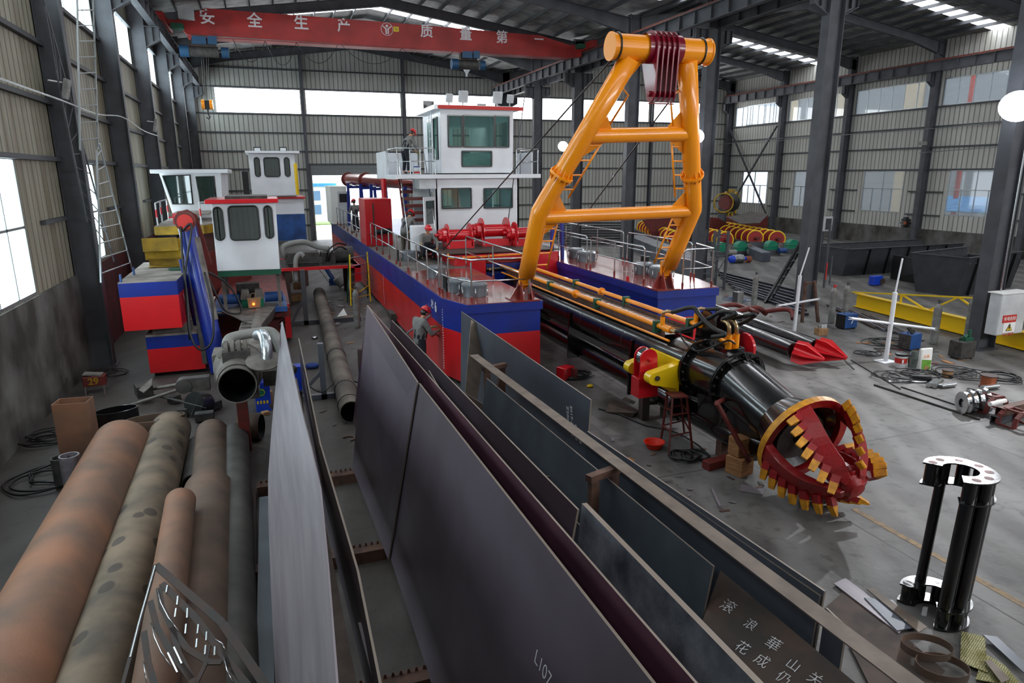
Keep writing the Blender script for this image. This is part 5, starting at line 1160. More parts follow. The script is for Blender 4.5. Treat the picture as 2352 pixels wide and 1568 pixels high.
# big deckhouse behind
t = thing('deckhouse', 'tall white deckhouse with a blue lower band and a yellow exhaust pipe', 'cabin', (.4, 38, 2))
h_ = lambda x, y: GY(x, y, 38.0)
a, b = h_(570, 352), h_(676, 350)
def w38(x0, y0, x1, y1, r): p, q = h_(x0, y0), h_(x1, y1); return (p.x, q.x, q.z, p.z, r)
cabin(t, a.x, b.x, 38, 41, 4.35, a.z, [w38(583, 362, 599, 405, .12), w38(605, 362, 644, 405, .12), w38(652, 362, 667, 405, .12)])
MB().box((a.x-.15, 37.8, a.z), (b.x+.25, 41.2, a.z+.12)).build('roof', 'white_paint', t, .02)
m = MB()
for x in (591, 650): p = h_(x, 343); m.cbox(p, (.36, .12, .24)).cut()
o = m.build('lamp', 'black_plain', t); m = MB()
for x in (591, 650): p = h_(x, 343)+V((0, -.07, 0)); m.cbox(p, (.28, .02, .14)).cut()
m.build('lamp_glass', 'white_paint', t)
p, q = h_(570, 458), h_(697, 456); MB().box((p.x, 38.2, 3.4), (q.x, 42, p.z)).build('lower_house', 'white_paint', t); MB().box((p.x-.1, 38.1, p.z), (q.x+.1, 42.1, p.z+.09)).build('deck_edge', 'red_bright', t)
MB().box((p.x+.01, 38.19, 2.0), (q.x+.02, 42, 3.4)).build('blue_band', 'blue_mid', t)
p = h_(678, 400); MB().tube((p.x+.02, 38.1, 4.4), (p.x+.02, 38.1, 6.0), .12, n=14).build('exhaust_pipe', 'yellow', t)
p = h_(574, 420); MB().box((p.x-.35, 38.2, 4.4), (p.x-.05, 38.6, 5.6)).build('black_stack', 'black_plain', t)
# machinery on the red frame
t = thing('engine_skid', 'red steel frame loaded with dark engines and grey exhaust hoses', 'machine', (2, 30, 0))
a, b = GZ(652, 595, 1.2), GZ(795, 585, 1.2); yy = a.y
MB().box((.3, 29.6, 1.5), (3.55, 29.8, 1.62)).cut().box((.3, 33, 1.5), (3.55, 33.2, 1.62)).cut().box((3.3, 29.6, .9), (3.55, 33.2, 1.6)).cut().build('frame_beam', 'red_paint', t)
MB().box((.3, 29.8, 1.50), (3.5, 33, 1.6)).build('bed_plate', 'black_dusty', t)
m = MB()
for x in (.5, 3.2):
    for y in (30, 32.8): m.box((x-.1, y-.1, 0), (x+.1, y+.1, 1.5)).cut()
m.build('leg', 'stand_dark', t)
m = MB(); m.box((.6, 30.4, 1.6), (1.9, 31.6, 2.15)).cut().tube((2.6, 31, 1.95), (3.4, 31, 1.95), .35, n=16).cut().box((2.0, 30.6, 1.6), (2.6, 31.4, 2.1)).cut().tube((.5, 32.2, 1.8), (3.2, 32.2, 1.8), .12).cut(); 
for i in range(5): m.tube((.5, 30.1+i*.1, 1.75+i*.05), (2.0, 30.1+i*.1, 1.75+i*.05), .03, n=6).cut()
m.build('engine', 'black_dusty', t)
m = MB(); m.path(smooth([(.45, 31, 1.9), (.5, 31, 2.4), (1.3, 31.2, 2.55), (1.9, 31.3, 2.3), (2.4, 31.2, 2.2)]), .12, 12).cut(); m.path(smooth([(.85, 29.9, 1.0), (.9, 29.9, 1.9), (1.1, 30, 2.15), (1.25, 30, 2.05)]), .1, 12).build('exhaust_hose', 'hose_grey', t)
m = MB(); m.path(smooth([(2.2, 30.6, 1.7), (2.3, 30.4, 2.2), (2.7, 30.4, 2.5), (3.1, 30.6, 2.4)]), .035, 7).cut().path(smooth([(2.3, 30.6, 1.7), (2.4, 30.4, 2.1), (2.8, 30.4, 2.35), (3.1, 30.6, 2.2)]), .035, 7).build('black_hose', 'black_rubber', t)
# gas cylinders -----------------------------------------------------------
def gas_cylinder(px, py, H, r, m_, label, cap='black_dusty', lean=(0, 0), z=0, capcol=None, group='upright gas cylinders'):
    p = GZ(px, py, z); t = thing('gas_cylinder', label, 'gas cylinder', p, group); T = p+V((lean[0], lean[1], H*.82)); d = (T-p).normalized()
    k = MB(); L = (T-p).length; k.lathe([(0, 0), (r*.92, 0), (r, .03), (r, L*.92), (r*.9, L*.97), (r*.55, L*1.04), (r*.3, L*1.07), (0, L*1.07)], p, d, 18); k.build('bottle', m_, t)
    q = p+d*L*1.06; k = MB(); k.tube(q, q+d*.1, r*.28, n=10).tube(q+d*.07, q+d*.07+V((.1, -.03, 0)), r*.14, n=8).tube(q+d*.1, q+d*.13, r*.36, n=10); k.build('valve', capcol or cap, t); return t
gas_cylinder(821, 752, 1.6, .115, 'cyl_grey', 'grey gas cylinder standing below the yellow trestle ladder beside the hull')
gas_cylinder(667, 648, 1.5, .12, 'rust_brown', 'brown gas cylinder right of the white cabin, leftmost of three')
gas_cylinder(693, 655, 1.6, .12, 'rust_brown', 'brown gas cylinder in the middle of the three near the engine frame')
gas_cylinder(704, 655, 1.75, .12, 'rust_brown', 'tallest brown gas cylinder, right of the three near the engine frame')
t = gas_cylinder(775, 655, 1.35, .11, 'blue_mid', 'blue gas cylinder leaning on a tubular trolley', lean=(-.62, .25), group=None)
k = MB(); p = GZ(770, 655, .1)
for dx in (-.18, .2): k.path([p+V((dx, 0, 0)), p+V((dx-.75, .3, 1.15)), p+V((dx-.85, .3, 1.2))], .016, 6).cut()
k.build('trolley_rail', 'silver', t)
solo(MB().lathe([(0, 0), (.2, 0), (.2, .4), (.12, .5), (0, .52)], GZ(787, 655, .15), (-.5, .3, .6), 16), 'gas_bottle', 'hose_grey', 'squat grey gas bottle lying beside the blue cylinder', 'gas bottle')
# yellow trestle ladder
t = thing('trestle_ladder', 'yellow trestle ladder with white rungs standing against the red hull', 'ladder', GZ(828, 700))
a, b = GZ(806, 702), GZ(851, 692); H = 2.15
m = MB(); m.beam(a, a+V((.1, .2, H)), .05, .05, mi=0).cut().beam(b, b+V((.0, .2, H)), .05, .05, mi=0); m.build('stile', 'yellow', t)
m = MB(); m.beam(a+V((-.05, .9, 0)), a+V((.07, .25, H)), .04, .04).cut().beam(b+V((0, .9, 0)), b+V((0, .25, H)), .04, .04); m.build('rear_leg', 'green_clamp', t)
m = MB()
for i in range(4): z = .95+i*.35; m.tube(a+V((.1*z/H, .2*z/H, z)), b+V((0, .2*z/H, z)), .022, n=6).cut()
m.build('rung', 'silver', t); m = MB(); m.beam(a+V((0, 0, .75)), (a+b)/2+V((0, .1, .5)), .03, .03).cut().beam(b+V((0, 0, .75)), (a+b)/2+V((0, .1, .5)), .03, .03).cut().beam(a+V((0, .05, .3)), b+V((0, .05, .3)), .03, .03); m.build('brace', 'yellow', t)
# long rusty pipe with straps
t = thing('steel_pipe', 'long brown steel pipe lying on the floor left of the red hull, open end near', 'pipe', (1.5, 15, 0))
A, B = V((1.36, 14.6, .26)), V((1.82, 31.0, .26)); MB().pipe(A, B, .255, .02, 32, 0, 1).build('pipe_wall', ['pipe_grey', 'black_plain'], t); m = MB()
for q in (.03, .1, .3): m.torus(A.lerp(B, q), .262, .012, B-A, 28, 5).cut()
m.build('strap', 'black_plain', t)
# square posts of plate racks
def post_stand(px, py, H, w, nm, label, m_='stand_dark', foot=None, rz=0):
    p = GZ(px, py); t = thing(nm, label, 'steel stand', p); k = MB(); k.box((p.x-w/2, p.y-w/2, 0), (p.x+w/2, p.y+w/2, H)); o = k.build('post', m_, t)
    if foot: k = MB(); k.box((p.x-foot[0], p.y-w/2, 0), (p.x+foot[1], p.y+w/2, w)).cut(); k.beam((p.x-foot[0]*.8, p.y, w), (p.x, p.y, H*.5), w*.6, w*.6); k.build('foot_beam', m_, t)
    return t
post_stand(745, 915, 1.42, .13, 'rack_post', 'dark square steel post with base beam, left of the long brown pipe', 'plate_blue', (.75, .3))
post_stand(704, 745, 2.05, .16, 'rack_post', 'tall dark square steel post farther back beside the long brown pipe', 'steel_dark', (.6, 2.0))
solo(MB().box((2.0, 18.4, 0), (2.2, 18.6, .7)), 'rack_post', 'stand_dark', 'short dark steel post behind the long brown pipe', 'steel stand')
# ================================================================== FOREGROUND: PIPES AND PLATES
def cyl_pipe(f, n, zt, r, m_, label, ext=0, hollow=True, group='steel pipes lying on the left', spots=0, nr=36):
    a, b = GZ(*f, zt), GZ(*n, zt); d = (b-a).normalized(); b = b+d*ext; A, B = a+V((0, 0, -r)), b+V((0, 0, -r))
    t = thing('steel_pipe', label, 'pipe', (A.x, A.y, zt-2*r), group)
    MB().pipe(A, B, r, .02, nr, 0, 1).build('pipe_wall', [m_, 'black_plain'], t)
    return t, A, B
def spotted(name, base, dark, along='Y'):
    m = mat(name, base, .7, col2=dark, scale=1.6, bump=.1, bscale=25); nt = m.node_tree; L = nt.links; N = nt.nodes.new
    b = nt.nodes['Principled BSDF']; src = b.inputs['Base Color'].links[0].from_socket
    g = N('ShaderNodeTexCoord'); mp = N('ShaderNodeMapping'); mp.inputs['Scale'].default_value = (2.6, 2.0, 2.6); L.new(g.outputs['Object'], mp.inputs[0])
    v = N('ShaderNodeTexVoronoi'); v.inputs['Scale'].default_value = .9; v.inputs['Randomness'].default_value = .9; L.new(mp.outputs[0], v.inputs['Vector'])
    r = N('ShaderNodeMapRange'); r.inputs['From Min'].default_value = .2; r.inputs['From Max'].default_value = .24; r.inputs['To Min'].default_value = .8; r.inputs['To Max'].default_value = 0; L.new(v.outputs['Distance'], r.inputs['Value'])
    x = N('ShaderNodeMix'); x.data_type = 'RGBA'; L.new(r.outputs[0], x.inputs[0]); L.new(src, x.inputs[6]); x.inputs[7].default_value = (*lin((52, 44, 38)), 1); L.new(x.outputs[2], b.inputs['Base Color'])
spotted('pipe_spotted', (126, 108, 88), (84, 74, 62))
cyl_pipe((272, 964), (75, 1330), 1.0, .49, 'rust_orange', 'largest rusty orange steel pipe at the bottom left, nearest the wall', 3)
cyl_pipe((388, 945), (215, 1480), .78, .37, 'pipe_spotted', 'grey brown steel pipe with dark round stains right of the largest pipe', 2)
cyl_pipe((484, 962), (478, 1120), .66, .31, 'rust_brown', 'brown steel pipe stub at the far end of the middle pipe', 0)
cyl_pipe((474, 1078), (425, 1560), .76, .38, 'rust_brown', 'wide brown steel pipe in the middle of the pipe row', 2)
cyl_pipe((411, 1120), (345, 1568), 1.12, .2, 'rust_orange', 'narrow pinkish rusty pipe lying on top of its neighbours', 1)
cyl_pipe((537, 972), (532, 1400), .55, .26, 'pipe_dark', 'slim grey steel pipe, rightmost of the row', 3)
cyl_pipe((452, 1000), (440, 1090), .4, .19, 'pipe_dark', 'pale grey pipe end showing left of the brown pipe', 0)
# rings, rectangular tube, short pipe
def ring(px, py, z, a, b, H, m_, label, rz=0, tl=0.012, nm='steel_ring'):
    p = GZ(px, py, z); k = MB(); n = 32; c, s = math.cos(rz), math.sin(rz)
    def P(i, q, zz): x, y = (a-q)*math.cos(2*PI*i/n), (b-q)*math.sin(2*PI*i/n); return (p.x+x*c-y*s, p.y+x*s+y*c, zz)
    for q, fl in ((0, 0), (tl*2, 1)):
        vs = [P(i, q, z-H) for i in range(n)]+[P(i, q, z) for i in range(n)]; k.add(vs, [((i, (i+1) % n, n+(i+1) % n, n+i) if not fl else (i, n+i, n+(i+1) % n, (i+1) % n)) for i in range(n)], 0, True)
    vs = [P(i, 0, z) for i in range(n)]+[P(i, tl*2, z) for i in range(n)]; k.add(vs, [(i, (i+1) % n, n+(i+1) % n, n+i) for i in range(n)])
    return solo(k, nm, m_, label, 'steel ring')
ring(266, 940, .62, .42, .25, .6, 'black_plain', 'black elongated steel ring standing behind the largest pipe', .35)
ring(355, 958, .72, .55, .26, .7, 'rust_brown', 'brown elongated steel ring behind the spotted pipe', .1)
ring(136, 1050, .55, .14, .14, .5, 'black_dusty', 'dark round drum rim beside the rectangular tube', 0, nm='steel_drum')
ring(158, 1045, .6, .16, .16, .55, 'plate_light', 'light rimmed round drum between rectangular tube and largest pipe', 0, nm='steel_drum')
p = GZ(188, 1045); t = thing('rectangular_tube', 'rusty rectangular steel tube standing upright near the left wall', 'steel tube', p)
a_, b_, c_ = .3, .2, .012; H = 1.15; k = MB(); R = Matrix.Rotation(-.12, 3, 'Z')
for (x0, x1, y0, y1) in ((-a_, a_, -b_, -b_+c_), (-a_, a_, b_-c_, b_), (-a_, -a_+c_, -b_+c_, b_-c_), (a_-c_, a_, -b_+c_, b_-c_)):
    k.hexa([p+R @ V(q) for q in ((x0, y0, 0), (x1, y0, 0), (x1, y1, 0), (x0, y1, 0), (x0, y0, H), (x1, y0, H), (x1, y1, H), (x0, y1, H))])
k.build('tube_wall', 'rust_orange', t)
p = GZ(578, 1010); t = thing('pipe_offcut', 'short brown pipe offcut lying on the floor beside the blue box', 'pipe', p)
MB().pipe(p+V((-.22, .12, .27)), p+V((.22, 0, .27)), .27, .015, 28, 0, 1).build('pipe_wall', ['rust_brown', 'black_plain'], t)
# scrap linkages left of the suction mouth
def bars(label, segs, m_='black_dusty', nm='scrap_bar', cat='scrap'):
    k = MB()
    for a, b, w in segs: k.beam(a, b, w, w*.8)
    return solo(k, nm, m_, label, cat)
for a, b, w, lb in ((GZ(300, 930, .35), GZ(455, 880, .7), .06, 'long grey rod slanting up to the suction mouth, lower one'), (GZ(350, 893, .3), GZ(452, 875, .6), .07, 'grey tube slanting beside the lower float box, upper one'), (GZ(345, 905, .15), GZ(452, 930, .2), .05, 'dark flat bar crossing under the grey rods')):
    solo(MB().tube(a, b, w*.6, n=10), 'linkage_rod', 'dusty_grey' if w > .05 else 'black_dusty', lb, 'rod')
t = thing('linkage_bracket', 'black hinged bracket with pale top plate left of the scrap rods', 'scrap', GZ(330, 910))
k = MB(); q = GZ(330, 895, .3); k.cbox(q, (.35, .5, .28), rz=.3); k.build('bracket_body', 'black_dusty', t); k = MB(); k.slab([GZ(318, 895, .5), GZ(350, 868, .5), GZ(348, 886, .5), GZ(330, 902, .5)], .02, w=(0, 0, 1)); k.build('top_plate', 'dusty_grey', t)
t = thing('cage_lamp', 'black round work lamp with a crossed steel guard among the scrap', 'lamp', GZ(448, 950))
q = GZ(445, 925, .35); MB().tube(q, q+V((.2, .3, -.15)), .26, n=20).build('lamp_body', 'black_plain', t); k = MB(); k.beam(q+V((-.26, -.1, .1)), q+V((.26, -.15, -.1)), .03, .01).cut().beam(q+V((-.1, -.12, -.3)), q+V((.15, -.1, .25)), .03, .01); k.build('guard_bar', 'silver', t)
for i, (x, y) in enumerate(((470, 955), (490, 930), (420, 945), (400, 915))):
    k = MB(); q = GZ(x, y, .12); k.cbox(q, (.4-.05*i, .22, .2), rz=i*.8); solo(k, 'scrap_part', 'black_dusty', 'dark machine scrap part %s the cage lamp' % ['right below', 'behind', 'in front of', 'far behind'][i], 'scrap', 'scrap machine parts by the left pipes', .02)
# blue carton with green logo, parcels
p = GZ(606, 945); t = thing('blue_box', 'bright blue box with a green oval logo beside the round suction mouth', 'box', p)
MB().cbox(p+V((0, .25, .35)), (.34, .5, .7), rz=.05).build('box_body', 'blue_pump', t, .01); k = MB(); k.lathe([(0, 0), (.1, 0), (.1, .006), (0, .006)], p+V((-.02, -.02, .48)), (0, -1, 0), 20); o = k.build('oval_logo', 'green_gear', t)
k = MB(); k.torus(p+V((-.02, -.027, .48)), .075, .006, (0, 1, 0), 20, 4); k.build('logo_ring', 'sign_yellow', t)
k = MB()
for i in range(4): k.box((p.x-.13+i*.07, p.y-.012, .2), (p.x-.09+i*.07, p.y-.002, .27)).cut()
k.build('yellow_character', 'sign_yellow', t)
p = GZ(672, 905); solo(MB().cbox(p+V((0, .2, .35)), (.5, .35, .7)), 'blue_box', 'blue_pump', 'plain blue box behind the light steel plate', 'box', None, .01)
for i, (x, y, z, s) in enumerate(((612, 940, 0, (.2, .16, .12)), (616, 925, .0, (.22, .18, .3)), (610, 952, 0, (.16, .14, .08)))):
    p = GZ(x, y, z); solo(MB().cbox(p+V((0, 0, s[2]/2)), s, rz=.2*i), 'parcel', 'cardboard', 'small brown cardboard parcel %s beside the blue box' % ['in the middle', 'farthest back', 'lowest'][i], 'parcel', 'parcels beside the blue box', .006)
for i, (x, y) in enumerate(((677, 692), (694, 690), (685, 680))):
    p = GZ(x, y); solo(MB().cbox(p+V((0, .1, .16+(.3 if i == 2 else 0))), (.34, .3, .3), rz=-.1), 'carton', 'cardboard', 'brown carton in the pile below the brown gas cylinders, %s' % ['left', 'right', 'top'][i], 'carton', 'cartons behind the red hull', .01)
# ---------------------------------------------------------------- plates
def plate(a, b, zt, H, lean, m_, label, t=.02, ext=0, tip=None, nm='steel_plate', zb=None):
    """standing steel plate: top edge through pixels a (far) and b (near) at height zt"""
    A, B = GZ(*a, zt if not isinstance(zt, tuple) else zt[0]), GZ(*b, zt if not isinstance(zt, tuple) else zt[1]); d = (B-A).normalized(); B = B+d*ext
    o = V((-lean, 0, -H)); pts = [A, B, B+o, A+o]
    if tip: pts = [A, B, B+o, A+o+V((0, tip, 0))]
    k = MB(); k.slab(pts, t, 0, 1)
    return solo(k, nm, [m_, 'edge_bright'], label, 'steel plate', 'standing steel plates')
# far bent plate and main purple plate
k = MB(); k.slab([V((1.48, 11.7, 3.2)), V((1.67, 8.45, 2.73)), V((1.16, 8.45, .2)), V((1.05, 11.7, .2))], .02, 0, 1); solo(k, 'steel_plate', ['plate_purple', 'edge_bright'], 'tall brown grey steel plate with slanted top, far end of the big purple plate', 'steel plate', 'standing steel plates')
k = MB(); k.slab([V((1.70, 8.5, 2.7)), V((1.78, 1.2, 2.7)), V((1.2, 1.2, .2)), V((1.2, 8.5, .2))], .025, 0, 1); pl_ = solo(k, 'steel_plate', ['plate_purple', 'edge_bright'], 'largest purple grey steel plate in the foreground with chalk digits', 'steel plate', 'standing steel plates')
def on_plane(px, py, a, n, off=.015):
    d = _ray(px, py); o = V((0, 0, CH)); n = n.normalized(); n = n if n.dot(o-a) > 0 else -n; return o+d*((a-o).dot(n)/d.dot(n))+n*off
text_mesh('L107', .15, on_plane(1252, 1535, V((1.7, 5, 2.7)), V((2.5, 0, -.5)), .02), (0, -1, 0), (.2, 0, .98), 'chalk_digits', 'chalk', pl_, .001, -.003)
k = MB(); k.slab([GZ(852, 712, 3.1), GZ(868, 735, 3.1), V((1.3, 11.9, .2)), V((1.05, 11.9, .2))], .02, 0, 1)
plate((845, 702), (1600, 1568), 2.75, 2.5, .45, 'plate_maroon', 'dark maroon steel plate right behind the largest purple plate', ext=.6)
plate((900, 735), (1235, 1075), 2.6, 2.3, .4, 'plate_purple', 'narrow brown edged steel plate behind the maroon one', ext=.9)
plate((985, 850), (1075, 1003), (2.55, 2.35), 1.2, .3, 'plate_teal', 'small dark blue steel plate leaning between the tall plates')
# right group
r1_ = plate((1060, 715), (1358, 918), 2.2, 1.95, .1, 'plate_blue', 'blue grey steel plate with white stencilled rows, far end of the right stack', tip=-.15)
R1a, R1b = GZ(1060, 715, 2.2), GZ(1358, 918, 2.2)
for i, s in enumerate(('Z20005', '2017-P2Z524-2', 'Q500X61', '8-82-0')):
    text_mesh(s, .11, V((R1b.x-.05, R1b.y+.28, 1.95))+V((0, .42-.16*i, -.25-.12*i)), (0, -.15, -1), (0, -1, 0.1), 'stencil_text', 'chalk', r1_, .001, .0)
plate((1350, 990), (1895, 1357), (2.0, 2.0), 1.75, .1, 'plate_blue', 'long blue grey steel plate leaning along the right edge of the rack', ext=0)
plate((1400, 1032), (1885, 1368), (1.95, 1.95), 1.75, .1, 'plate_blue', 'second long steel plate just inside the right edge of the rack')
plate((1118, 868), (1640, 1300), (2.0, 1.85), 1.7, .25, 'plate_teal', 'dark teal steel plate below the long flat bar')
plate((1898, 1395), (1945, 1440), 1.75, 1.7, .05, 'plate_blue', 'small steel plate standing just right of the long plates', nm='steel_plate')
plate((1903, 1430), (1925, 1452), 1.6, 1.5, .05, 'plate_teal', 'narrow steel offcut between the small plate and the long plates')
# brown flat bar and posts
k = MB(); A, B = GZ(1088, 815, 2.05), GZ(2240, 1680, 2.05); k.beam(A, B, .17, .012); fb = solo(k, 'flat_bar', 'strip_brown', 'long brown flat steel bar laid along the top of the rack', 'steel bar')
k = MB(); k.slab([GY(1082, 735, 14.2), GY(1118, 760, 14.2), GY(1092, 945, 12.6), GY(1066, 930, 12.6)], .02, 0); solo(k, 'flat_bar', 'strip_brown', 'upright pale flat bar leaning on the far end of the blue grey plate', 'steel bar')
def stand(px, py, Y, H, label):
    p = GY(px, py, Y); t = thing('rack_stand', label, 'steel stand', (p.x, Y, 0)); x0, x1 = p.x-.14, p.x+.2
    k = MB(); k.box((x0-.05, Y-.05, 0), (x0+.05, Y+.05, H)).cut().box((x1-.05, Y+.1, 0), (x1+.05, Y+.2, H)); k.build('post', 'brown_stand', t)
    MB().beam((x0-.07, Y, H+.04), (x1+.07, Y+.15, H+.04), .1, .08).build('top_bar', 'brown_stand', t)
    k = MB(); k.beam((x0, Y, H*.5), (x1, Y+.15, H-.1), .05, .05).cut().beam((x0, Y, H*.55), (x1, Y+.15, .1), .05, .05); k.build('brace', 'brown_stand', t)
stand(1390, 1060, 6.45, 1.94, 'rusty brown braced rack stand under the long flat bar'); stand(1135, 830, 11.3, 1.9, 'dark braced rack stand at the far end of the flat bar')
rp_ = plate((1342, 1155), (1745, 1568), (1.95, 1.9), 1.6, .12, 'plate_rough', 'thick rough blue grey steel plate in front of the brown stand', t=.06, ext=.8)
k = MB(); P = [GZ(1655, 1310, 1.55), GZ(1965, 1568, 1.55), GZ(1990, 1640, .9), GZ(1615, 1425, 1.0)]; P[3] = GY(1612, 1432, P[0].y-.15)
A = GZ(1655, 1310, 1.55); B = GZ(1990, 1590, 1.55); C_ = GZ(1612, 1432, 1.35); D = GZ(1740, 1600, 1.3); k.slab([A, B, B+(C_-A)*1.6, A+(C_-A)*1.6], .015); cpz = solo(k, 'steel_plate', 'plate_rusty', 'rusty brown steel plate with handwritten chalk characters', 'steel plate', 'standing steel plates')
nrm = (B-A).cross(C_-A).normalized(); nrm = nrm if nrm.z > 0 else -nrm
def onplate(px, py):
    d = _ray(px, py); o = V((0, 0, CH)); t = (A-o).dot(nrm)/d.dot(nrm); return o+d*t+nrm*.012
uu = (B-A).normalized(); vv = nrm.cross(uu)
uu2 = (onplate(1760, 1420)-onplate(1690, 1380)).normalized(); vv2 = nrm.cross(uu2)
for ch_, px, py, s in (('滚', 1672, 1395, .15), ('浪', 1724, 1437, .12), ('華', 1776, 1482, .14), ('山', 1822, 1530, .12), ('花', 1705, 1490, .13), ('成', 1750, 1520, .13), ('仍', 1800, 1560, .12), ('关', 1872, 1562, .12)):
    text_mesh(ch_, s, onplate(px, py), uu2, vv2, 'chalk_character', 'chalk', cpz, .0006, -.0015)
# low plates inside the rack
for (a, b, zt, H, ln, m_, lb) in (((1150, 1000), (1345, 1220), 1.3, 1.0, .1, 'plate_teal', 'low dark plate inside the rack before the brown stand'), ((1065, 900), (1130, 940), 1.1, .8, .2, 'plate_rusty', 'small rusty plate leaning at the far end of the rack'), ((1230, 1090), (1275, 1095), 1.35, .9, .05, 'plate_rusty', 'small pale brown plate standing crosswise in the rack')):
    plate(a, b, zt, H, ln, m_, lb)
# toothed rack beams on the floor
for i, (Y, x0, x1) in enumerate(((11.6, -.6, 4.6), (8.9, -.6, 4.6), (6.15, -.6, 4.8), (13.6, 2.4, 5.0))):
    t = thing('rack_beam', 'toothed brown floor beam under the plates, %s' % ['second from the back', 'third from the back', 'nearest the camera', 'farthest back'][i], 'steel beam', (x0, Y, 0), 'toothed floor beams')
    MB().box((x0, Y-.1, 0), (x1, Y+.1, .18)).build('beam', 'brown_stand', t); k = MB(); x = x0+.05
    while x < x1: k.hexa([(x, Y+.06, .18), (x+.04, Y+.06, .18), (x+.04, Y+.08, .18), (x, Y+.08, .18), (x+.01, Y+.06, .23), (x+.03, Y+.06, .23), (x+.03, Y+.08, .23), (x+.01, Y+.08, .23)]); x += .085
    k.build('teeth', 'brown_stand', t, stuff=True)
# light curved plate at left and its neighbours
k = MB(); rt_ = [(648, 738, 2.4), (668, 830, 2.4), (690, 930, 2.4), (715, 1030, 2.4), (735, 1120, 2.4), (752, 1300, 2.4), (775, 1600, 2.4), (800, 2000, 2.4)]
lf_ = [(646, 742, 2.38), (636, 850, 2.0), (624, 980, 1.75), (616, 1090, 1.6), (616, 1180, 1.5), (622, 1350, 1.45), (634, 1600, 1.4), (650, 2000, 1.4)]
Rr = [GZ(*p) for p in rt_]; Ll = [GZ(*p) for p in lf_]
rows = []
for a, b in zip(Rr, Ll): rows.append([a.lerp(b, q/4)+V((-.04*math.sin(PI*q/4), 0, -.05*math.sin(PI*q/4))) for q in range(5)])
vs = [p for r in rows for p in r]; n = len(rows); fs = [(i*5+j, (i+1)*5+j, (i+1)*5+j+1, i*5+j+1) for i in range(n-1) for j in range(4)]; k.add(vs, fs, 0, True)
vs2 = [p+V((.014, 0, -.014)) for p in vs]; k.add(vs2, [f[::-1] for f in fs], 0, True); k.add([r[0] for r in rows]+[r[0]+V((.014, 0, -.014)) for r in rows], [(i, n+i, n+i+1, i+1) for i in range(n-1)], 0)
solo(k, 'steel_plate', 'plate_light', 'pale violet grey curved steel plate left of the foreground gap', 'steel plate', 'standing steel plates')
k = MB(); k.ibeam(GZ(672, 868, 1.55)+V((0, 0, -.12)), GZ(800, 1600, 1.55)+V((0, 0, -.12)), .16, .22, .014, .01); solo(k, 'steel_beam', 'strip_brown', 'long brown steel beam running beside the pale curved plate', 'steel beam')
k = MB(); P = [GZ(686, 776, 2.0), GZ(735, 1015, 2.0), GZ(775, 1150, 2.0), GZ(822, 1310, 2.0), GZ(880, 1600, 2.0)]
for a, b in zip(P, P[1:]): k.slab([a, b, b+V((0, 0, -1.1)), a+V((0, 0, -1.1))], .02, 0, 1)
solo(k, 'steel_plate', ['plate_purple', 'edge_bright'], 'thin bright edged steel plate standing in the dark gap', 'steel plate', 'standing steel plates')
solo(MB().beam(GZ(826, 1432, 1.6), GZ(880, 1640, 1.6), .025, .025), 'square_bar', 'plate_light', 'short light square steel bar in the dark gap', 'steel bar')
k = MB()
for Y in (13.2, 10.2, 7.4): k.beam((.28, Y, .1), (.28, Y, 1.3), .07, .07).cut()
t = thing('plate_rack', 'dark steel rack frame holding the plates of the left row', 'steel stand', (.3, 10, 0)); k.build('post', 'stand_dark', t); k = MB()
for Y in (13.2, 10.2, 7.4): k.beam((.28, Y, .15), (-.3, Y, 1.1), .05, .05).cut()
k.build('brace', 'stand_dark', t)
k = MB(); k.box((-.54, 4, .23), (-.36, 10.8, .33)); solo(k, 'steel_beam', 'plate_teal', 'dark flat steel beam on the floor left of the pale plate', 'steel beam')
k = MB(); k.beam(GZ(585, 1130, .05), GZ(588, 1568, .05), .05, .1); solo(k, 'steel_bar', 'stand_dark', 'thin dark bar lying between pipes and pale plate', 'steel bar')
# laser cut panel lower left
t = thing('cut_panel', 'dark laser cut steel panel with bright slots and curved openings', 'metal panel', GZ(420, 1500, 1.4))
A = GZ(357, 1297, 1.75); B = GZ(590, 1568, 1.55); C_ = GZ(283, 1568, 1.5); n0 = (B-A).cross(C_-A).normalized(); n0 = n0 if n0.z > 0 else -n0
def onp(px, py, o=.0):
    d = _ray(px, py); c = V((0, 0, CH)); return c+d*((A-c).dot(n0)/d.dot(n0))+n0*o
k = MB()
def strip(P, w, up=n0, o=0): 
    for a, b in zip(P, P[1:]): k.beam(onp(*a, o), onp(*b, o), w, .012, up=n0)
strip([(357, 1297), (283, 1568), (270, 1620)], .03); strip([(357, 1297), (510, 1430), (600, 1560), (640, 1620)], .07)
strip([(372, 1340), (450, 1420), (540, 1540), (590, 1600)], .06); strip([(345, 1380), (360, 1440), (395, 1500), (440, 1560), (470, 1600)], .05)
strip([(365, 1350), (372, 1395), (395, 1440), (430, 1490), (480, 1520), (510, 1520)], .05); strip([(330, 1450), (340, 1520), (360, 1590)], .05); strip([(395, 1440), (410, 1500), (440, 1560)], .05); strip([(480, 1480), (470, 1530), (440, 1590)], .035); strip([(510, 1480), (530, 1540), (560, 1600)], .03)
k.build('panel_web', 'stand_dark', t)
k = MB()
for a, b in (((385, 1345), (382, 1362)), ((409, 1370), (407, 1390)), ((405, 1398), (402, 1418)), ((431, 1398), (430, 1420)), ((428, 1434), (426, 1456)), ((456, 1435), (454, 1456)), ((475, 1452), (474, 1472)), ((453, 1468), (451, 1488)), ((473, 1483), (471, 1504)), ((494, 1486), (493, 1506)), ((386, 1500), (408, 1545)), ((400, 1487), (418, 1525)), ((357, 1300), (320, 1430)), ((320, 1430), (300, 1510))):
    k.beam(onp(*a, .008), onp(*b, .008), .012, .008, up=n0).cut()
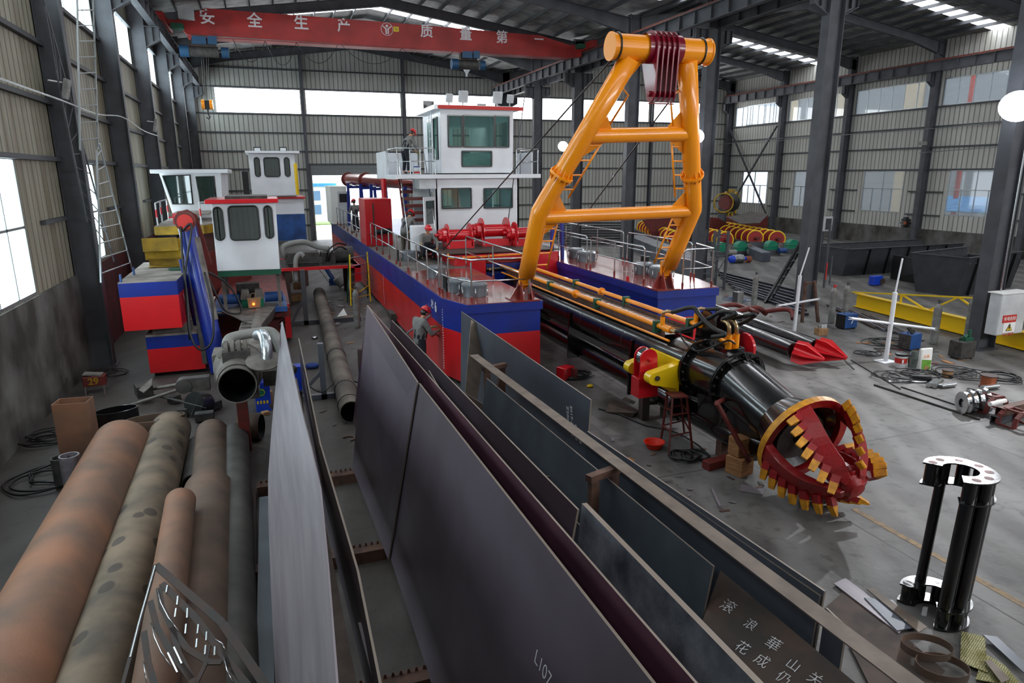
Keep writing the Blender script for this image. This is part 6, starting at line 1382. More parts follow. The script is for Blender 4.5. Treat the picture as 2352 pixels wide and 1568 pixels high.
for P in (((362, 1352), (370, 1385), (388, 1420), (410, 1450)), ((348, 1432), (356, 1465), (372, 1500), (392, 1530)), ((330, 1520), (338, 1568)), ((496, 1470), (510, 1478), (518, 1495)), ((515, 1510), (522, 1540), (535, 1568))): k.path([onp(*p, .01) for p in P], .006, 5).cut()
k.build('bright_cut_edge', 'silver', t)
solo(MB().box((-1.05, 3.0, 0), (-.98, 4.6, 1.5)), 'panel_prop', 'stand_dark', 'dark prop under the laser cut panel', 'support')
# ================================================================== RIGHT HALF OF THE HALL
# screw conveyors
def screw(far, near, n, label):
    a, b = GZ(*far, .75), GZ(*near, .75); t = thing('screw_conveyor', label, 'machine', (b.x, b.y, .1), 'screw conveyors with yellow rimmed flights')
    MB().tube(a, b, .12, n=12).build('shaft', 'red_rusty', t); d = (b-a).normalized(); s, u, _ = frame(d); r = .55
    k = MB(); q = MB()
    for i in range(n):
        c = a.lerp(b, (i+.5)/n); tl = (d+s*.35).normalized(); k.lathe([(0, 0), (r, 0), (r, .03), (0, .03)], c, tl, 20, sm=False); k.cut(); q.torus(c, r, .055, tl, 24, 6).cut()
    k.build('flight', 'red_crane', t); q.build('flight_rim', 'yellow', t)
    MB().hexa([a+s*.62+V((0, 0, -.7)), b+s*.62+V((0, 0, -.7)), b+s*.7+V((0, 0, -.25)), a+s*.7+V((0, 0, -.25)), a-s*.62+V((0, 0, -.7)), b-s*.62+V((0, 0, -.7)), b-s*.7+V((0, 0, -.25)), a-s*.7+V((0, 0, -.25))]).build('trough', 'steel_dark', t)
screw((1475, 521), (1555, 550), 11, 'screw conveyor with yellow rimmed red flights behind the right frame leg, leftmost of four')
screw((1530, 519), (1672, 552), 14, 'screw conveyor ending beside the dark lattice ladder, second of four from the left')
screw((1560, 514), (1742, 548), 16, 'screw conveyor with yellow rimmed flights, third of four from the left')
screw((1600, 512), (1792, 550), 17, 'screw conveyor nearest the big middle column, rightmost of four')
# gear motors
def gearmotor(px, py, label, s=1.0):
    p = GZ(px, py, .35); t = thing('gear_motor', label, 'gearbox', (p.x, p.y, 0), 'green gearboxes of the conveyors')
    MB().box((p.x-.5*s, p.y-.3, 0), (p.x+.6*s, p.y+.4, .35)).build('base', 'steel_dark', t)
    k = MB(); P = [(-.45, 0), (.4, 0), (.42, .3), (.3, .5), (.05, .62), (-.2, .6), (-.4, .42)]; k.prism([(a*s, b*s) for a, b in P], (p.x, p.y, .35), (1, 0, 0), (0, 0, 1), .45); k.box((p.x-.48*s, p.y-.26, .58), (p.x+.46*s, p.y+.26, .62)); k.build('gear_case', 'green_gear', t, .02)
    k = MB(); k.lathe([(0, -.03), (.2, -.03), (.2, .03), (0, .03)], (p.x+.55*s, p.y-.28, .6), (0, 1, 0), 18, sm=False); k.build('pulley', 'dusty_grey', t)
    k = MB(); k.tube((p.x+.2, p.y-.55, .33), (p.x+.75, p.y-.6, .33), .17, n=14); k.build('motor', 'blue_mid' if s < 1 else 'hose_grey', t)
gearmotor(1655, 577, 'green gearbox partly behind the dark lattice ladder, leftmost of four'); gearmotor(1700, 575, 'green gearbox with a round pulley, second from the left'); gearmotor(1770, 573, 'green gearbox with motor wrapped in plastic, third from the left', .98); gearmotor(1818, 570, 'green gearbox just left of the middle column foot, rightmost of four')
for i, (x0, y0, x1, y1, x2, y2) in enumerate(((1440, 540, 1590, 600, 1560, 560), (1700, 560, 1750, 580, 1735, 551))):
    H = (.9, .6)[i]; w_ = (1.3, .7)[i]; a, b = GZ(x0, y0, H), GZ(x1, y1, H); k = MB(); k.hexa([a+V((0, 0, -H)), b+V((0, 0, -H)), b+V((w_, 0, -H)), a+V((w_, 0, -H)), a, b, b+V((w_, 0, 0)), a+V((w_, 0, 0))]); solo(k, 'conveyor_trough', 'plate_blue', ['long grey conveyor trough behind the far red deck', 'short grey conveyor trough before the green gearboxes'][i], 'machine', None, .03)
k = MB(); k.slab([GY(1475, 505, 46), GY(1560, 494, 46), GY(1650, 500, 46), GY(1715, 545, 46), GY(1500, 545, 46)], .06, w=(0, 1, 0)); solo(k, 'hull_plate', 'red_rusty', 'large dark red hull plate standing behind the yellow rimmed screws', 'steel plate')
# spring motor on floor
p = GZ(1690, 604); t = thing('vibration_motor', 'blue pump with a steel coil and copper end lying on the floor', 'pump', p)
MB().lathe([(0, 0), (.12, .02), (.22, .15), (.24, .35)], p+V((-.55, 0, .25)), (1, 0, 0), 16).tube(p+V((.42, 0, .25)), p+V((.72, 0, .25)), .12, n=12).build('pump_body', 'blue_pump', t)
MB().tube(p+V((-.2, 0, .25)), p+V((.42, 0, .25)), .21, n=16).build('drum', 'steel_dark', t)
k = MB()
for i in range(8): k.torus(p+V((-.18+i*.085, 0, .25)), .25, .025, (1, 0, 0), 18, 6).cut()
k.build('coil_ring', 'silver', t); k = MB()
for i in range(4): k.torus(p+V((.76+i*.09, 0, .2)), .17, .03, (1, 0, 0), 16, 6).cut()
k.build('copper_ring', 'copper', t)
# black hoppers
def hopper(g0, g1, g2, H, depth, label, hole=True):
    """g0-g1 = foot of the long front side, g1-g2 direction of the short side"""
    a, b = GZ(*g0), GZ(*g1); d = (b-a).normalized(); n = V((-d.y, d.x, 0)); n = n if n.y > 0 else -n; t = thing('steel_hopper', label, 'hopper', a)
    up = V((0, 0, H)); o = n*depth; out = -n*.25; k = MB()
    k.slab([a, b, b+up+out, a+up+out], .03).cut(); k.slab([a+o*.8, b+o*.8, b+o+up, a+o+up], .03).cut(); k.slab([a, a+o*.8, a+o+up, a+up+out], .03).cut(); k.slab([b, b+o*.8, b+o+up*.8, b+up*.8+out], .03)
    k.build('side_plate', 'hopper_black', t); k = MB(); k.beam(a+up+out, b+up+out, .16, .03).cut().beam(a+o+up, b+o+up, .16, .03).cut().beam(a+up+out, a+o+up, .12, .03); k.build('rim', 'hopper_black', t)
    k = MB(); L = (b-a).length
    for i in range(1, 6): c = a+d*L*i/6; k.slab([c-n*.02, c-n*.14, c-n*.38+up*.97, c-n*.27+up*.97], .02).cut()
    k.build('stiffener', 'black_plain', t); k = MB(); c = a+d*L*.72; k.lathe([(0, 0), (.28, 0), (.28, .02), (0, .02)], c-n*.17+up*.5, (-n+V((0, 0, -.15))), 20); k.build('round_port', 'black_plain', t); c = a+d*L*.42
    MB().tube(c-n*.1+up*.5, c-n*.5+up*.5, .13, n=14).build('pipe_stub', 'dusty_grey', t); k = MB()
    for i in range(10): 
        c = a+d*L*(i+.5)/10; k.ball(c-n*.26+up*.85, .02, 6, 4)
    k.build('bolt_row', 'silver', t, stuff=True)
hopper((1935, 634), (2195, 615), None, 1.45, 2.4, 'large black steel hopper with ribbed side standing before the right wall, farther one')
hopper((2195, 682), (2320, 660), None, 1.75, 2.2, 'large black steel hopper half behind the nearest middle column')
k = MB(); P = [GZ(2045, 640), GZ(2192, 668), GZ(2215, 640), GZ(2075, 610)]; o = V((0, 0, 1.25)); k.slab([P[0], P[1], P[1]+o+V((-.2, 0, 0)), P[0]+o], .03).slab([P[1], P[2], P[2]+o*1.1, P[1]+o], .03); solo(k, 'hopper_frame', 'black_plain', 'low black steel frame lying between the two large hoppers', 'machine')
p = GZ(2010, 655); t = thing('blue_wire_feeder', 'small bright blue machine on the floor before the black hoppers', 'machine', p); MB().cbox(p+V((0, 0, .25)), (.6, .3, .45)).build('case', 'blue_pump', t, .03); MB().tube(p+V((.25, -.2, .2)), p+V((.25, .2, .2)), .15, n=14).build('reel', 'stand_dark', t)
# far corner cutter wheel and tarp heap
p = GY(1662, 466, 46.5); t = thing('spare_cutter', 'spare cutter wheel with yellow teeth in the far right corner', 'cutter head', (p.x, 46.5, 0))
MB().tube((p.x, 46.5, 0), (p.x+.3, 47, 2.6), .35, n=12).build('stand', 'steel_dark', t); MB().torus(p, .75, .07, (-.5, -1, .1), 28, 6).build('ring', 'yellow_dirty', t); k = MB()
for i in range(14): a = i*2*PI/14; c = p+V((.9+math.cos(a)*.75, .3, math.sin(a)*.95)); k.cbox(c, (.28, .2, .16), rot=Matrix.Rotation(-a, 3, 'Y')).cut()
k.build('tooth', 'yellow_dirty', t); MB().lathe([(0, 0), (.6, 0), (.5, .5), (0, .5)], p+V((.3, .1, 0)), (.4, 1, 0), 16).build('core', 'red_rusty', t); MB().lathe([(.3, 0), (.75, .1), (.75, .3), (.3, .4)], p+V((.9, .2, 0)), (.4, 1, 0), 14).build('rear_wheel', 'black_plain', t)
k = MB(); a = [GY(*q) for q in ((1672, 500, 44), (1725, 486, 46), (1765, 492, 44), (1745, 512, 42), (1700, 514, 42))]
k.slab([a[0], a[1], a[2], a[3], a[4]], .05); solo(k, 'tarp_cover', 'tarp_grey', 'grey tarpaulin stretched over dark machinery near the far right corner', 'tarpaulin')
k = MB(); a = GZ(1705, 545); k.box((a.x-.6, a.y, 0), (a.x+2.6, a.y+2.5, 1.7)); solo(k, 'covered_machine', 'red_rusty', 'dark red machine under the grey tarpaulin', 'machine', None, .1)
# grey beams stack behind the far deck
for i in range(9):
    a, b = GZ(1255+i*4, 512+i*6, 1.6-i*.18), GZ(1440+i*3, 512+i*6, 1.6-i*.18); k = MB(); k.channel(a, b, .12, .14, .015)
    solo(k, 'stacked_beam', 'steel_dark', 'dark steel beam in the stack behind the far pontoon, %s' % ('top' if i == 0 else 'bottom' if i == 8 else 'middle of the pile'), 'steel beam', 'stacked steel beams behind the far pontoon')
# lattice ladder stand and leaning step ladder
p = GZ(1655, 662); t = thing('lattice_tower', 'dark lattice access tower left of the middle column', 'steel stand', p); k = MB(); H = 2.75
a, b = GZ(1632, 664), GZ(1662, 664)
for q in (a, b, a+V((.15, .9, 0)), b+V((.15, .9, 0))): k.beam(q, q+V((.05, 0, H)), .1, .1).cut()
k.build('post', 'steel_dark', t); k = MB(); k.beam(a+V((0, 0, .3)), b+V((0, 0, 1.5)), .04, .04).cut().beam(b+V((0, 0, .3)), a+V((0, 0, 1.5)), .04, .04).cut()
for z in (.1, 1.6, 2.6): k.beam(a+V((0, 0, z)), b+V((0, 0, z)), .05, .05).cut()
k.build('brace', 'steel_dark', t); k = MB()
for i in range(7): k.box((a.x-.1-.0, a.y+.1+i*.0, 0), (a.x-.05, a.y+.12, .05)).cut() if 0 else k.beam(a+V((.0+.02*i, .8-.1*i, .3+i*.36)), b+V((0, .8-.1*i, .3+i*.36)), .2, .02).cut()
k.build('tread', 'steel_dark', t)
t = thing('leaning_ladder', 'black steel step ladder leaning against the middle column', 'ladder', GZ(1760, 696)); a, b = GZ(1757, 696), GY(1846, 545, 24.2); k = MB(); o = V((.55, .35, 0)); k.beam(a, b, .08, .15).cut().beam(a+o, b+o, .08, .15); k.build('stile', 'black_plain', t); k = MB()
for i in range(1, 8): q = a.lerp(b, i/8); k.beam(q, q+o, .16, .025).cut()
k.build('tread', 'steel_dark', t)
t = thing('small_ladder', 'dark steel ladder standing upright near the far wall behind the yellow frame', 'ladder', (26, 50, 0)); a = GZ(1508, 500, 1.0); k = MB(); q = V((a.x, a.y, 0)); k.beam(q, q+V((.2, 0, 4)), .08, .08).cut().beam(q+V((.8, 0, 0)), q+V((.7, 0, 4)), .08, .08); k.build('stile', 'steel_dark', t); k = MB()
for i in range(8): k.beam(q+V((0, 0, .4+i*.45)), q+V((.8, 0, .4+i*.45)), .05, .04).cut()
k.build('rung', 'steel_dark', t)
# steel stand frames by the column
p = GZ(1862, 738); t = thing('steel_bench', 'brown grey steel trestle standing before the middle column', 'trestle', p); k = MB()
for a, b in (((1842, 740), (1850, 645)), ((1879, 740), (1870, 645))): q = GZ(*a); w_ = GY(*b, q.y+.15); k.beam(q, w_, .09, .09).cut()
k.build('leg', 'brown_stand', t); k = MB(); a, b = GY(1846, 690, p.y), GY(1875, 690, p.y); k.beam(a, b, .08, .08).cut(); a, b = GY(1848, 650, p.y), GY(1872, 650, p.y); k.beam(a, b, .1, .08); k.build('cross_bar', 'brown_stand', t)
p = GZ(1895, 660); t = thing('side_frame', 'dark steel frame right of the middle column with a red painted strip', 'steel stand', p); k = MB(); a, b = GZ(1892, 660), GZ(1905, 652); k.beam(a, a+V((0, 0, 3.0)), .08, .08).cut().beam(b, b+V((0, 0, 1.4)), .06, .06); k.build('post', 'steel_dark', t); MB().beam(a+V((-.0, -.06, .4)), a+V((0, -.06, 1.2)), .06, .02).build('red_strip', 'sign_red', t)
# white cross stands
def cross_stand(base, H, arm0, arm1, rod, label, plate_=True, sleeve=None):
    b = GZ(*base); t = thing('cross_stand', label, 'stand', b, 'white painted pipe stands'); d0, d1 = GY(*arm0, b.y), GY(*arm1, b.y); top = b+V((.02, 0, H))
    MB().tube(b+V((0, 0, .01)), top, .062, n=14).build('upright', 'white_paint', t)
    k = MB(); k.tube(d0, d1, .038, n=12); k.build('cross_arm', 'white_paint', t); MB().tube(top, GY(*rod, b.y), .024, n=8).build('top_rod', 'white_paint', t)
    if plate_: MB().cbox(b+V((0, 0, .01)), (.5, .4, .02)).build('foot_plate', 'white_paint', t)
    k = MB(); e = (d1-d0).normalized()
    for q, s in ((d0, -1), (d1, 1)):
        for w_ in (-.03, .03): k.beam(q+V((0, 0, w_)), q+e*s*.1+V((0, 0, w_)), .02, .015).cut()
    k.build('fork_end', 'white_paint', t)
cross_stand((1824, 762), 1.98, (1788, 702), (1878, 687), (1859, 568), 'white cross shaped pipe stand left of the step ladder, thin rod on top', False)
cross_stand((2034, 830), 2.05, (1955, 731), (2145, 755), (2073, 593), 'white cross shaped pipe stand on a square foot, nearer to the camera')
# gas cylinders
gas_cylinder(1731, 703, 1.5, .115, 'cyl_grey', 'grey gas cylinder standing alone left of the white cross stands')
gas_cylinder(1908, 742, 1.5, .115, 'cyl_grey', 'grey gas cylinder with red valve cap, left one beside the blue welding machine', capcol='sign_red')
gas_cylinder(1938, 735, 1.5, .115, 'cyl_grey', 'grey gas cylinder right behind the blue welding machine')
gas_cylinder(2143, 789, 1.5, .12, 'cyl_grey', 'grey gas cylinder in front of the yellow beam, left one')
gas_cylinder(2222, 776, 1.5, .12, 'cyl_grey', 'grey gas cylinder in front of the yellow beam, right one with green hose')
gas_cylinder(1634, 690, .75, .08, 'black_plain', 'short black cylinder on the floor right of the far pontoon bow')
# welding machines
def welder(px, py, w, d, h, rz, label, front, body, extra=None):
    p = GZ(px, py); t = thing('welding_machine', label, 'welding machine', p, rz=0); R = Matrix.Rotation(rz, 3, 'Z')
    MB().cbox(p+V((0, d/2, h/2+.04)), (w, d, h), rot=R).build('case', body, t, .015); c = p+V((0, d/2, h/2+.04))
    MB().cbox(c+R @ V((-w/2-.005, 0, 0)), (.015, d*.94, h*.94), rot=R).build('front_panel', front, t); k = MB(); k.path([c+R @ V((-w*.3, 0, h/2)), c+R @ V((-w*.3, 0, h/2+.08)), c+R @ V((w*.3, 0, h/2+.08)), c+R @ V((w*.3, 0, h/2))], .012, 6); k.build('handle', 'black_plain', t)
    k = MB(); 
    for i in (-1, 1): k.box((p.x+i*w*.35-.03, p.y+.03, 0), (p.x+i*w*.35+.03, p.y+d-.03, .05)).cut()
    k.build('foot', 'black_plain', t); return t, c, R
t, c, R = welder(1953, 756, .62, .4, .5, .1, 'blue welding machine with a white emblem beside two gas cylinders', 'black_plain', 'blue_mid')
k = MB(); q = c+V((.04, -.23, -.02)); k.prism([(-.07, -.06), (-.03, -.06), (.01, .04), (.05, .08), (.0, .08), (-.04, .02)], q, (1, 0, 0), (0, 0, 1), .004); k.build('emblem', 'white_paint', t)
welder(2100, 805, .55, .4, .48, .15, 'blue and black welding machine behind the paint bucket', 'black_dusty', 'blue_mid'); welder(2222, 826, .55, .42, .5, -.05, 'black box shaped welding machine left of the nearest column', 'black_dusty', 'black_dusty'); welder(1700, 700, .3, .35, .5, 0, 'grey welding machine with pale front panel behind the red bent pipes', 'steel_dark', 'hose_grey')
p = GZ(2228, 826, 0)+V((0, .2, .54)); solo(MB().cbox(p+V((0, 0, .05)), (.3, .2, .1)).tube(p+V((.08, 0, .05)), p+V((.08, 0, .32)), .05, n=10).tube(p+V((-.1, 0, .1)), p+V((-.02, 0, .18)), .05, n=8), 'bench_vice', 'green_clamp', 'dark green vice on top of the black box', 'vice')
p = GZ(2092, 770, .5); k = MB(); k.slab([p+V((-.2, 0, .25)), p+V((.0, .1, .28)), p+V((.25, .1, .05)), p+V((.05, 0, .02))], .03); solo(k, 'welding_mask', 'black_plain', 'black welding mask lying on the blue and black machine', 'mask')
# paint bucket, sacks, cartons
p = GZ(2067, 842); t = thing('paint_bucket', 'white and red paint bucket with black drips beside the white cross stand', 'bucket', p)
MB().lathe([(0, 0), (.145, 0), (.165, .38), (.15, .38), (.14, .05)], p, n=24).build('bucket_wall', 'white_matte', t); MB().lathe([(.1555, .13), (.163, .28)], p, n=24).build('red_band', 'sign_red', t); MB().lathe([(.167, .34), (.17, .39), (.15, .39)], p, n=24).lathe([(.0, .3), (.15, .3)], p, n=24).build('black_rim', 'black_plain', t)
k = MB(); q = p+V((-.09, -.14, .2)); k.box((q.x-.03, q.y-.01, q.z-.05), (q.x+.03, q.y, q.z+.05)); k.build('white_emblem', 'white_paint', t)
p = GZ(2125, 850); t = thing('rice_sack', 'printed white sack with green field picture leaning beside the paint bucket', 'sack', p); k = MB()
W_ = .34
k.hexa([p+V((-.18, 0, 0)), p+V((.16, -.05, 0)), p+V((.2, .15, 0)), p+V((-.14, .2, 0)), p+V((-.12, .1, .62)), p+V((.26, .05, .62)), p+V((.26, .12, .6)), p+V((-.12, .18, .6))]); k.build('sack_body', 'paper', t, .03)
def sk_(u, v, o=-.012): return (p+V((-.18, 0, 0))).lerp(p+V((.16, -.05, 0)), u).lerp((p+V((-.12, .1, .62))).lerp(p+V((.26, .05, .62)), u), v)+V((0, o, 0))
mat('field_green', (110, 160, 50), .8, col2=(80, 130, 40), scale=12)
k = MB(); k.slab([sk_(.06, .05), sk_(.85, .05), sk_(.9, .45), sk_(.06, .5)], .004); k.build('green_field', 'field_green', t); k = MB(); k.slab([sk_(.3, .03, -.018), sk_(.7, .03, -.018), sk_(.66, .2, -.018), sk_(.32, .22, -.018)], .004); k.build('brown_patch', 'cardboard', t); text_mesh('大米', .12, sk_(.42, .62, -.02), (1, 0, .05), (0, .1, 1), 'sack_lettering', 'orange', t, .001)
k = MB(); p = GZ(2095, 845); k.lathe([(0, 0), (.12, .02), (.14, .3), (.08, .5), (.0, .48)], p, n=10); solo(k, 'plastic_bag', 'pane_grey', 'translucent crumpled plastic bag between paint bucket and sack', 'bag')
p = GZ(1890, 770); t = solo(MB().cbox(p+V((0, .1, .12)), (.34, .28, .24), rz=-.15), 'carton', 'cardboard', 'brown carton with three paint jars on top', 'carton', None, .01)
for i, dx in enumerate((-.1, .0, .11)):
    q = GZ(1890, 770)+V((dx, .1-.03*i, .245)); solo(MB().lathe([(0, 0), (.05, 0), (.05, .11), (0, .12)], q, n=14), 'paint_jar', 'white_matte' if i else 'cyl_grey', 'small paint jar on the brown carton, %s of three' % ['left', 'middle', 'right'][i], 'jar', 'paint jars on the brown carton')
# yellow beam with truss
t = thing('yellow_beam', 'long bright yellow welded beam with a truss on top lying on the floor', 'steel beam', GZ(2060, 730)); a, b = GZ(1966, 703, .02), GZ(2350, 802, .02); b = b+(b-a)*.25
MB().ibeam(a+V((0, 0, .28)), b+V((0, 0, .28)), .3, .54, .02, .014).build('beam', 'yellow', t); k = MB(); q = lambda s, z: a.lerp(b, s)+V((0, .25, z)); 
k.beam(q(0, .55), q(1, 1.75), .08, .05).cut()
for s0, s1 in ((.28, .28), (.28, .42), (.55, .42), (.55, .74), (.74, .74), (.88, .74)): k.beam(q(s0, .55+1.2*s0), q(s1, .5), .07, .05).cut()
k.build('truss_bar', 'yellow', t)
# electric box on the nearest column
t = thing('electric_box', 'grey steel electric cabinet with red and yellow warning labels on the nearest column', 'electric box', (19.6, 13.9, 1.2))
P = [GY(*q, 13.6) for q in ((2302, 676), (2300, 768))]; x0 = P[0].x; z1, z0 = P[0].z, P[1].z-.02
MB().box((x0, 13.6, z0), (x0+1.15, 13.95, z1)).build('cabinet', 'white_matte', t, .02); MB().box((x0+.02, 13.585, z0+.03), (x0+.88, 13.6, z1-.03)).build('door', 'white_matte', t)
MB().box((x0-.05, 13.55, z1), (x0+1.2, 14, z1+.03)).build('top_sheet', 'paper', t)
g = lambda px, py, o=.02: GY(px, py, 13.58-o)
a, b = g(2306, 725), g(2334, 739); MB().box((a.x, 13.57, b.z), (b.x, 13.582, a.z)).build('red_label', 'sign_red', t); c = (a+b)/2; text_mesh('有电危险', (b.x-a.x)*.22, V((c.x, 13.565, c.z)), (1, 0, 0), (0, 0, 1), 'label_text', 'sign_white', t, .001)
a, b = g(2307, 741), g(2330, 762); MB().box((a.x, 13.572, b.z), (b.x, 13.582, a.z)).build('white_label', 'sign_white', t); c = (a+b)/2; h_ = (a.z-b.z)*.42
MB().prism([(-h_, -h_*.8), (h_, -h_*.8), (0, h_*.95)], (c.x, 13.568, c.z), (1, 0, 0), (0, 0, 1), .006).build('triangle_border', 'sign_black', t); MB().prism([(-h_*.78, -h_*.66), (h_*.78, -h_*.66), (0, h_*.7)], (c.x, 13.563, c.z), (1, 0, 0), (0, 0, 1), .006).build('warning_triangle', 'sign_yellow', t); MB().prism([(-.03, .1), (.03, .1), (.0, .03), (.04, .03), (-.02, -.1), (.0, -.01), (-.04, -.01)], (c.x, 13.558, c.z-.02), (1, 0, 0), (0, 0, 1), .006).build('lightning_bolt', 'sign_black', t)
text_mesh('当心触电', (b.x-a.x)*.24, V((c.x, 13.57, b.z-.06)), (1, 0, 0), (0, 0, 1), 'label_text', 'sign_red', t, .001)
MB().tube((x0+.35, 13.9, z1), (x0+.35, 13.9, z1+9), .03, n=8).build('conduit', 'silver', t)
t = thing('control_cabinet', 'grey control panel with white diagrams on the wall behind the middle column', 'electric box', (30, 38, 1)); a, b = GY(1890, 498, 40), GY(1910, 530, 40); MB().box((a.x-.3, 40, b.z), (b.x, 40.2, a.z)).build('case', 'white_matte', t); k = MB(); a, b = GY(1898, 502, 39.98), GY(1908, 527, 39.98); k.box((a.x, 39.97, b.z), (b.x, 40, a.z)); k.build('diagram', 'steel_dark', t)
MB().box((a.x-.2, 40.05, 0), (a.x, 40.15, b.z)).build('post', 'steel_dark', t)
# floodlights that are lit, with their brackets
glow('lamp_on', (236, 244, 255), 14)
def lamp(p, aim, label, r, power, fix=True):
    t = thing('floodlight', label, 'lamp', p, 'lit floodlights'); d = V(aim).normalized(); s, u, _ = frame(d)
    MB().hexa([p-d*.1+s*x*.2+u*y*.16 for x, y in ((-1, -1), (1, -1), (1, 1), (-1, 1))]+[p-d*.01+s*x*.24+u*y*.2 for x, y in ((-1, -1), (1, -1), (1, 1), (-1, 1))]).build('housing', 'white_matte', t)
    MB().lathe([(0, .0), (r*.9, .0), (r, -.02)], p+d*.0, d, 24, sm=False).build('lit_lens', 'lamp_on', t, label='glowing white lens'); MB().tube(p-d*.08, p-d*.5, .02, n=6).build('bracket', 'steel_dark', t)
    L_ = bpy.data.lights.new('lamp_light', 'SPOT'); L_.energy = power; L_.spot_size = 2.3; L_.spot_blend = .8; L_.shadow_soft_size = .12; L_.color = (.93, .96, 1); o = bpy.data.objects.new('lamp_light', L_); C.objects.link(o); o.parent = t; o.location = d*.06; o.rotation_euler = d.to_track_quat('-Z', 'Y').to_euler()
lamp(GX(2338, 245, 19.6), (-.85, -.5, -.55), 'big glaring floodlight at the upper right beside the nearest middle column', .45, 1700)  # lens disc widened to take in part of the lamp's glare
lamp(GY(1601, 313, 29.0), (-.75, -.65, -.35), 'bright floodlight right of the yellow frame cross beam', .34, 900)
lamp(GY(1293, 336, 44.3), (-.5, -.85, -.3), 'small bright floodlight seen left of the yellow frame leg', .34, 500)
for i, (px, py, X) in enumerate(((152, 205, -4.6), (357, 288, -4.6))):
    p = GX(px, py, X); t = thing('wall_floodlight', 'unlit white floodlight on a bracket of the left columns, %s one' % ['nearer', 'farther'][i], 'lamp', p, 'unlit floodlights of the left wall'); MB().cbox(p, (.12, .32, .5) if i == 0 else (.12, .4, .6), rot=Matrix.Rotation(.25, 3, 'Y')).build('housing', 'cyl_grey', t, .02); MB().tube(p+V((0, 0, .15)), p+V((-.25, -.5, .15)), .02, n=6).build('bracket', 'white_matte', t)
p = GX(2119, 329, 44.0); t = thing('wall_floodlight', 'small unlit floodlight on a right wall column', 'lamp', p); MB().cbox(p, (.3, .5, .25)).build('housing', 'cyl_grey', t); MB().tube(p, p+V((.5, .2, .05)), .02).build('bracket', 'steel_dark', t)
# ---------------------------------------------------------------- right foreground floor
def rod(a, b, r, label, m_='pipe_dark', z=None, cat='rod'):
    A, B = GZ(*a, r), GZ(*b, r); return solo(MB().tube(A, B, r, n=8), 'steel_rod', m_, label, cat)
rod((1955, 826), (2068, 893), .018, 'thin dark rod from the red spud tip towards the right'); rod((2008, 883), (2250, 962), .025, 'long dark bar on the floor right of the cutter head'); rod((2070, 888), (2204, 932), .018, 'thin dark rod parallel to the long bar'); rod((2041, 876), (2128, 877), .03, 'steel round bar behind the thin rods', 'silver')
rod((1636, 1122), (1655, 1164), .03, 'grey pipe piece on the floor below the cutter', 'plate_light'); rod((1940, 826), (1962, 848), .016, 'short thin rod at the tip of the spud')
k = MB(); a, b = GZ(2092, 868, .09), GZ(2137, 870, .09); k.beam(a, b, .17, .17); solo(k, 'square_tube', 'black_plain', 'short black square steel tube behind the round bars', 'steel tube')
for i, (a, b) in enumerate((((2133, 884), (2150, 873)), ((2146, 886), (2162, 874)), ((2160, 886), (2193, 882)), ((2256, 890), (2292, 886)))):
    A, B = GZ(*a, .07), GZ(*b, .07); t = solo(MB().tube(A, B, .065, n=16), 'round_bar', 'silver', 'shiny steel round bar piece on the floor, %s' % ['leftmost of three', 'middle of three', 'rightmost of three', 'alone below the copper spool'][i], 'steel bar', 'shiny round bars')
for i in range(4):
    p = GZ(2213+i*15, 925-i*3, .26); k = MB(); k.lathe([(.1, -.05), (.26, -.05), (.22, -.015), (.22, .015), (.26, .05), (.1, .05)], p, (.8, -.35, 0), 28, sm=False); solo(k, 'pulley_wheel', 'chrome', 'shiny steel pulley wheel in the row of four, %s' % ['leftmost', 'second from left', 'third from left', 'rightmost'][i], 'pulley', 'shiny pulley wheels')
for i, (x, y) in enumerate(((2222, 940), (2240, 945))):
    p = GZ(x, y, 0); solo(MB().tube(p, p+V((.03, .03, .5)), .07, n=16), 'upright_bar', 'chrome', 'polished steel bar standing before the pulley wheels, %s' % ['left', 'right'][i], 'steel bar', 'upright polished bars')
def redframe(x, y, s, label):
    p = GZ(x, y); t = thing('red_bracket', label, 'bracket', p); 
    for dy in (0, .35):
        k = MB(); P = [(-.35, .05), (-.3, .3), (-.12, .45), (.15, .45), (.33, .3), (.36, .05)]
        for a, b in zip(P, P[1:]): k.beam(p+V((a[0]*s, dy, a[1]*s)), p+V((b[0]*s, dy, b[1]*s)), .05, .09, up=(0, 1, 0))
        k.build('arch', 'red_rusty', t)
    k = MB()
    for a in ((-.35, .05), (-.12, .45), (.15, .45), (.36, .05)): k.beam(p+V((a[0]*s, 0, a[1]*s)), p+V((a[0]*s, .35, a[1]*s)), .04, .04).cut()
    k.build('cross_bar', 'red_rusty', t)
redframe(2285, 950, .9, 'dark red arched steel bracket with a paper roll on it'); redframe(2348, 985, .8, 'dark red steel bracket cut by the right picture edge')
p = GZ(2292, 925, .42); solo(MB().tube(p+V((-.25, 0, 0)), p+V((.3, .05, 0)), .05, n=12), 'paper_roll', 'paper', 'white paper roll lying on the red arched bracket', 'roll')
for i, (a, b, z) in enumerate((((2284, 965), (2352, 945), .1), ((2296, 945), (2360, 930), .28))):
    A, B = GZ(*a, z), GZ(*b, z); B = B+(B-A)*.3; k = MB(); s, u, d = frame(B-A)
    for sg, w_, h_ in ((1, .01, .18), (-1, .01, .18)): k.beam(A+s*sg*.085, B+s*sg*.085, .01, .18)
    for sg in (1, -1): k.beam(A+u*sg*.085, B+u*sg*.085, .18, .01)
    solo(k, 'square_tube', ['steel_dark', 'brown_stand'][i], ['dark square steel tube beside the red bracket, lower', 'brown square steel tube on top of the dark one'][i], 'steel tube')
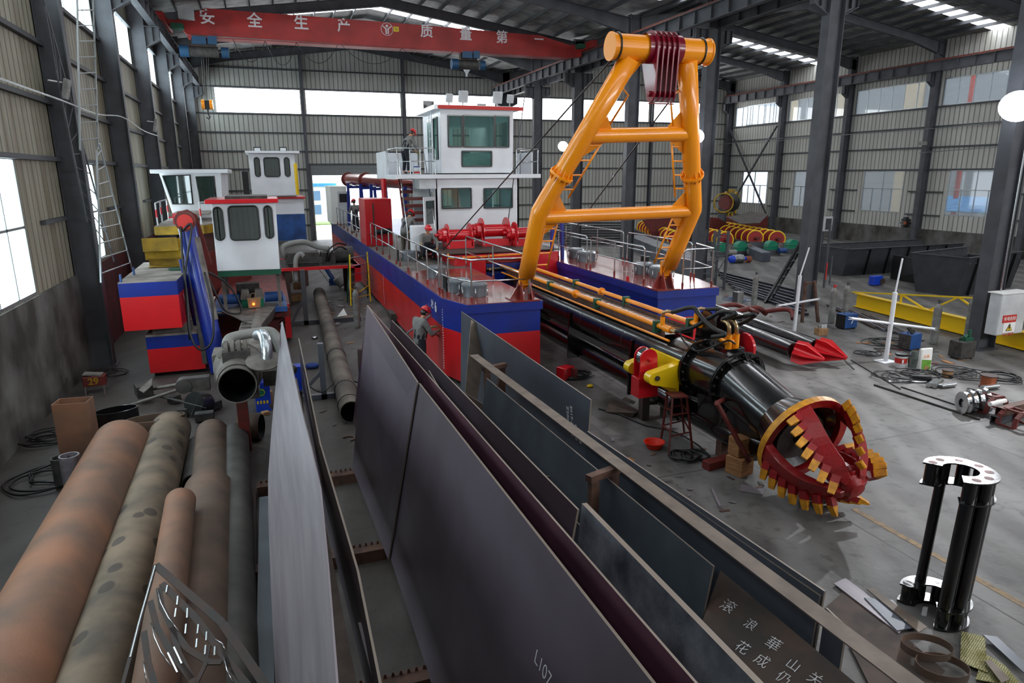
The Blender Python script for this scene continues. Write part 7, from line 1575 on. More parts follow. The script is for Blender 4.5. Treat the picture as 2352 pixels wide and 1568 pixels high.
def spool(x, y, r, h, m_, label):
    p = GZ(x, y); t = thing('wire_spool', label, 'spool', p); MB().lathe([(0, 0), (r, 0), (r, .02), (r*.6, .02)], p, n=24, sm=False).lathe([(r*.6, h-.02), (r, h-.02), (r, h), (0, h)], p, n=24, sm=False).build('flange', 'stand_dark', t); MB().lathe([(r*.85, .02), (r*.85, h-.02)], p, n=24).build('winding', m_, t)
spool(2268, 888, .2, .32, 'copper', 'copper wire spool standing by the nearest column'); spool(2175, 865, .15, .2, 'cardboard', 'small brown cable spool on the floor among hoses')
# hose and cable piles
def coil(x, y, R, n, r, label, m_='black_rubber', z=.03, seed=1, nm='cable_coil'):
    p = GZ(x, y); rr = random.Random(seed); P = []
    for i in range(n*12):
        a = i*2*PI/12; q = R*(.65+.35*math.sin(i*.37+seed)+.12*rr.random()); P.append(p+V((math.cos(a)*q*1.1+.1*math.sin(i*.11), math.sin(a)*q+.12*math.cos(i*.17), z+.012*((i//12) % 5)+.03*rr.random())))
    return solo(MB().path(smooth(P, 3), r, 6), nm, m_, label, 'cable')
coil(1322, 865, .42, 7, .016, 'tangled pile of dark cable on the floor by the red machine', seed=2); coil(1580, 1052, .28, 4, .026, 'black hose coil on the floor below the red stool', seed=3); coil(2055, 868, .5, 5, .014, 'loose cable tangle before the sack', seed=4); coil(2110, 862, .4, 6, .014, 'dark cable pile behind the square tube', seed=5)
coil(2215, 862, .6, 5, .014, 'cables lying around the foot of the nearest column', seed=6); coil(2300, 870, .5, 5, .018, 'black cables hanging below the electric cabinet', seed=8); coil(2035, 790, .7, 4, .014, 'dark cables on the floor between the white stands', seed=9); coil(1990, 815, .3, 3, .02, 'small black cable heap right of the red spud tips', seed=10)
coil(255, 860, .35, 4, .012, 'thin dark cable coil beside the red number box', seed=11); coil(1690, 690, .5, 3, .014, 'blue grey cable loop beside the grey welding machine', 'blue_mid', seed=12); coil(1240, 700, .01, 1, .01, 'x') if 0 else None
coil(110, 1010, .42, 6, .014, 'black cables lying along the left wall', seed=13); coil(120, 1100, .7, 4, .02, 'thick black cables on the floor left of the largest pipe', seed=14)
for i, (P, lb) in enumerate(((((1375, 938), (1420, 950), (1480, 975), (1545, 990), (1600, 1020), (1625, 1045)), 'long black hose crossing the floor under the red stool'), (((2008, 800), (2080, 805), (2150, 860), (2240, 850)), 'dark cable running past the sack'), (((760, 850), (790, 870), (830, 880), (845, 905)), 'thin black cable crossing the brown pipe'), (((700, 880), (740, 900), (780, 870), (830, 880)), 'black cable looping over the pipe end'))):
    solo(MB().path(smooth([GZ(*q, .03 if i < 2 else .3) for q in P]), .018, 6), 'floor_cable', 'black_rubber', lb, 'cable')
p = GZ(1302, 872); t = thing('red_machine', 'small red machine behind the blue grey plate beside the cable pile', 'machine', p); MB().cbox(p+V((0, .1, .18)), (.42, .3, .34), rz=.4).build('case', 'red_bright', t, .02); MB().cbox(p+V((.17, -.02, .18)), (.1, .25, .28), rz=.4).build('grille', 'red_rusty', t)
p = GZ(1355, 890); solo(MB().ball(p+V((0, 0, .05)), .07, 8, 6, sx=(1.3, 1, .6)), 'plastic_scrap', 'yellow', 'small yellow crumpled plastic scrap beside the cable pile', 'litter')
# red stool, basin, blocks
t = thing('tall_stool', 'tall dark red steel stool under the black ladder pipe', 'stool', GZ(1552, 1000)); H = 1.08
fs = [GZ(1518, 1012), GZ(1536, 1047), GZ(1590, 1030), GZ(1572, 995)]; tp = [GZ(1533, 903, H), GZ(1545, 913, H), GZ(1577, 912, H), GZ(1562, 902, H)]
cxy = sum(fs, V((0, 0, 0)))/4; fs = [cxy+(f-cxy)*1.0 for f in fs]
k = MB()
for a, b in zip(fs, tp): k.beam(a, b, .035, .035).cut()
k.build('leg', 'red_rusty', t); k = MB()
for z_ in (.33, .7):
    for i in range(4): k.beam(fs[i].lerp(tp[i], z_), fs[(i+1) % 4].lerp(tp[(i+1) % 4], z_ if i % 2 else z_+.08), .025, .025).cut()
k.build('brace', 'red_rusty', t); MB().slab([q+(q-sum(tp, V((0, 0, 0)))/4)*.25+V((0, 0, .01)) for q in tp], .03, w=(0, 0, 1)).build('seat', 'red_rusty', t)
p = GZ(1502, 1028); solo(MB().lathe([(0, .01), (.14, 0), (.2, .12), (.215, .13), (.215, .14), (.19, .135), (.13, .02), (0, .02)], p, n=28), 'plastic_basin', 'basin', 'orange red plastic basin on the floor left of the stool', 'basin')
p = GZ(1705, 1090); t = thing('wooden_block', 'light wooden block pair supporting the nose of the black ladder', 'wood block', p); MB().cbox(p+V((0, .1, .17)), (.36, .36, .34), rz=.3).cut().cbox(p+V((0, .15, .52)), (.28, .28, .34), rz=.1).build('block', 'wood', t, .01)
solo(MB().cbox(GZ(1435, 1068, .1), (.35, .16, .2), rz=.2), 'wooden_block', 'wood', 'small dark wooden block in front of the hose coil', 'wood block', None, .01); solo(MB().cbox(GZ(1648, 1062, .08), (.6, .2, .16), rz=.15), 'plank', 'red_rusty', 'short plank with red paint left of the wooden blocks', 'plank', None, .01)
a, b = GY(1648, 925, 9.7), GY(1722, 1060, 9.2); solo(MB().path(smooth([GY(1672, 915, 10.0), a, GY(1655, 940, 9.65), b], 5), .045, 10), 'prop_tube', 'red_rusty', 'dark red bent tube leaning from the ladder nose onto the wooden block', 'pipe')
for i, (x, y, X, H) in enumerate(((1478, 962, 7.65, .55), (1528, 955, 8.5, .5), (1658, 1045, 8.1, .45), (1300, 870, 8.1, .3))):
    if i < 2: Y = 12.2
    p = GZ(x, y); k = MB(); k.box((p.x-.09, p.y-.09, 0), (p.x+.09, p.y+.09, H)); solo(k, 'support_post', 'stand_dark' if i < 2 else 'brown_stand', 'dark steel support under the black ladder, %s' % ['left post behind the stool', 'right post behind the stool', 'post before the wooden blocks', 'low block farther back'][i], 'support', 'supports under the ladder')
solo(MB().beam(GZ(1486, 925, .35), GZ(1530, 922, .35), .08, .08), 'support_bar', 'stand_dark', 'dark cross bar joining the two posts behind the stool', 'support')
def flat(P, label, m_='plate_blue', t=.008, z=.01, nm='steel_offcut', cat='scrap'):
    return solo(MB().slab([GZ(*q, z) for q in P], t, w=(0, 0, 1)), nm, m_, label, cat)
flat([(1702, 1112), (1758, 1122), (1752, 1136), (1700, 1127)], 'flat grey steel offcut on the floor below the cutter ring', 'plate_light'); flat([(1740, 1104), (1752, 1108), (1756, 1115), (1744, 1112)], 'tiny dark offcut above the flat grey one', 'stand_dark')
k = MB(); k.slab([GZ(1390, 945, .02), GZ(1400, 925, .15), GZ(1460, 948, .15), GZ(1452, 958, .02)], .01).slab([GZ(1400, 925, .15), GZ(1410, 918, .02), GZ(1468, 942, .02), GZ(1460, 948, .15)], .01); solo(k, 'angle_offcut', 'plate_rusty', 'roof shaped steel angle piece on the floor left of the support posts', 'scrap')
k = MB(); k.slab([GZ(1428, 918, .02), GZ(1436, 912, .08), GZ(1460, 922, .08), GZ(1455, 928, .02)], .008); solo(k, 'angle_offcut', 'plate_rusty', 'smaller steel angle piece behind the roof shaped one', 'scrap')
# bottom right: plates, blades, checker plates
flat([(1915, 1340), (1942, 1328), (2082, 1430), (2065, 1455)], 'long pale steel strip on the floor at the lower right', 'plate_light', .012, .03); flat([(1990, 1352), (2005, 1350), (2130, 1440), (2110, 1452)], 'narrow rusty strip crossing beside the pale strip', 'strip_brown', .012, .06)
flat([(1890, 1400), (1960, 1340), (2040, 1440), (1960, 1480)], 'brown steel sheet under the pale strip', 'plate_rusty', .01, .015); flat([(1950, 1480), (2040, 1430), (2170, 1540), (2120, 1600), (2010, 1600)], 'large brown steel sheet at the bottom right', 'plate_rusty', .01, .02); flat([(1985, 1372), (2050, 1378), (2110, 1440), (2060, 1448)], 'grey triangular offcut between the strips', 'plate_blue', .01, .045)
def checker():
    m = mat('checker_plate', (150, 146, 110), .45, .6, col2=(100, 96, 40), scale=3); nt = m.node_tree; N = nt.nodes.new; L = nt.links; g = N('ShaderNodeNewGeometry'); mp = N('ShaderNodeMapping'); mp.inputs['Rotation'].default_value = (0, 0, .8); mp.inputs['Scale'].default_value = (26, 60, 1); L.new(g.outputs['Position'], mp.inputs[0])
    v = N('ShaderNodeTexVoronoi'); v.inputs['Scale'].default_value = 1; v.inputs['Randomness'].default_value = .15; L.new(mp.outputs[0], v.inputs['Vector']); bu = N('ShaderNodeBump'); bu.inputs['Strength'].default_value = 1; bu.inputs['Distance'].default_value = .02; L.new(v.outputs['Distance'], bu.inputs['Height']); L.new(bu.outputs[0], nt.nodes['Principled BSDF'].inputs['Normal'])
checker()
flat([(2208, 1450), (2262, 1462), (2268, 1545), (2205, 1520)], 'green tinted checker plate piece lying at the lower right', 'checker_plate', .01, .04, 'checker_plate'); flat([(2262, 1500), (2310, 1530), (2352, 1580), (2240, 1560)], 'second shiny checker plate piece in the lower right corner', 'checker_plate', .01, .03, 'checker_plate'); flat([(2258, 1458), (2290, 1462), (2352, 1520), (2352, 1545)], 'grey triangular steel offcut beside the checker plates', 'plate_blue', .01, .05); flat([(2262, 1518), (2276, 1515), (2320, 1560), (2300, 1568)], 'brown strip lying over the checker plates', 'strip_brown', .01, .07)
for (x, y, a, b, z, lb) in ((2130, 1478, .27, .19, .16, 'oval ring of rusty band saw blade, upper'), (2165, 1525, .27, .2, .12, 'oval ring of saw blade below the upper one')):
    ring(x, y, z, a, b, .09, 'rust_brown', lb, -.5, .003, 'saw_blade_ring')
# black pipe carrier (C plates joined by tubes)
t = thing('pipe_carrier', 'glossy black steel carrier of C shaped plates joined by upright tubes', 'steel frame', (7.55, 5.2, 0)); CX, CY_ = 7.46, 5.22
def cplate(z, lean=0):
    k = MB(); n = 30; a0, a1 = math.radians(-140), math.radians(128); Ro, Ri = .40, .19; c = V((CX+lean, CY_, z)); P = []
    for i in range(n+1): a = a0+(a1-a0)*i/n; P.append((Ro*math.cos(a)*.95, Ro*math.sin(a)))
    e = (math.cos(a1), math.sin(a1)); mid = (Ro+Ri)/2; 
    for i in range(n+1): a = a1+(a0-a1)*i/n; P.append((Ri*math.cos(a), Ri*math.sin(a)))
    vs = [c+V((x, y, -.01)) for x, y in P]+[c+V((x, y, .01)) for x, y in P]; m_ = n+1; N2 = 2*m_; fsx = []
    for i in range(n): j0, j1 = i, i+1; k0, k1 = N2-1-i, N2-2-i; fsx.append((j0, k0, k1, j1)); fsx.append((N2+j0, N2+j1, N2+k1, N2+k0))
    for i in range(N2): j = (i+1) % N2; fsx.append((i, j, N2+j, N2+i))
    k.add(vs, fsx); k.build('c_plate', 'black_paint', t)
for z, l in ((.03, 0), (.26, .01), (1.66, .08), (1.93, .09)): cplate(z, l)
k = MB()
for i, a in enumerate((-122, -85, -45, -8, 30, 72, 114)):
    x, y = .295*math.cos(math.radians(a)), .295*math.sin(math.radians(a)); r = .075
    k.tube((CX+x, CY_+y, .0), (CX+x, CY_+y, .27), r, n=14).cut(); k.tube((CX+x+.08, CY_+y, 1.66), (CX+x+.09, CY_+y, 1.93), r, n=14).cut()
    if i in (0, 1, 2, 3, 5): k.tube((CX+x, CY_+y, .26), (CX+x+.08, CY_+y, 1.67), r*(.8 if i == 5 else 1), n=14).cut()
k.build('tube', 'black_paint', t); k = MB()
for a in (-112, -75, -35, 0, 42, 85, 116): k.tube((CX+.09+.295*math.cos(math.radians(a)), CY_+.295*math.sin(math.radians(a)), 1.938), (CX+.09+.295*math.cos(math.radians(a)), CY_+.295*math.sin(math.radians(a)), 1.942), .05, n=14).cut()
k.build('plate_hole', 'red_rusty', t)
# long steel sections on the floor behind the white stands
for i in range(7):
    a, b = GZ(1640+i*8, 622+i*7, .07), GZ(1830+i*4, 668+i*9, .07); k = MB(); k.channel(a, b, .14, .1, .01)
    solo(k, 'floor_beam', 'plate_blue' if i % 2 else 'steel_dark', 'grey steel section lying on the floor behind the gas cylinder, number %s from the back' % ['one', 'two', 'three', 'four', 'five', 'six', 'seven'][i], 'steel beam', 'steel sections on the floor')
for i in range(6):
    a, b = GZ(1900+i*20, 700+i*5, .05), GZ(2010+i*22, 752+i*6, .05); solo(MB().beam(a, b, .08, .06), 'floor_bar', 'plate_blue' if i % 2 else 'stand_dark', '%s flat steel bar on the floor around the white stand, %s' % ('blue grey' if i % 2 else 'dark brown', ['farthest', 'second farthest', 'third farthest', 'third nearest', 'second nearest', 'nearest'][i]), 'steel bar', 'flat bars on the floor around the white stand')
# ================================================================== PEOPLE
def skin(name, segs, m_, parent, sub=2):
    """one continuous skinned surface: segs = list of chains [(point, radius), ...]; shared points are merged"""
    bm_ = bpy.data.meshes.new(name); vs, es, rs, idx = [], [], [], {}
    def vi(p, r):
        k = tuple(round(c, 4) for c in p)
        if k not in idx: idx[k] = len(vs); vs.append(k); rs.append(r)
        return idx[k]
    for ch_ in segs:
        q = [vi(p, r) for p, r in ch_]
        es += [(a, b) for a, b in zip(q, q[1:]) if a != b]
    bm_.from_pydata(vs, es, [])
    import bmesh
    b = bmesh.new(); b.from_mesh(bm_); lay = b.verts.layers.skin.verify(); b.verts.ensure_lookup_table()
    for i, v in enumerate(b.verts): v[lay].radius = (rs[i], rs[i]); v[lay].use_root = (i == 0)
    b.to_mesh(bm_); b.free(); bm_.materials.append(MATS[m_])
    o = bpy.data.objects.new(name, bm_); C.objects.link(o); o.parent = parent
    s = o.modifiers.new('s', 'SKIN'); s.use_smooth_shade = True; o.modifiers.new('u', 'SUBSURF').levels = sub; o.modifiers['u'].render_levels = sub
    return o
def person(loc, rz, J, label, jacket='cloth_grey', trousers='cloth_navy', gloves=True, s=1.0):
    """J: joints in local metres (x right, y forward, z up)"""
    t = thing('person', label, 'person', loc, None, rz); t.scale = (s, s, s)
    P = {k: V(v) for k, v in J.items()}; L = lambda a, b, f: P[a].lerp(P[b], f)
    pel, ch_, nk, hd = P['pelvis'], P['chest'], P['neck'], P['head']; mid = pel.lerp(ch_, .5)
    body = [[(pel, .12), (mid, .11), (ch_, .13), (nk, .055), (nk.lerp(hd, .5), .05), (hd, .085), (hd+(hd-nk).normalized()*.1, .07)]]
    for sd in 'LR':
        body.append([(ch_, .13), (P['sh'+sd], .06), (P['el'+sd], .042), (P['wr'+sd], .028), (P['wr'+sd]+(P['wr'+sd]-P['el'+sd]).normalized()*.07, .03)])
        body.append([(pel, .12), (P['hp'+sd], .085), (P['kn'+sd], .058), (P['an'+sd], .04), (P['to'+sd], .035)])
    skin('body', body, 'skin', t)
    j = [[(pel-(mid-pel)*.7, .13), (pel-(mid-pel)*.3, .16), (pel+V((0, 0, .05)), .165), (mid, .165), (ch_, .165), (nk.lerp(ch_, .25), .09)]]
    for sd in 'LR': j.append([(ch_, .165), (P['sh'+sd], .085), (P['el'+sd], .062), (L('el'+sd, 'wr'+sd, .9), .046)])
    skin('jacket', j, jacket, t)
    v = [[(pel+V((0, 0, -.02)), .15), (pel+V((0, 0, .05)), .178), (mid, .176), (mid.lerp(ch_, .5), .18), (mid.lerp(ch_, .75), .15)]]; skin('vest_panel', v, 'cloth_navy', t, 1)
    tr = [[(pel+(mid-pel)*.9, .12), (pel+(mid-pel)*.4, .145), (pel, .15)]]
    for sd in 'LR': tr.append([(pel, .15), (P['hp'+sd], .105), (P['kn'+sd], .08), (P['an'+sd]+V((0, 0, .03)), .062)])
    skin('trousers', tr, trousers, t)
    for sd in 'LR':
        skin('shoe', [[(P['an'+sd]+V((0, 0, -.02)), .045), (P['an'+sd].lerp(P['to'+sd], .5), .045), (P['to'+sd], .04)]], 'black_plain', t, 1)
        w_ = P['wr'+sd]; d = (w_-P['el'+sd]).normalized(); s_, u_, _ = frame(d); g = [[(w_, .03), (w_+d*.05, .036), (w_+d*.09, .034)]]
        for i in range(4):
            b = w_+d*.09+s_*(.027-.018*i); g.append([(w_+d*.05, .036), (b, .010), (b+d*.035*(1.1-.12*abs(i-1))-u_*.01, .0095), (b+d*.05-u_*.035, .008)])
        g.append([(w_, .03), (w_+d*.035+s_*.04, .012), (w_+d*.07+s_*.05-u_*.02, .010)])
        skin('glove' if gloves else 'hand', g, 'glove' if gloves else 'skin', t, 1)
    fw = V(J.get('face', (0, 1, 0))).normalized(); up = (hd-nk).normalized(); up = (up-fw*up.dot(fw)).normalized(); sd_ = fw.cross(up); R = Matrix((sd_, fw, up)).transposed()
    k = MB(); k.ball(hd+up*.065-fw*.01, .128, 18, 10, sx=(.93, 1.12, .92), rot=R)
    k.v = [tuple(p) for p in k.v]; o = hd+up*.065
    k.v = [tuple(V(p) if (V(p)-o).dot(up) > -.012 else V(p)-up*((V(p)-o).dot(up)+.012)) for p in k.v]
    k.lathe([(.0, -.004), (.135, -.004), (.14, -.014), (.0, -.014)], o-up*.004+fw*.02, up, 20); k.prism([(-.09, 0), (.09, 0), (.07, .075), (-.07, .075)], o-up*.012+fw*.11, sd_, fw, .012); k.beam(o+up*.112-fw*.09, o+up*.112+fw*.08, .03, .02, up=up)
    k2 = MB(); k2.v, k2.f, k2.mi, k2.sm = [tuple(V(p)) for p in k.v], k.f, k.mi, k.sm
    me = k2.build('helmet', 'helmet_red', None); me.parent = t
    f = MB(); f.ball(hd+fw*.088+up*.0, .016, 6, 5, sx=(.8, 1.3, 1.3), rot=R); f.beam(hd+fw*.083-up*.045-sd_*.022, hd+fw*.083-up*.045+sd_*.022, .008, .01)
    for q in (-1, 1): f.ball(hd+sd_*q*.088, .02, 6, 5, sx=(.4, .8, 1.3), rot=R)
    fo = f.build('facial_features', 'skin', None); fo.parent = t; e = MB()
    for q in (-1, 1): e.ball(hd+fw*.08+up*.022+sd_*q*.032, .009, 6, 4)
    eo = e.build('eyes', 'black_plain', None); eo.parent = t
    h = MB(); h.ball(hd-fw*.03+up*.01, .094, 12, 8, sx=(1, .95, .9), rot=R); ho = h.build('hair', 'black_plain', None); ho.parent = t
    return t
stand_bent = dict(pelvis=(0, -.1, .92), chest=(0, .12, 1.27), neck=(0, .24, 1.42), head=(0, .34, 1.5), shL=(-.19, .16, 1.33), shR=(.19, .16, 1.33), elL=(-.2, .3, 1.06), elR=(.2, .3, 1.06), wrL=(-.1, .45, .88), wrR=(.1, .45, .88),
    hpL=(-.1, -.08, .86), hpR=(.1, -.08, .86), knL=(-.12, -.02, .47), knR=(.12, 0, .47), anL=(-.12, -.08, .08), anR=(.14, -.04, .08), toL=(-.14, .1, .04), toR=(.16, .14, .04), face=(0, .75, -.65))
upright = dict(stand_bent, pelvis=(0, 0, .94), chest=(0, .02, 1.3), neck=(0, .03, 1.48), head=(0, .07, 1.6), shL=(-.2, .02, 1.4), shR=(.2, .02, 1.4), elL=(-.25, .1, 1.12), elR=(.25, .1, 1.12), wrL=(-.14, .33, 1.05), wrR=(.14, .33, 1.05), hpL=(-.1, 0, .88), hpR=(.1, 0, .88), face=(0, .85, -.4))
squat = dict(pelvis=(0, -.2, .38), chest=(0, .0, .74), neck=(0, .07, .9), head=(0, .12, 1.02), shL=(-.2, .0, .82), shR=(.2, .0, .82), elL=(-.3, .2, .62), elR=(.34, .22, .68), wrL=(-.18, .38, .42), wrR=(.42, .42, .62), hpL=(-.11, -.15, .37), hpR=(.11, -.15, .37), knL=(-.24, .27, .5), knR=(.22, .27, .5), anL=(-.2, .0, .08), anR=(.18, .0, .08), toL=(-.23, .2, .04), toR=(.2, .2, .04), face=(.1, .9, -.25))
def at_foot(px, py, z): return GZ(px, py, z)
# ground worker grinding the hull
p = GZ(968, 838); person((3.55, 17.45, 0), -1.25, dict(upright, head=(0, .16, 1.56), neck=(0, .08, 1.44), chest=(0, .05, 1.27), elL=(-.26, .18, 1.15), elR=(.26, .18, 1.1), wrL=(-.1, .4, 1.18), wrR=(.12, .42, 1.12), face=(0, .8, -.6)), 'person in red helmet grinding the side of the bow, standing on the floor', s=1.14)
t = thing('angle_grinder', 'small red angle grinder held against the hull by the standing person', 'power tool', (3.98, 17.65, 1.12)); MB().tube((3.9, 17.62, 1.1), (4.06, 17.66, 1.16), .035, n=10).build('grinder_body', 'red_bright', t); MB().tube((4.07, 17.66, 1.1), (4.09, 17.66, 1.12), .06, n=16).build('disc', 'black_plain', t)
def by_px(x, y, z, H): return GZ(x, y, z)
p = GZ(905, 572, DK+.02); p = V((5.3, 27.0, DK+.02)) if p.y > 29 else p
person(V((4.98, 26.3, DK+.02)), -.75, stand_bent, 'person in red helmet bending on the side deck beside the stair', trousers='cloth_khaki', s=1.08)
person(V((5.5, 25.0, DK+.02)), -1.0-1.9, squat, 'person in red helmet squatting beside the left winch', s=1.1)
person(V((5.35, 27.5, 5.42)), -1.2, dict(stand_bent, pelvis=(0, -.05, .94), chest=(0, .1, 1.3), neck=(0, .2, 1.45), head=(0, .3, 1.54)), 'person in red helmet bending over a pail on the upper platform', trousers='cloth_navy', s=1.02)
person(V((4.5, 38.6, DK+.02)), .4, upright, 'person in red helmet standing far back on the deck seen from behind', s=1.04)
person(V((6.3, 39.5, DK+.02)), .8, stand_bent, 'person in dark clothes bending behind the red deck box', 'cloth_navy', s=1.04)
# buckets
def bucket(p, label, band):
    t = thing('paint_pail', label, 'bucket', p, 'small white paint pails'); MB().lathe([(0, 0), (.13, 0), (.15, .32), (.13, .32)], p, n=20).build('pail', 'white_matte', t); MB().lathe([(.1335, .03), (.137, .1)], p, n=20).build('colour_band', band, t); MB().lathe([(.147, .26), (.151, .3)], p, n=20).build('top_band', 'blue_paint', t)
    k = MB(); k.path([p+V((-.15, 0, .3)), p+V((-.12, 0, .45)), p+V((0, 0, .52)), p+V((.12, 0, .45)), p+V((.15, 0, .3))], .006, 5); k.build('wire_handle', 'silver', t)
bucket(V((5.35, 25.6, DK+.02)), 'white paint pail with blue top and green bottom on the side deck', 'green_gear'); bucket(V((5.72, 27.3, 5.42)), 'white paint pail with coloured label on the upper platform', 'sign_red')
# seated man glimpsed behind the lower pane
# deck objects behind: red tank, pipe line, blue frames
t = thing('red_deck_box', 'large red steel box on the deck left of the stair', 'tank', (6.0, 31, DK)); a = [GY(x, y, 31) for x, y in ((836, 457), (893, 455), (890, 535), (838, 530))]; MB().box((a[0].x, 31, DK+.02), (a[1].x+.1, 33, a[0].z)).build('box_body', 'red_bright', t, .02); MB().box((a[0].x+.35, 30.95, 2.6), (a[0].x+.4, 31, a[0].z-.2)).build('side_bar', 'stand_dark', t); MB().tube((a[0].x+.4, 30.8, 2.9), (a[0].x+1.1, 30.8, 2.95), .12, n=12).build('hydraulic_unit', 'black_plain', t)
t = thing('discharge_pipe', 'long glossy red brown discharge pipe on blue frames above the rear deck', 'pipe', (6.6, 36, DK)); a, b = GY(800, 412, 46), GY(985, 420, 31.5); k = MB(); k.tube(a, b, .36, n=24); k.build('pipe_wall', 'red_deck', t); k = MB()
for s in (0.0, .28): k.lathe([(.36, -.05), (.46, -.05), (.46, .05), (.36, .05)], a.lerp(b, s), b-a, 24, sm=False).cut()
k.build('pipe_flange', 'red_rusty', t); k = MB()
for s in (.1, .3, .45, .85):
    c = a.lerp(b, s); k.beam((c.x-.5, c.y, DK), (c.x-.4, c.y, c.z-.2), .16, .16).cut().beam((c.x+.5, c.y, DK), (c.x+.4, c.y, c.z-.2), .16, .16).cut().beam((c.x-.5, c.y, c.z-.45), (c.x+.5, c.y, c.z-.45), .14, .16).cut()
k.build('support_frame', 'blue_paint', t)
t = thing('fire_monitor', 'bright red valve with handwheel on an upright pipe behind the discharge pipe', 'valve', (7.2, 36, DK)); a = GY(880, 400, 36); k = MB(); k.tube((a.x, 36, DK), (a.x, 36, GY(880, 378, 36).z), .14, n=14); k.build('riser', 'red_bright', t); c = GY(880, 366, 36); MB().torus(c, .24, .04, (0, 1, 0), 20, 6).beam(c+V((-.24, 0, 0)), c+V((.24, 0, 0)), .03, .03).beam(c+V((0, 0, -.3)), c+V((0, 0, .24)), .08, .08).build('handwheel', 'red_bright', t)
# blue lifting frame by the far pontoon
t = thing('lifting_davit', 'bright blue lifting frame with chain standing on the far red deck', 'frame', (10.4, 22.5, DK)); a = GY(1280, 520, 23.2); k = MB()
for dx in (-.22, .22): k.beam((a.x+dx, 23.2, DK+.02), (a.x+dx*.8, 23.2, DK+1.7), .1, .14).cut()
k.build('post', 'blue_paint', t); MB().box((a.x-.4, 23.1, DK+1.7), (a.x+.4, 23.35, DK+1.8)).build('cap_plate', 'blue_paint', t)
# tall aluminium ladders at the left wall
t = thing('extension_ladder', 'tall aluminium ladder leaning by the left wall, rungs wide at the bottom', 'ladder', (-4.4, 22, 0)); P = lambda x, y, X: GX(x, y, X)
A0, A1, B0, B1 = P(237, 640, -4.3), P(205, 0, -4.0), P(302, 618, -4.3), P(222, 330, -4.2)
def lad(a0, a1, b0, b1, n, m_, t, r=.03):
    k = MB(); k.beam(a0, a1, .035, .07).cut().beam(b0, b1, .035, .07); k.build('stile', m_, t); k = MB()
    for i in range(n): s = (i+.6)/n; k.tube(a0.lerp(a1, s), b0.lerp(b1, s), .018, n=6).cut()
    k.build('rung', m_, t)
a0, a1 = GX(238, 640, -4.15), GX(212, 0, -4.0); lad(GX(232, 650, -4.3), GX(222, 345, -4.3), GX(304, 620, -4.3), GX(228, 330, -4.3), 9, 'alu', t)
lad(GX(184, 345, -4.2), GX(176, -60, -4.2), GX(225, 340, -4.3), GX(212, -60, -4.3), 11, 'alu_dull', t)
t = thing('extension_ladder', 'dark upper ladder crossing in front of the left wall sheets', 'ladder', (-4.6, 20, 0)); lad(GX(262, 600, -4.7), GX(95, -20, -4.7), GX(200, 510, -4.7), GX(128, 160, -4.7), 12, 'steel_dark', t)
solo(MB().path(smooth([GX(0, 180, -4.5), GX(70, 205, -4.5), GX(140, 230, -4.5), GX(225, 262, -4.5), GX(281, 269, -4.5), GX(330, 300, -4.5), GX(362, 312, -4.5)]), .02, 6), 'hanging_wire', 'white_matte', 'thin white wire strung along the left wall columns', 'cable')
for (P_, lb) in ((((1720, 330), (1905, 312), (2110, 298), (2352, 276)), 'thin wire running along the right wall, upper'), (((1640, 333), (1790, 318), (1900, 312)), 'thin wire along the right wall near the far corner'), (((2112, 351), (2230, 342), (2352, 333)), 'thin wire along the right wall, lower')):
    solo(MB().path([GX(*q, 43.9) for q in P_], .025, 5), 'hanging_wire', 'alu_dull', lb, 'cable')
# number box (red stool with yellow digits) and boards
p = GZ(218, 905); t = thing('number_box', 'small dark red box with faded yellow digits beside the left wall', 'box', p); MB().cbox(p+V((0, .2, .32)), (.5, .3, .26), rz=.05).build('box_body', 'red_rusty', t, .02); text_mesh('29', .24, p+V((0, .035, .32)), (1, .05, 0), (0, 0, 1), 'yellow_digits', 'yellow_dirty', t, .002, .006)
k = MB()
for dx in (-.2, .22): k.beam(p+V((dx, .05, .2)), p+V((dx+.05, -.2, 0)), .03, .03).cut()
k.build('leg', 'stand_dark', t); solo(MB().cbox(p+V((-.02, .22, .48)), (.42, .3, .03), rot=Matrix.Rotation(.15, 3, 'Y')), 'cardboard_piece', 'dusty_grey', 'grey crumpled board on the red number box', 'board')
# litter and scraps on the floor
RL = random.Random(11); USED = set()
def scatter(n, x0, x1, y0, y1, mats_, nm, label, cat, group, smin=.05, smax=.25):
    for i in range(n):
        x, y = RL.uniform(x0, x1), RL.uniform(y0, y1); s = RL.uniform(smin, smax); a = RL.uniform(0, 6); k = MB(); p = V((x, y, .006+.004*(i % 4)))
        k.slab([p+Matrix.Rotation(a, 3, 'Z') @ V(q) for q in ((-s, -s*.3, 0), (s*.9, -s*.35, .0), (s, s*.3, .01), (-s*.8, s*.4, .0))], .006, w=(0, 0, 1))
        mn = mats_[i % len(mats_)]; u_, v_ = (x-x0)/(x1-x0), (y-y0)/(y1-y0)
        lb = '%s %s %s, %s %s of it' % ('large' if s > (smin+smax)/2 else 'small', {'dusty_grey': 'grey', 'cardboard': 'tan', 'stand_dark': 'dark', 'plate_light': 'pale', 'wood': 'light wood', 'red_rusty': 'dark red', 'brown_stand': 'brown'}[mn], label, ['nearest', 'near', 'far', 'farthest'][min(3, int(v_*4))], ['left', 'middle', 'right'][min(2, int(u_*3))])
        if lb in USED: continue
        USED.add(lb); solo(k, nm, mn, lb, cat, group)
scatter(44, 1.9, 3.7, 22, 32, ['dusty_grey', 'cardboard', 'stand_dark', 'plate_light'], 'floor_scrap', 'scrap piece between the two boats', 'scrap', 'scraps between the two boats')
scatter(14, .2, 3.2, 14.5, 21, ['stand_dark', 'dusty_grey'], 'floor_scrap', 'scrap near the long brown pipe', 'scrap', 'scraps near the long brown pipe', .03, .12)
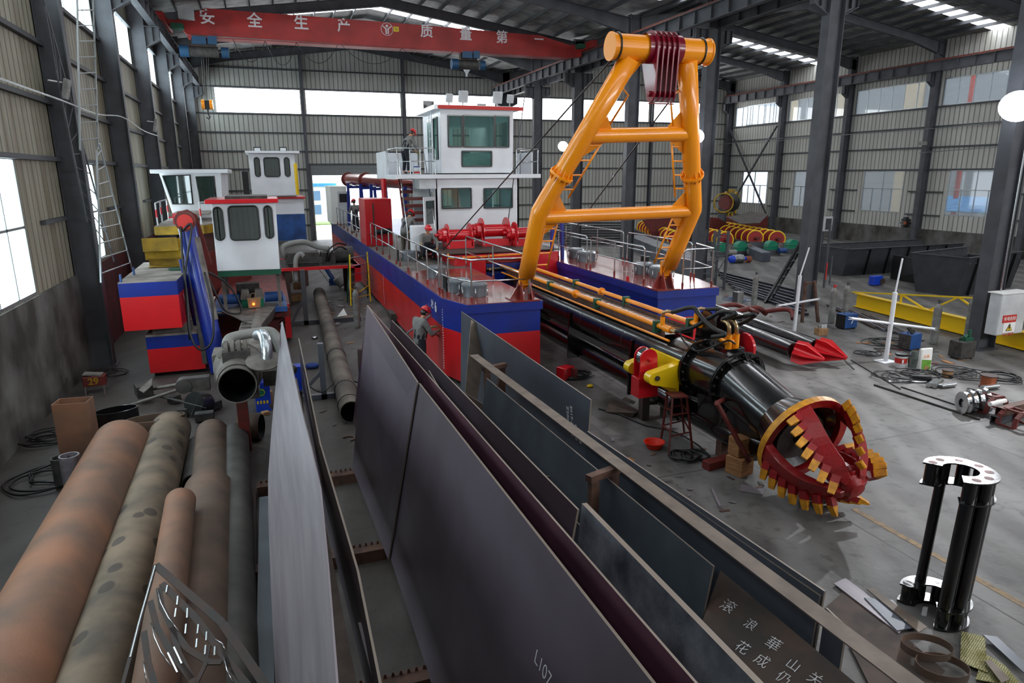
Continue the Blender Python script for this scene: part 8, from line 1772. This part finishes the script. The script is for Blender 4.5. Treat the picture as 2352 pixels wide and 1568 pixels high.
scatter(22, 17.5, 19.3, 13.5, 16.5, ['cardboard', 'wood', 'red_rusty', 'dusty_grey'], 'wood_scrap', 'scrap on the heap beside the nearest column', 'scrap', 'scrap heap left of the nearest column', .08, .25)
scatter(22, 4.6, 8, 8.2, 13, ['stand_dark', 'plate_light', 'brown_stand'], 'floor_scrap', 'metal scrap around the red stool', 'scrap', 'metal scraps around the stool', .02, .1)
scatter(16, 13, 22, 15, 26, ['stand_dark', 'cardboard', 'brown_stand'], 'floor_scrap', 'scrap piece around the white stands', 'scrap', 'scraps around the white stands', .05, .25)
p = GZ(718, 845); k = MB(); k.ball(p+V((0, 0, .07)), .17, 10, 7, sx=(1.2, .9, .55)); solo(k, 'blue_cloth', 'tarp_blue', 'crumpled dark blue cloth on the floor left of the long brown pipe', 'cloth')
p = GZ(786, 728); k = MB(); k.slab([p+V((-.2, 0, .02)), p+V((.2, .03, .05)), p+V((.1, .25, .3)), p+V((-.1, .2, .05))], .005); solo(k, 'paper_sheet', 'paper', 'crumpled white paper sheet on the floor before the grey gas cylinder', 'paper')
p = GZ(723, 778); solo(MB().ball(p+V((0, 0, .04)), .09, 7, 5, sx=(1.3, 1, .5)), 'foil_scrap', 'silver', 'small silver foil scrap on the floor left of the long brown pipe', 'litter')
p = GZ(790, 1010); k = MB(); k.torus(p+V((.1, 0, .02)), .13, .022, (0, 0, 1), 20, 6, a0=.6, a1=4.6); solo(k, 'half_flange', 'rust_brown', 'rusty half round flange piece on the dark floor', 'scrap')
p = GZ(765, 655); t = thing('blue_case', 'small blue metal case on the floor beside the blue gas cylinder', 'case', p); MB().cbox(p+V((0, .1, .17)), (.36, .26, .34)).build('case_body', 'blue_mid', t, .01)
p = GZ(757, 665)
# motor cart with orange wheels under the hull
p = GZ(915, 745); t = thing('motor_cart', 'dark motor with two orange wheels beside the red hull', 'cart', p); MB().box((p.x-.25, p.y, .15), (p.x+.25, p.y+.9, .4)).tube((p.x+.1, p.y-.3, .3), (p.x+.1, p.y, .3), .17, n=14).build('motor', 'black_dusty', t); k = MB()
for y in (.15, .8): k.tube((p.x+.28, p.y+y, .3), (p.x+.36, p.y+y, .3), .12, n=14).cut()
k.build('wheel', 'basin', t)
a, b = GZ(935, 765, .7), GY(1055, 673, 17.2); solo(MB().beam(a, b, .05, .05), 'leaning_bar', 'plate_light', 'long grey bar leaning over the near pontoon bow', 'steel bar')
solo(MB().box((3.25, 16.6, 0), (3.4, 16.75, .95)), 'square_post', 'plate_blue', 'short square steel post left of the person grinding', 'steel stand')
# ventilation wheel on the wall ledge
p = GX(2080, 512, 44.86); k = MB(); t = thing('fan_wheel', 'small black fan wheel standing on the right wall ledge', 'fan', p)
for i in range(10): a = i*PI/5; k.prism([(.12, -.05), (.45, -.1), (.45, .1), (.12, .05)], p, (0, math.cos(a), math.sin(a)), (.3, -math.sin(a), math.cos(a)), .02).cut()
k.build('blade', 'black_plain', t); MB().tube(p+V((-.08, 0, 0)), p+V((.08, 0, 0)), .13, n=12).build('hub', 'copper', t)
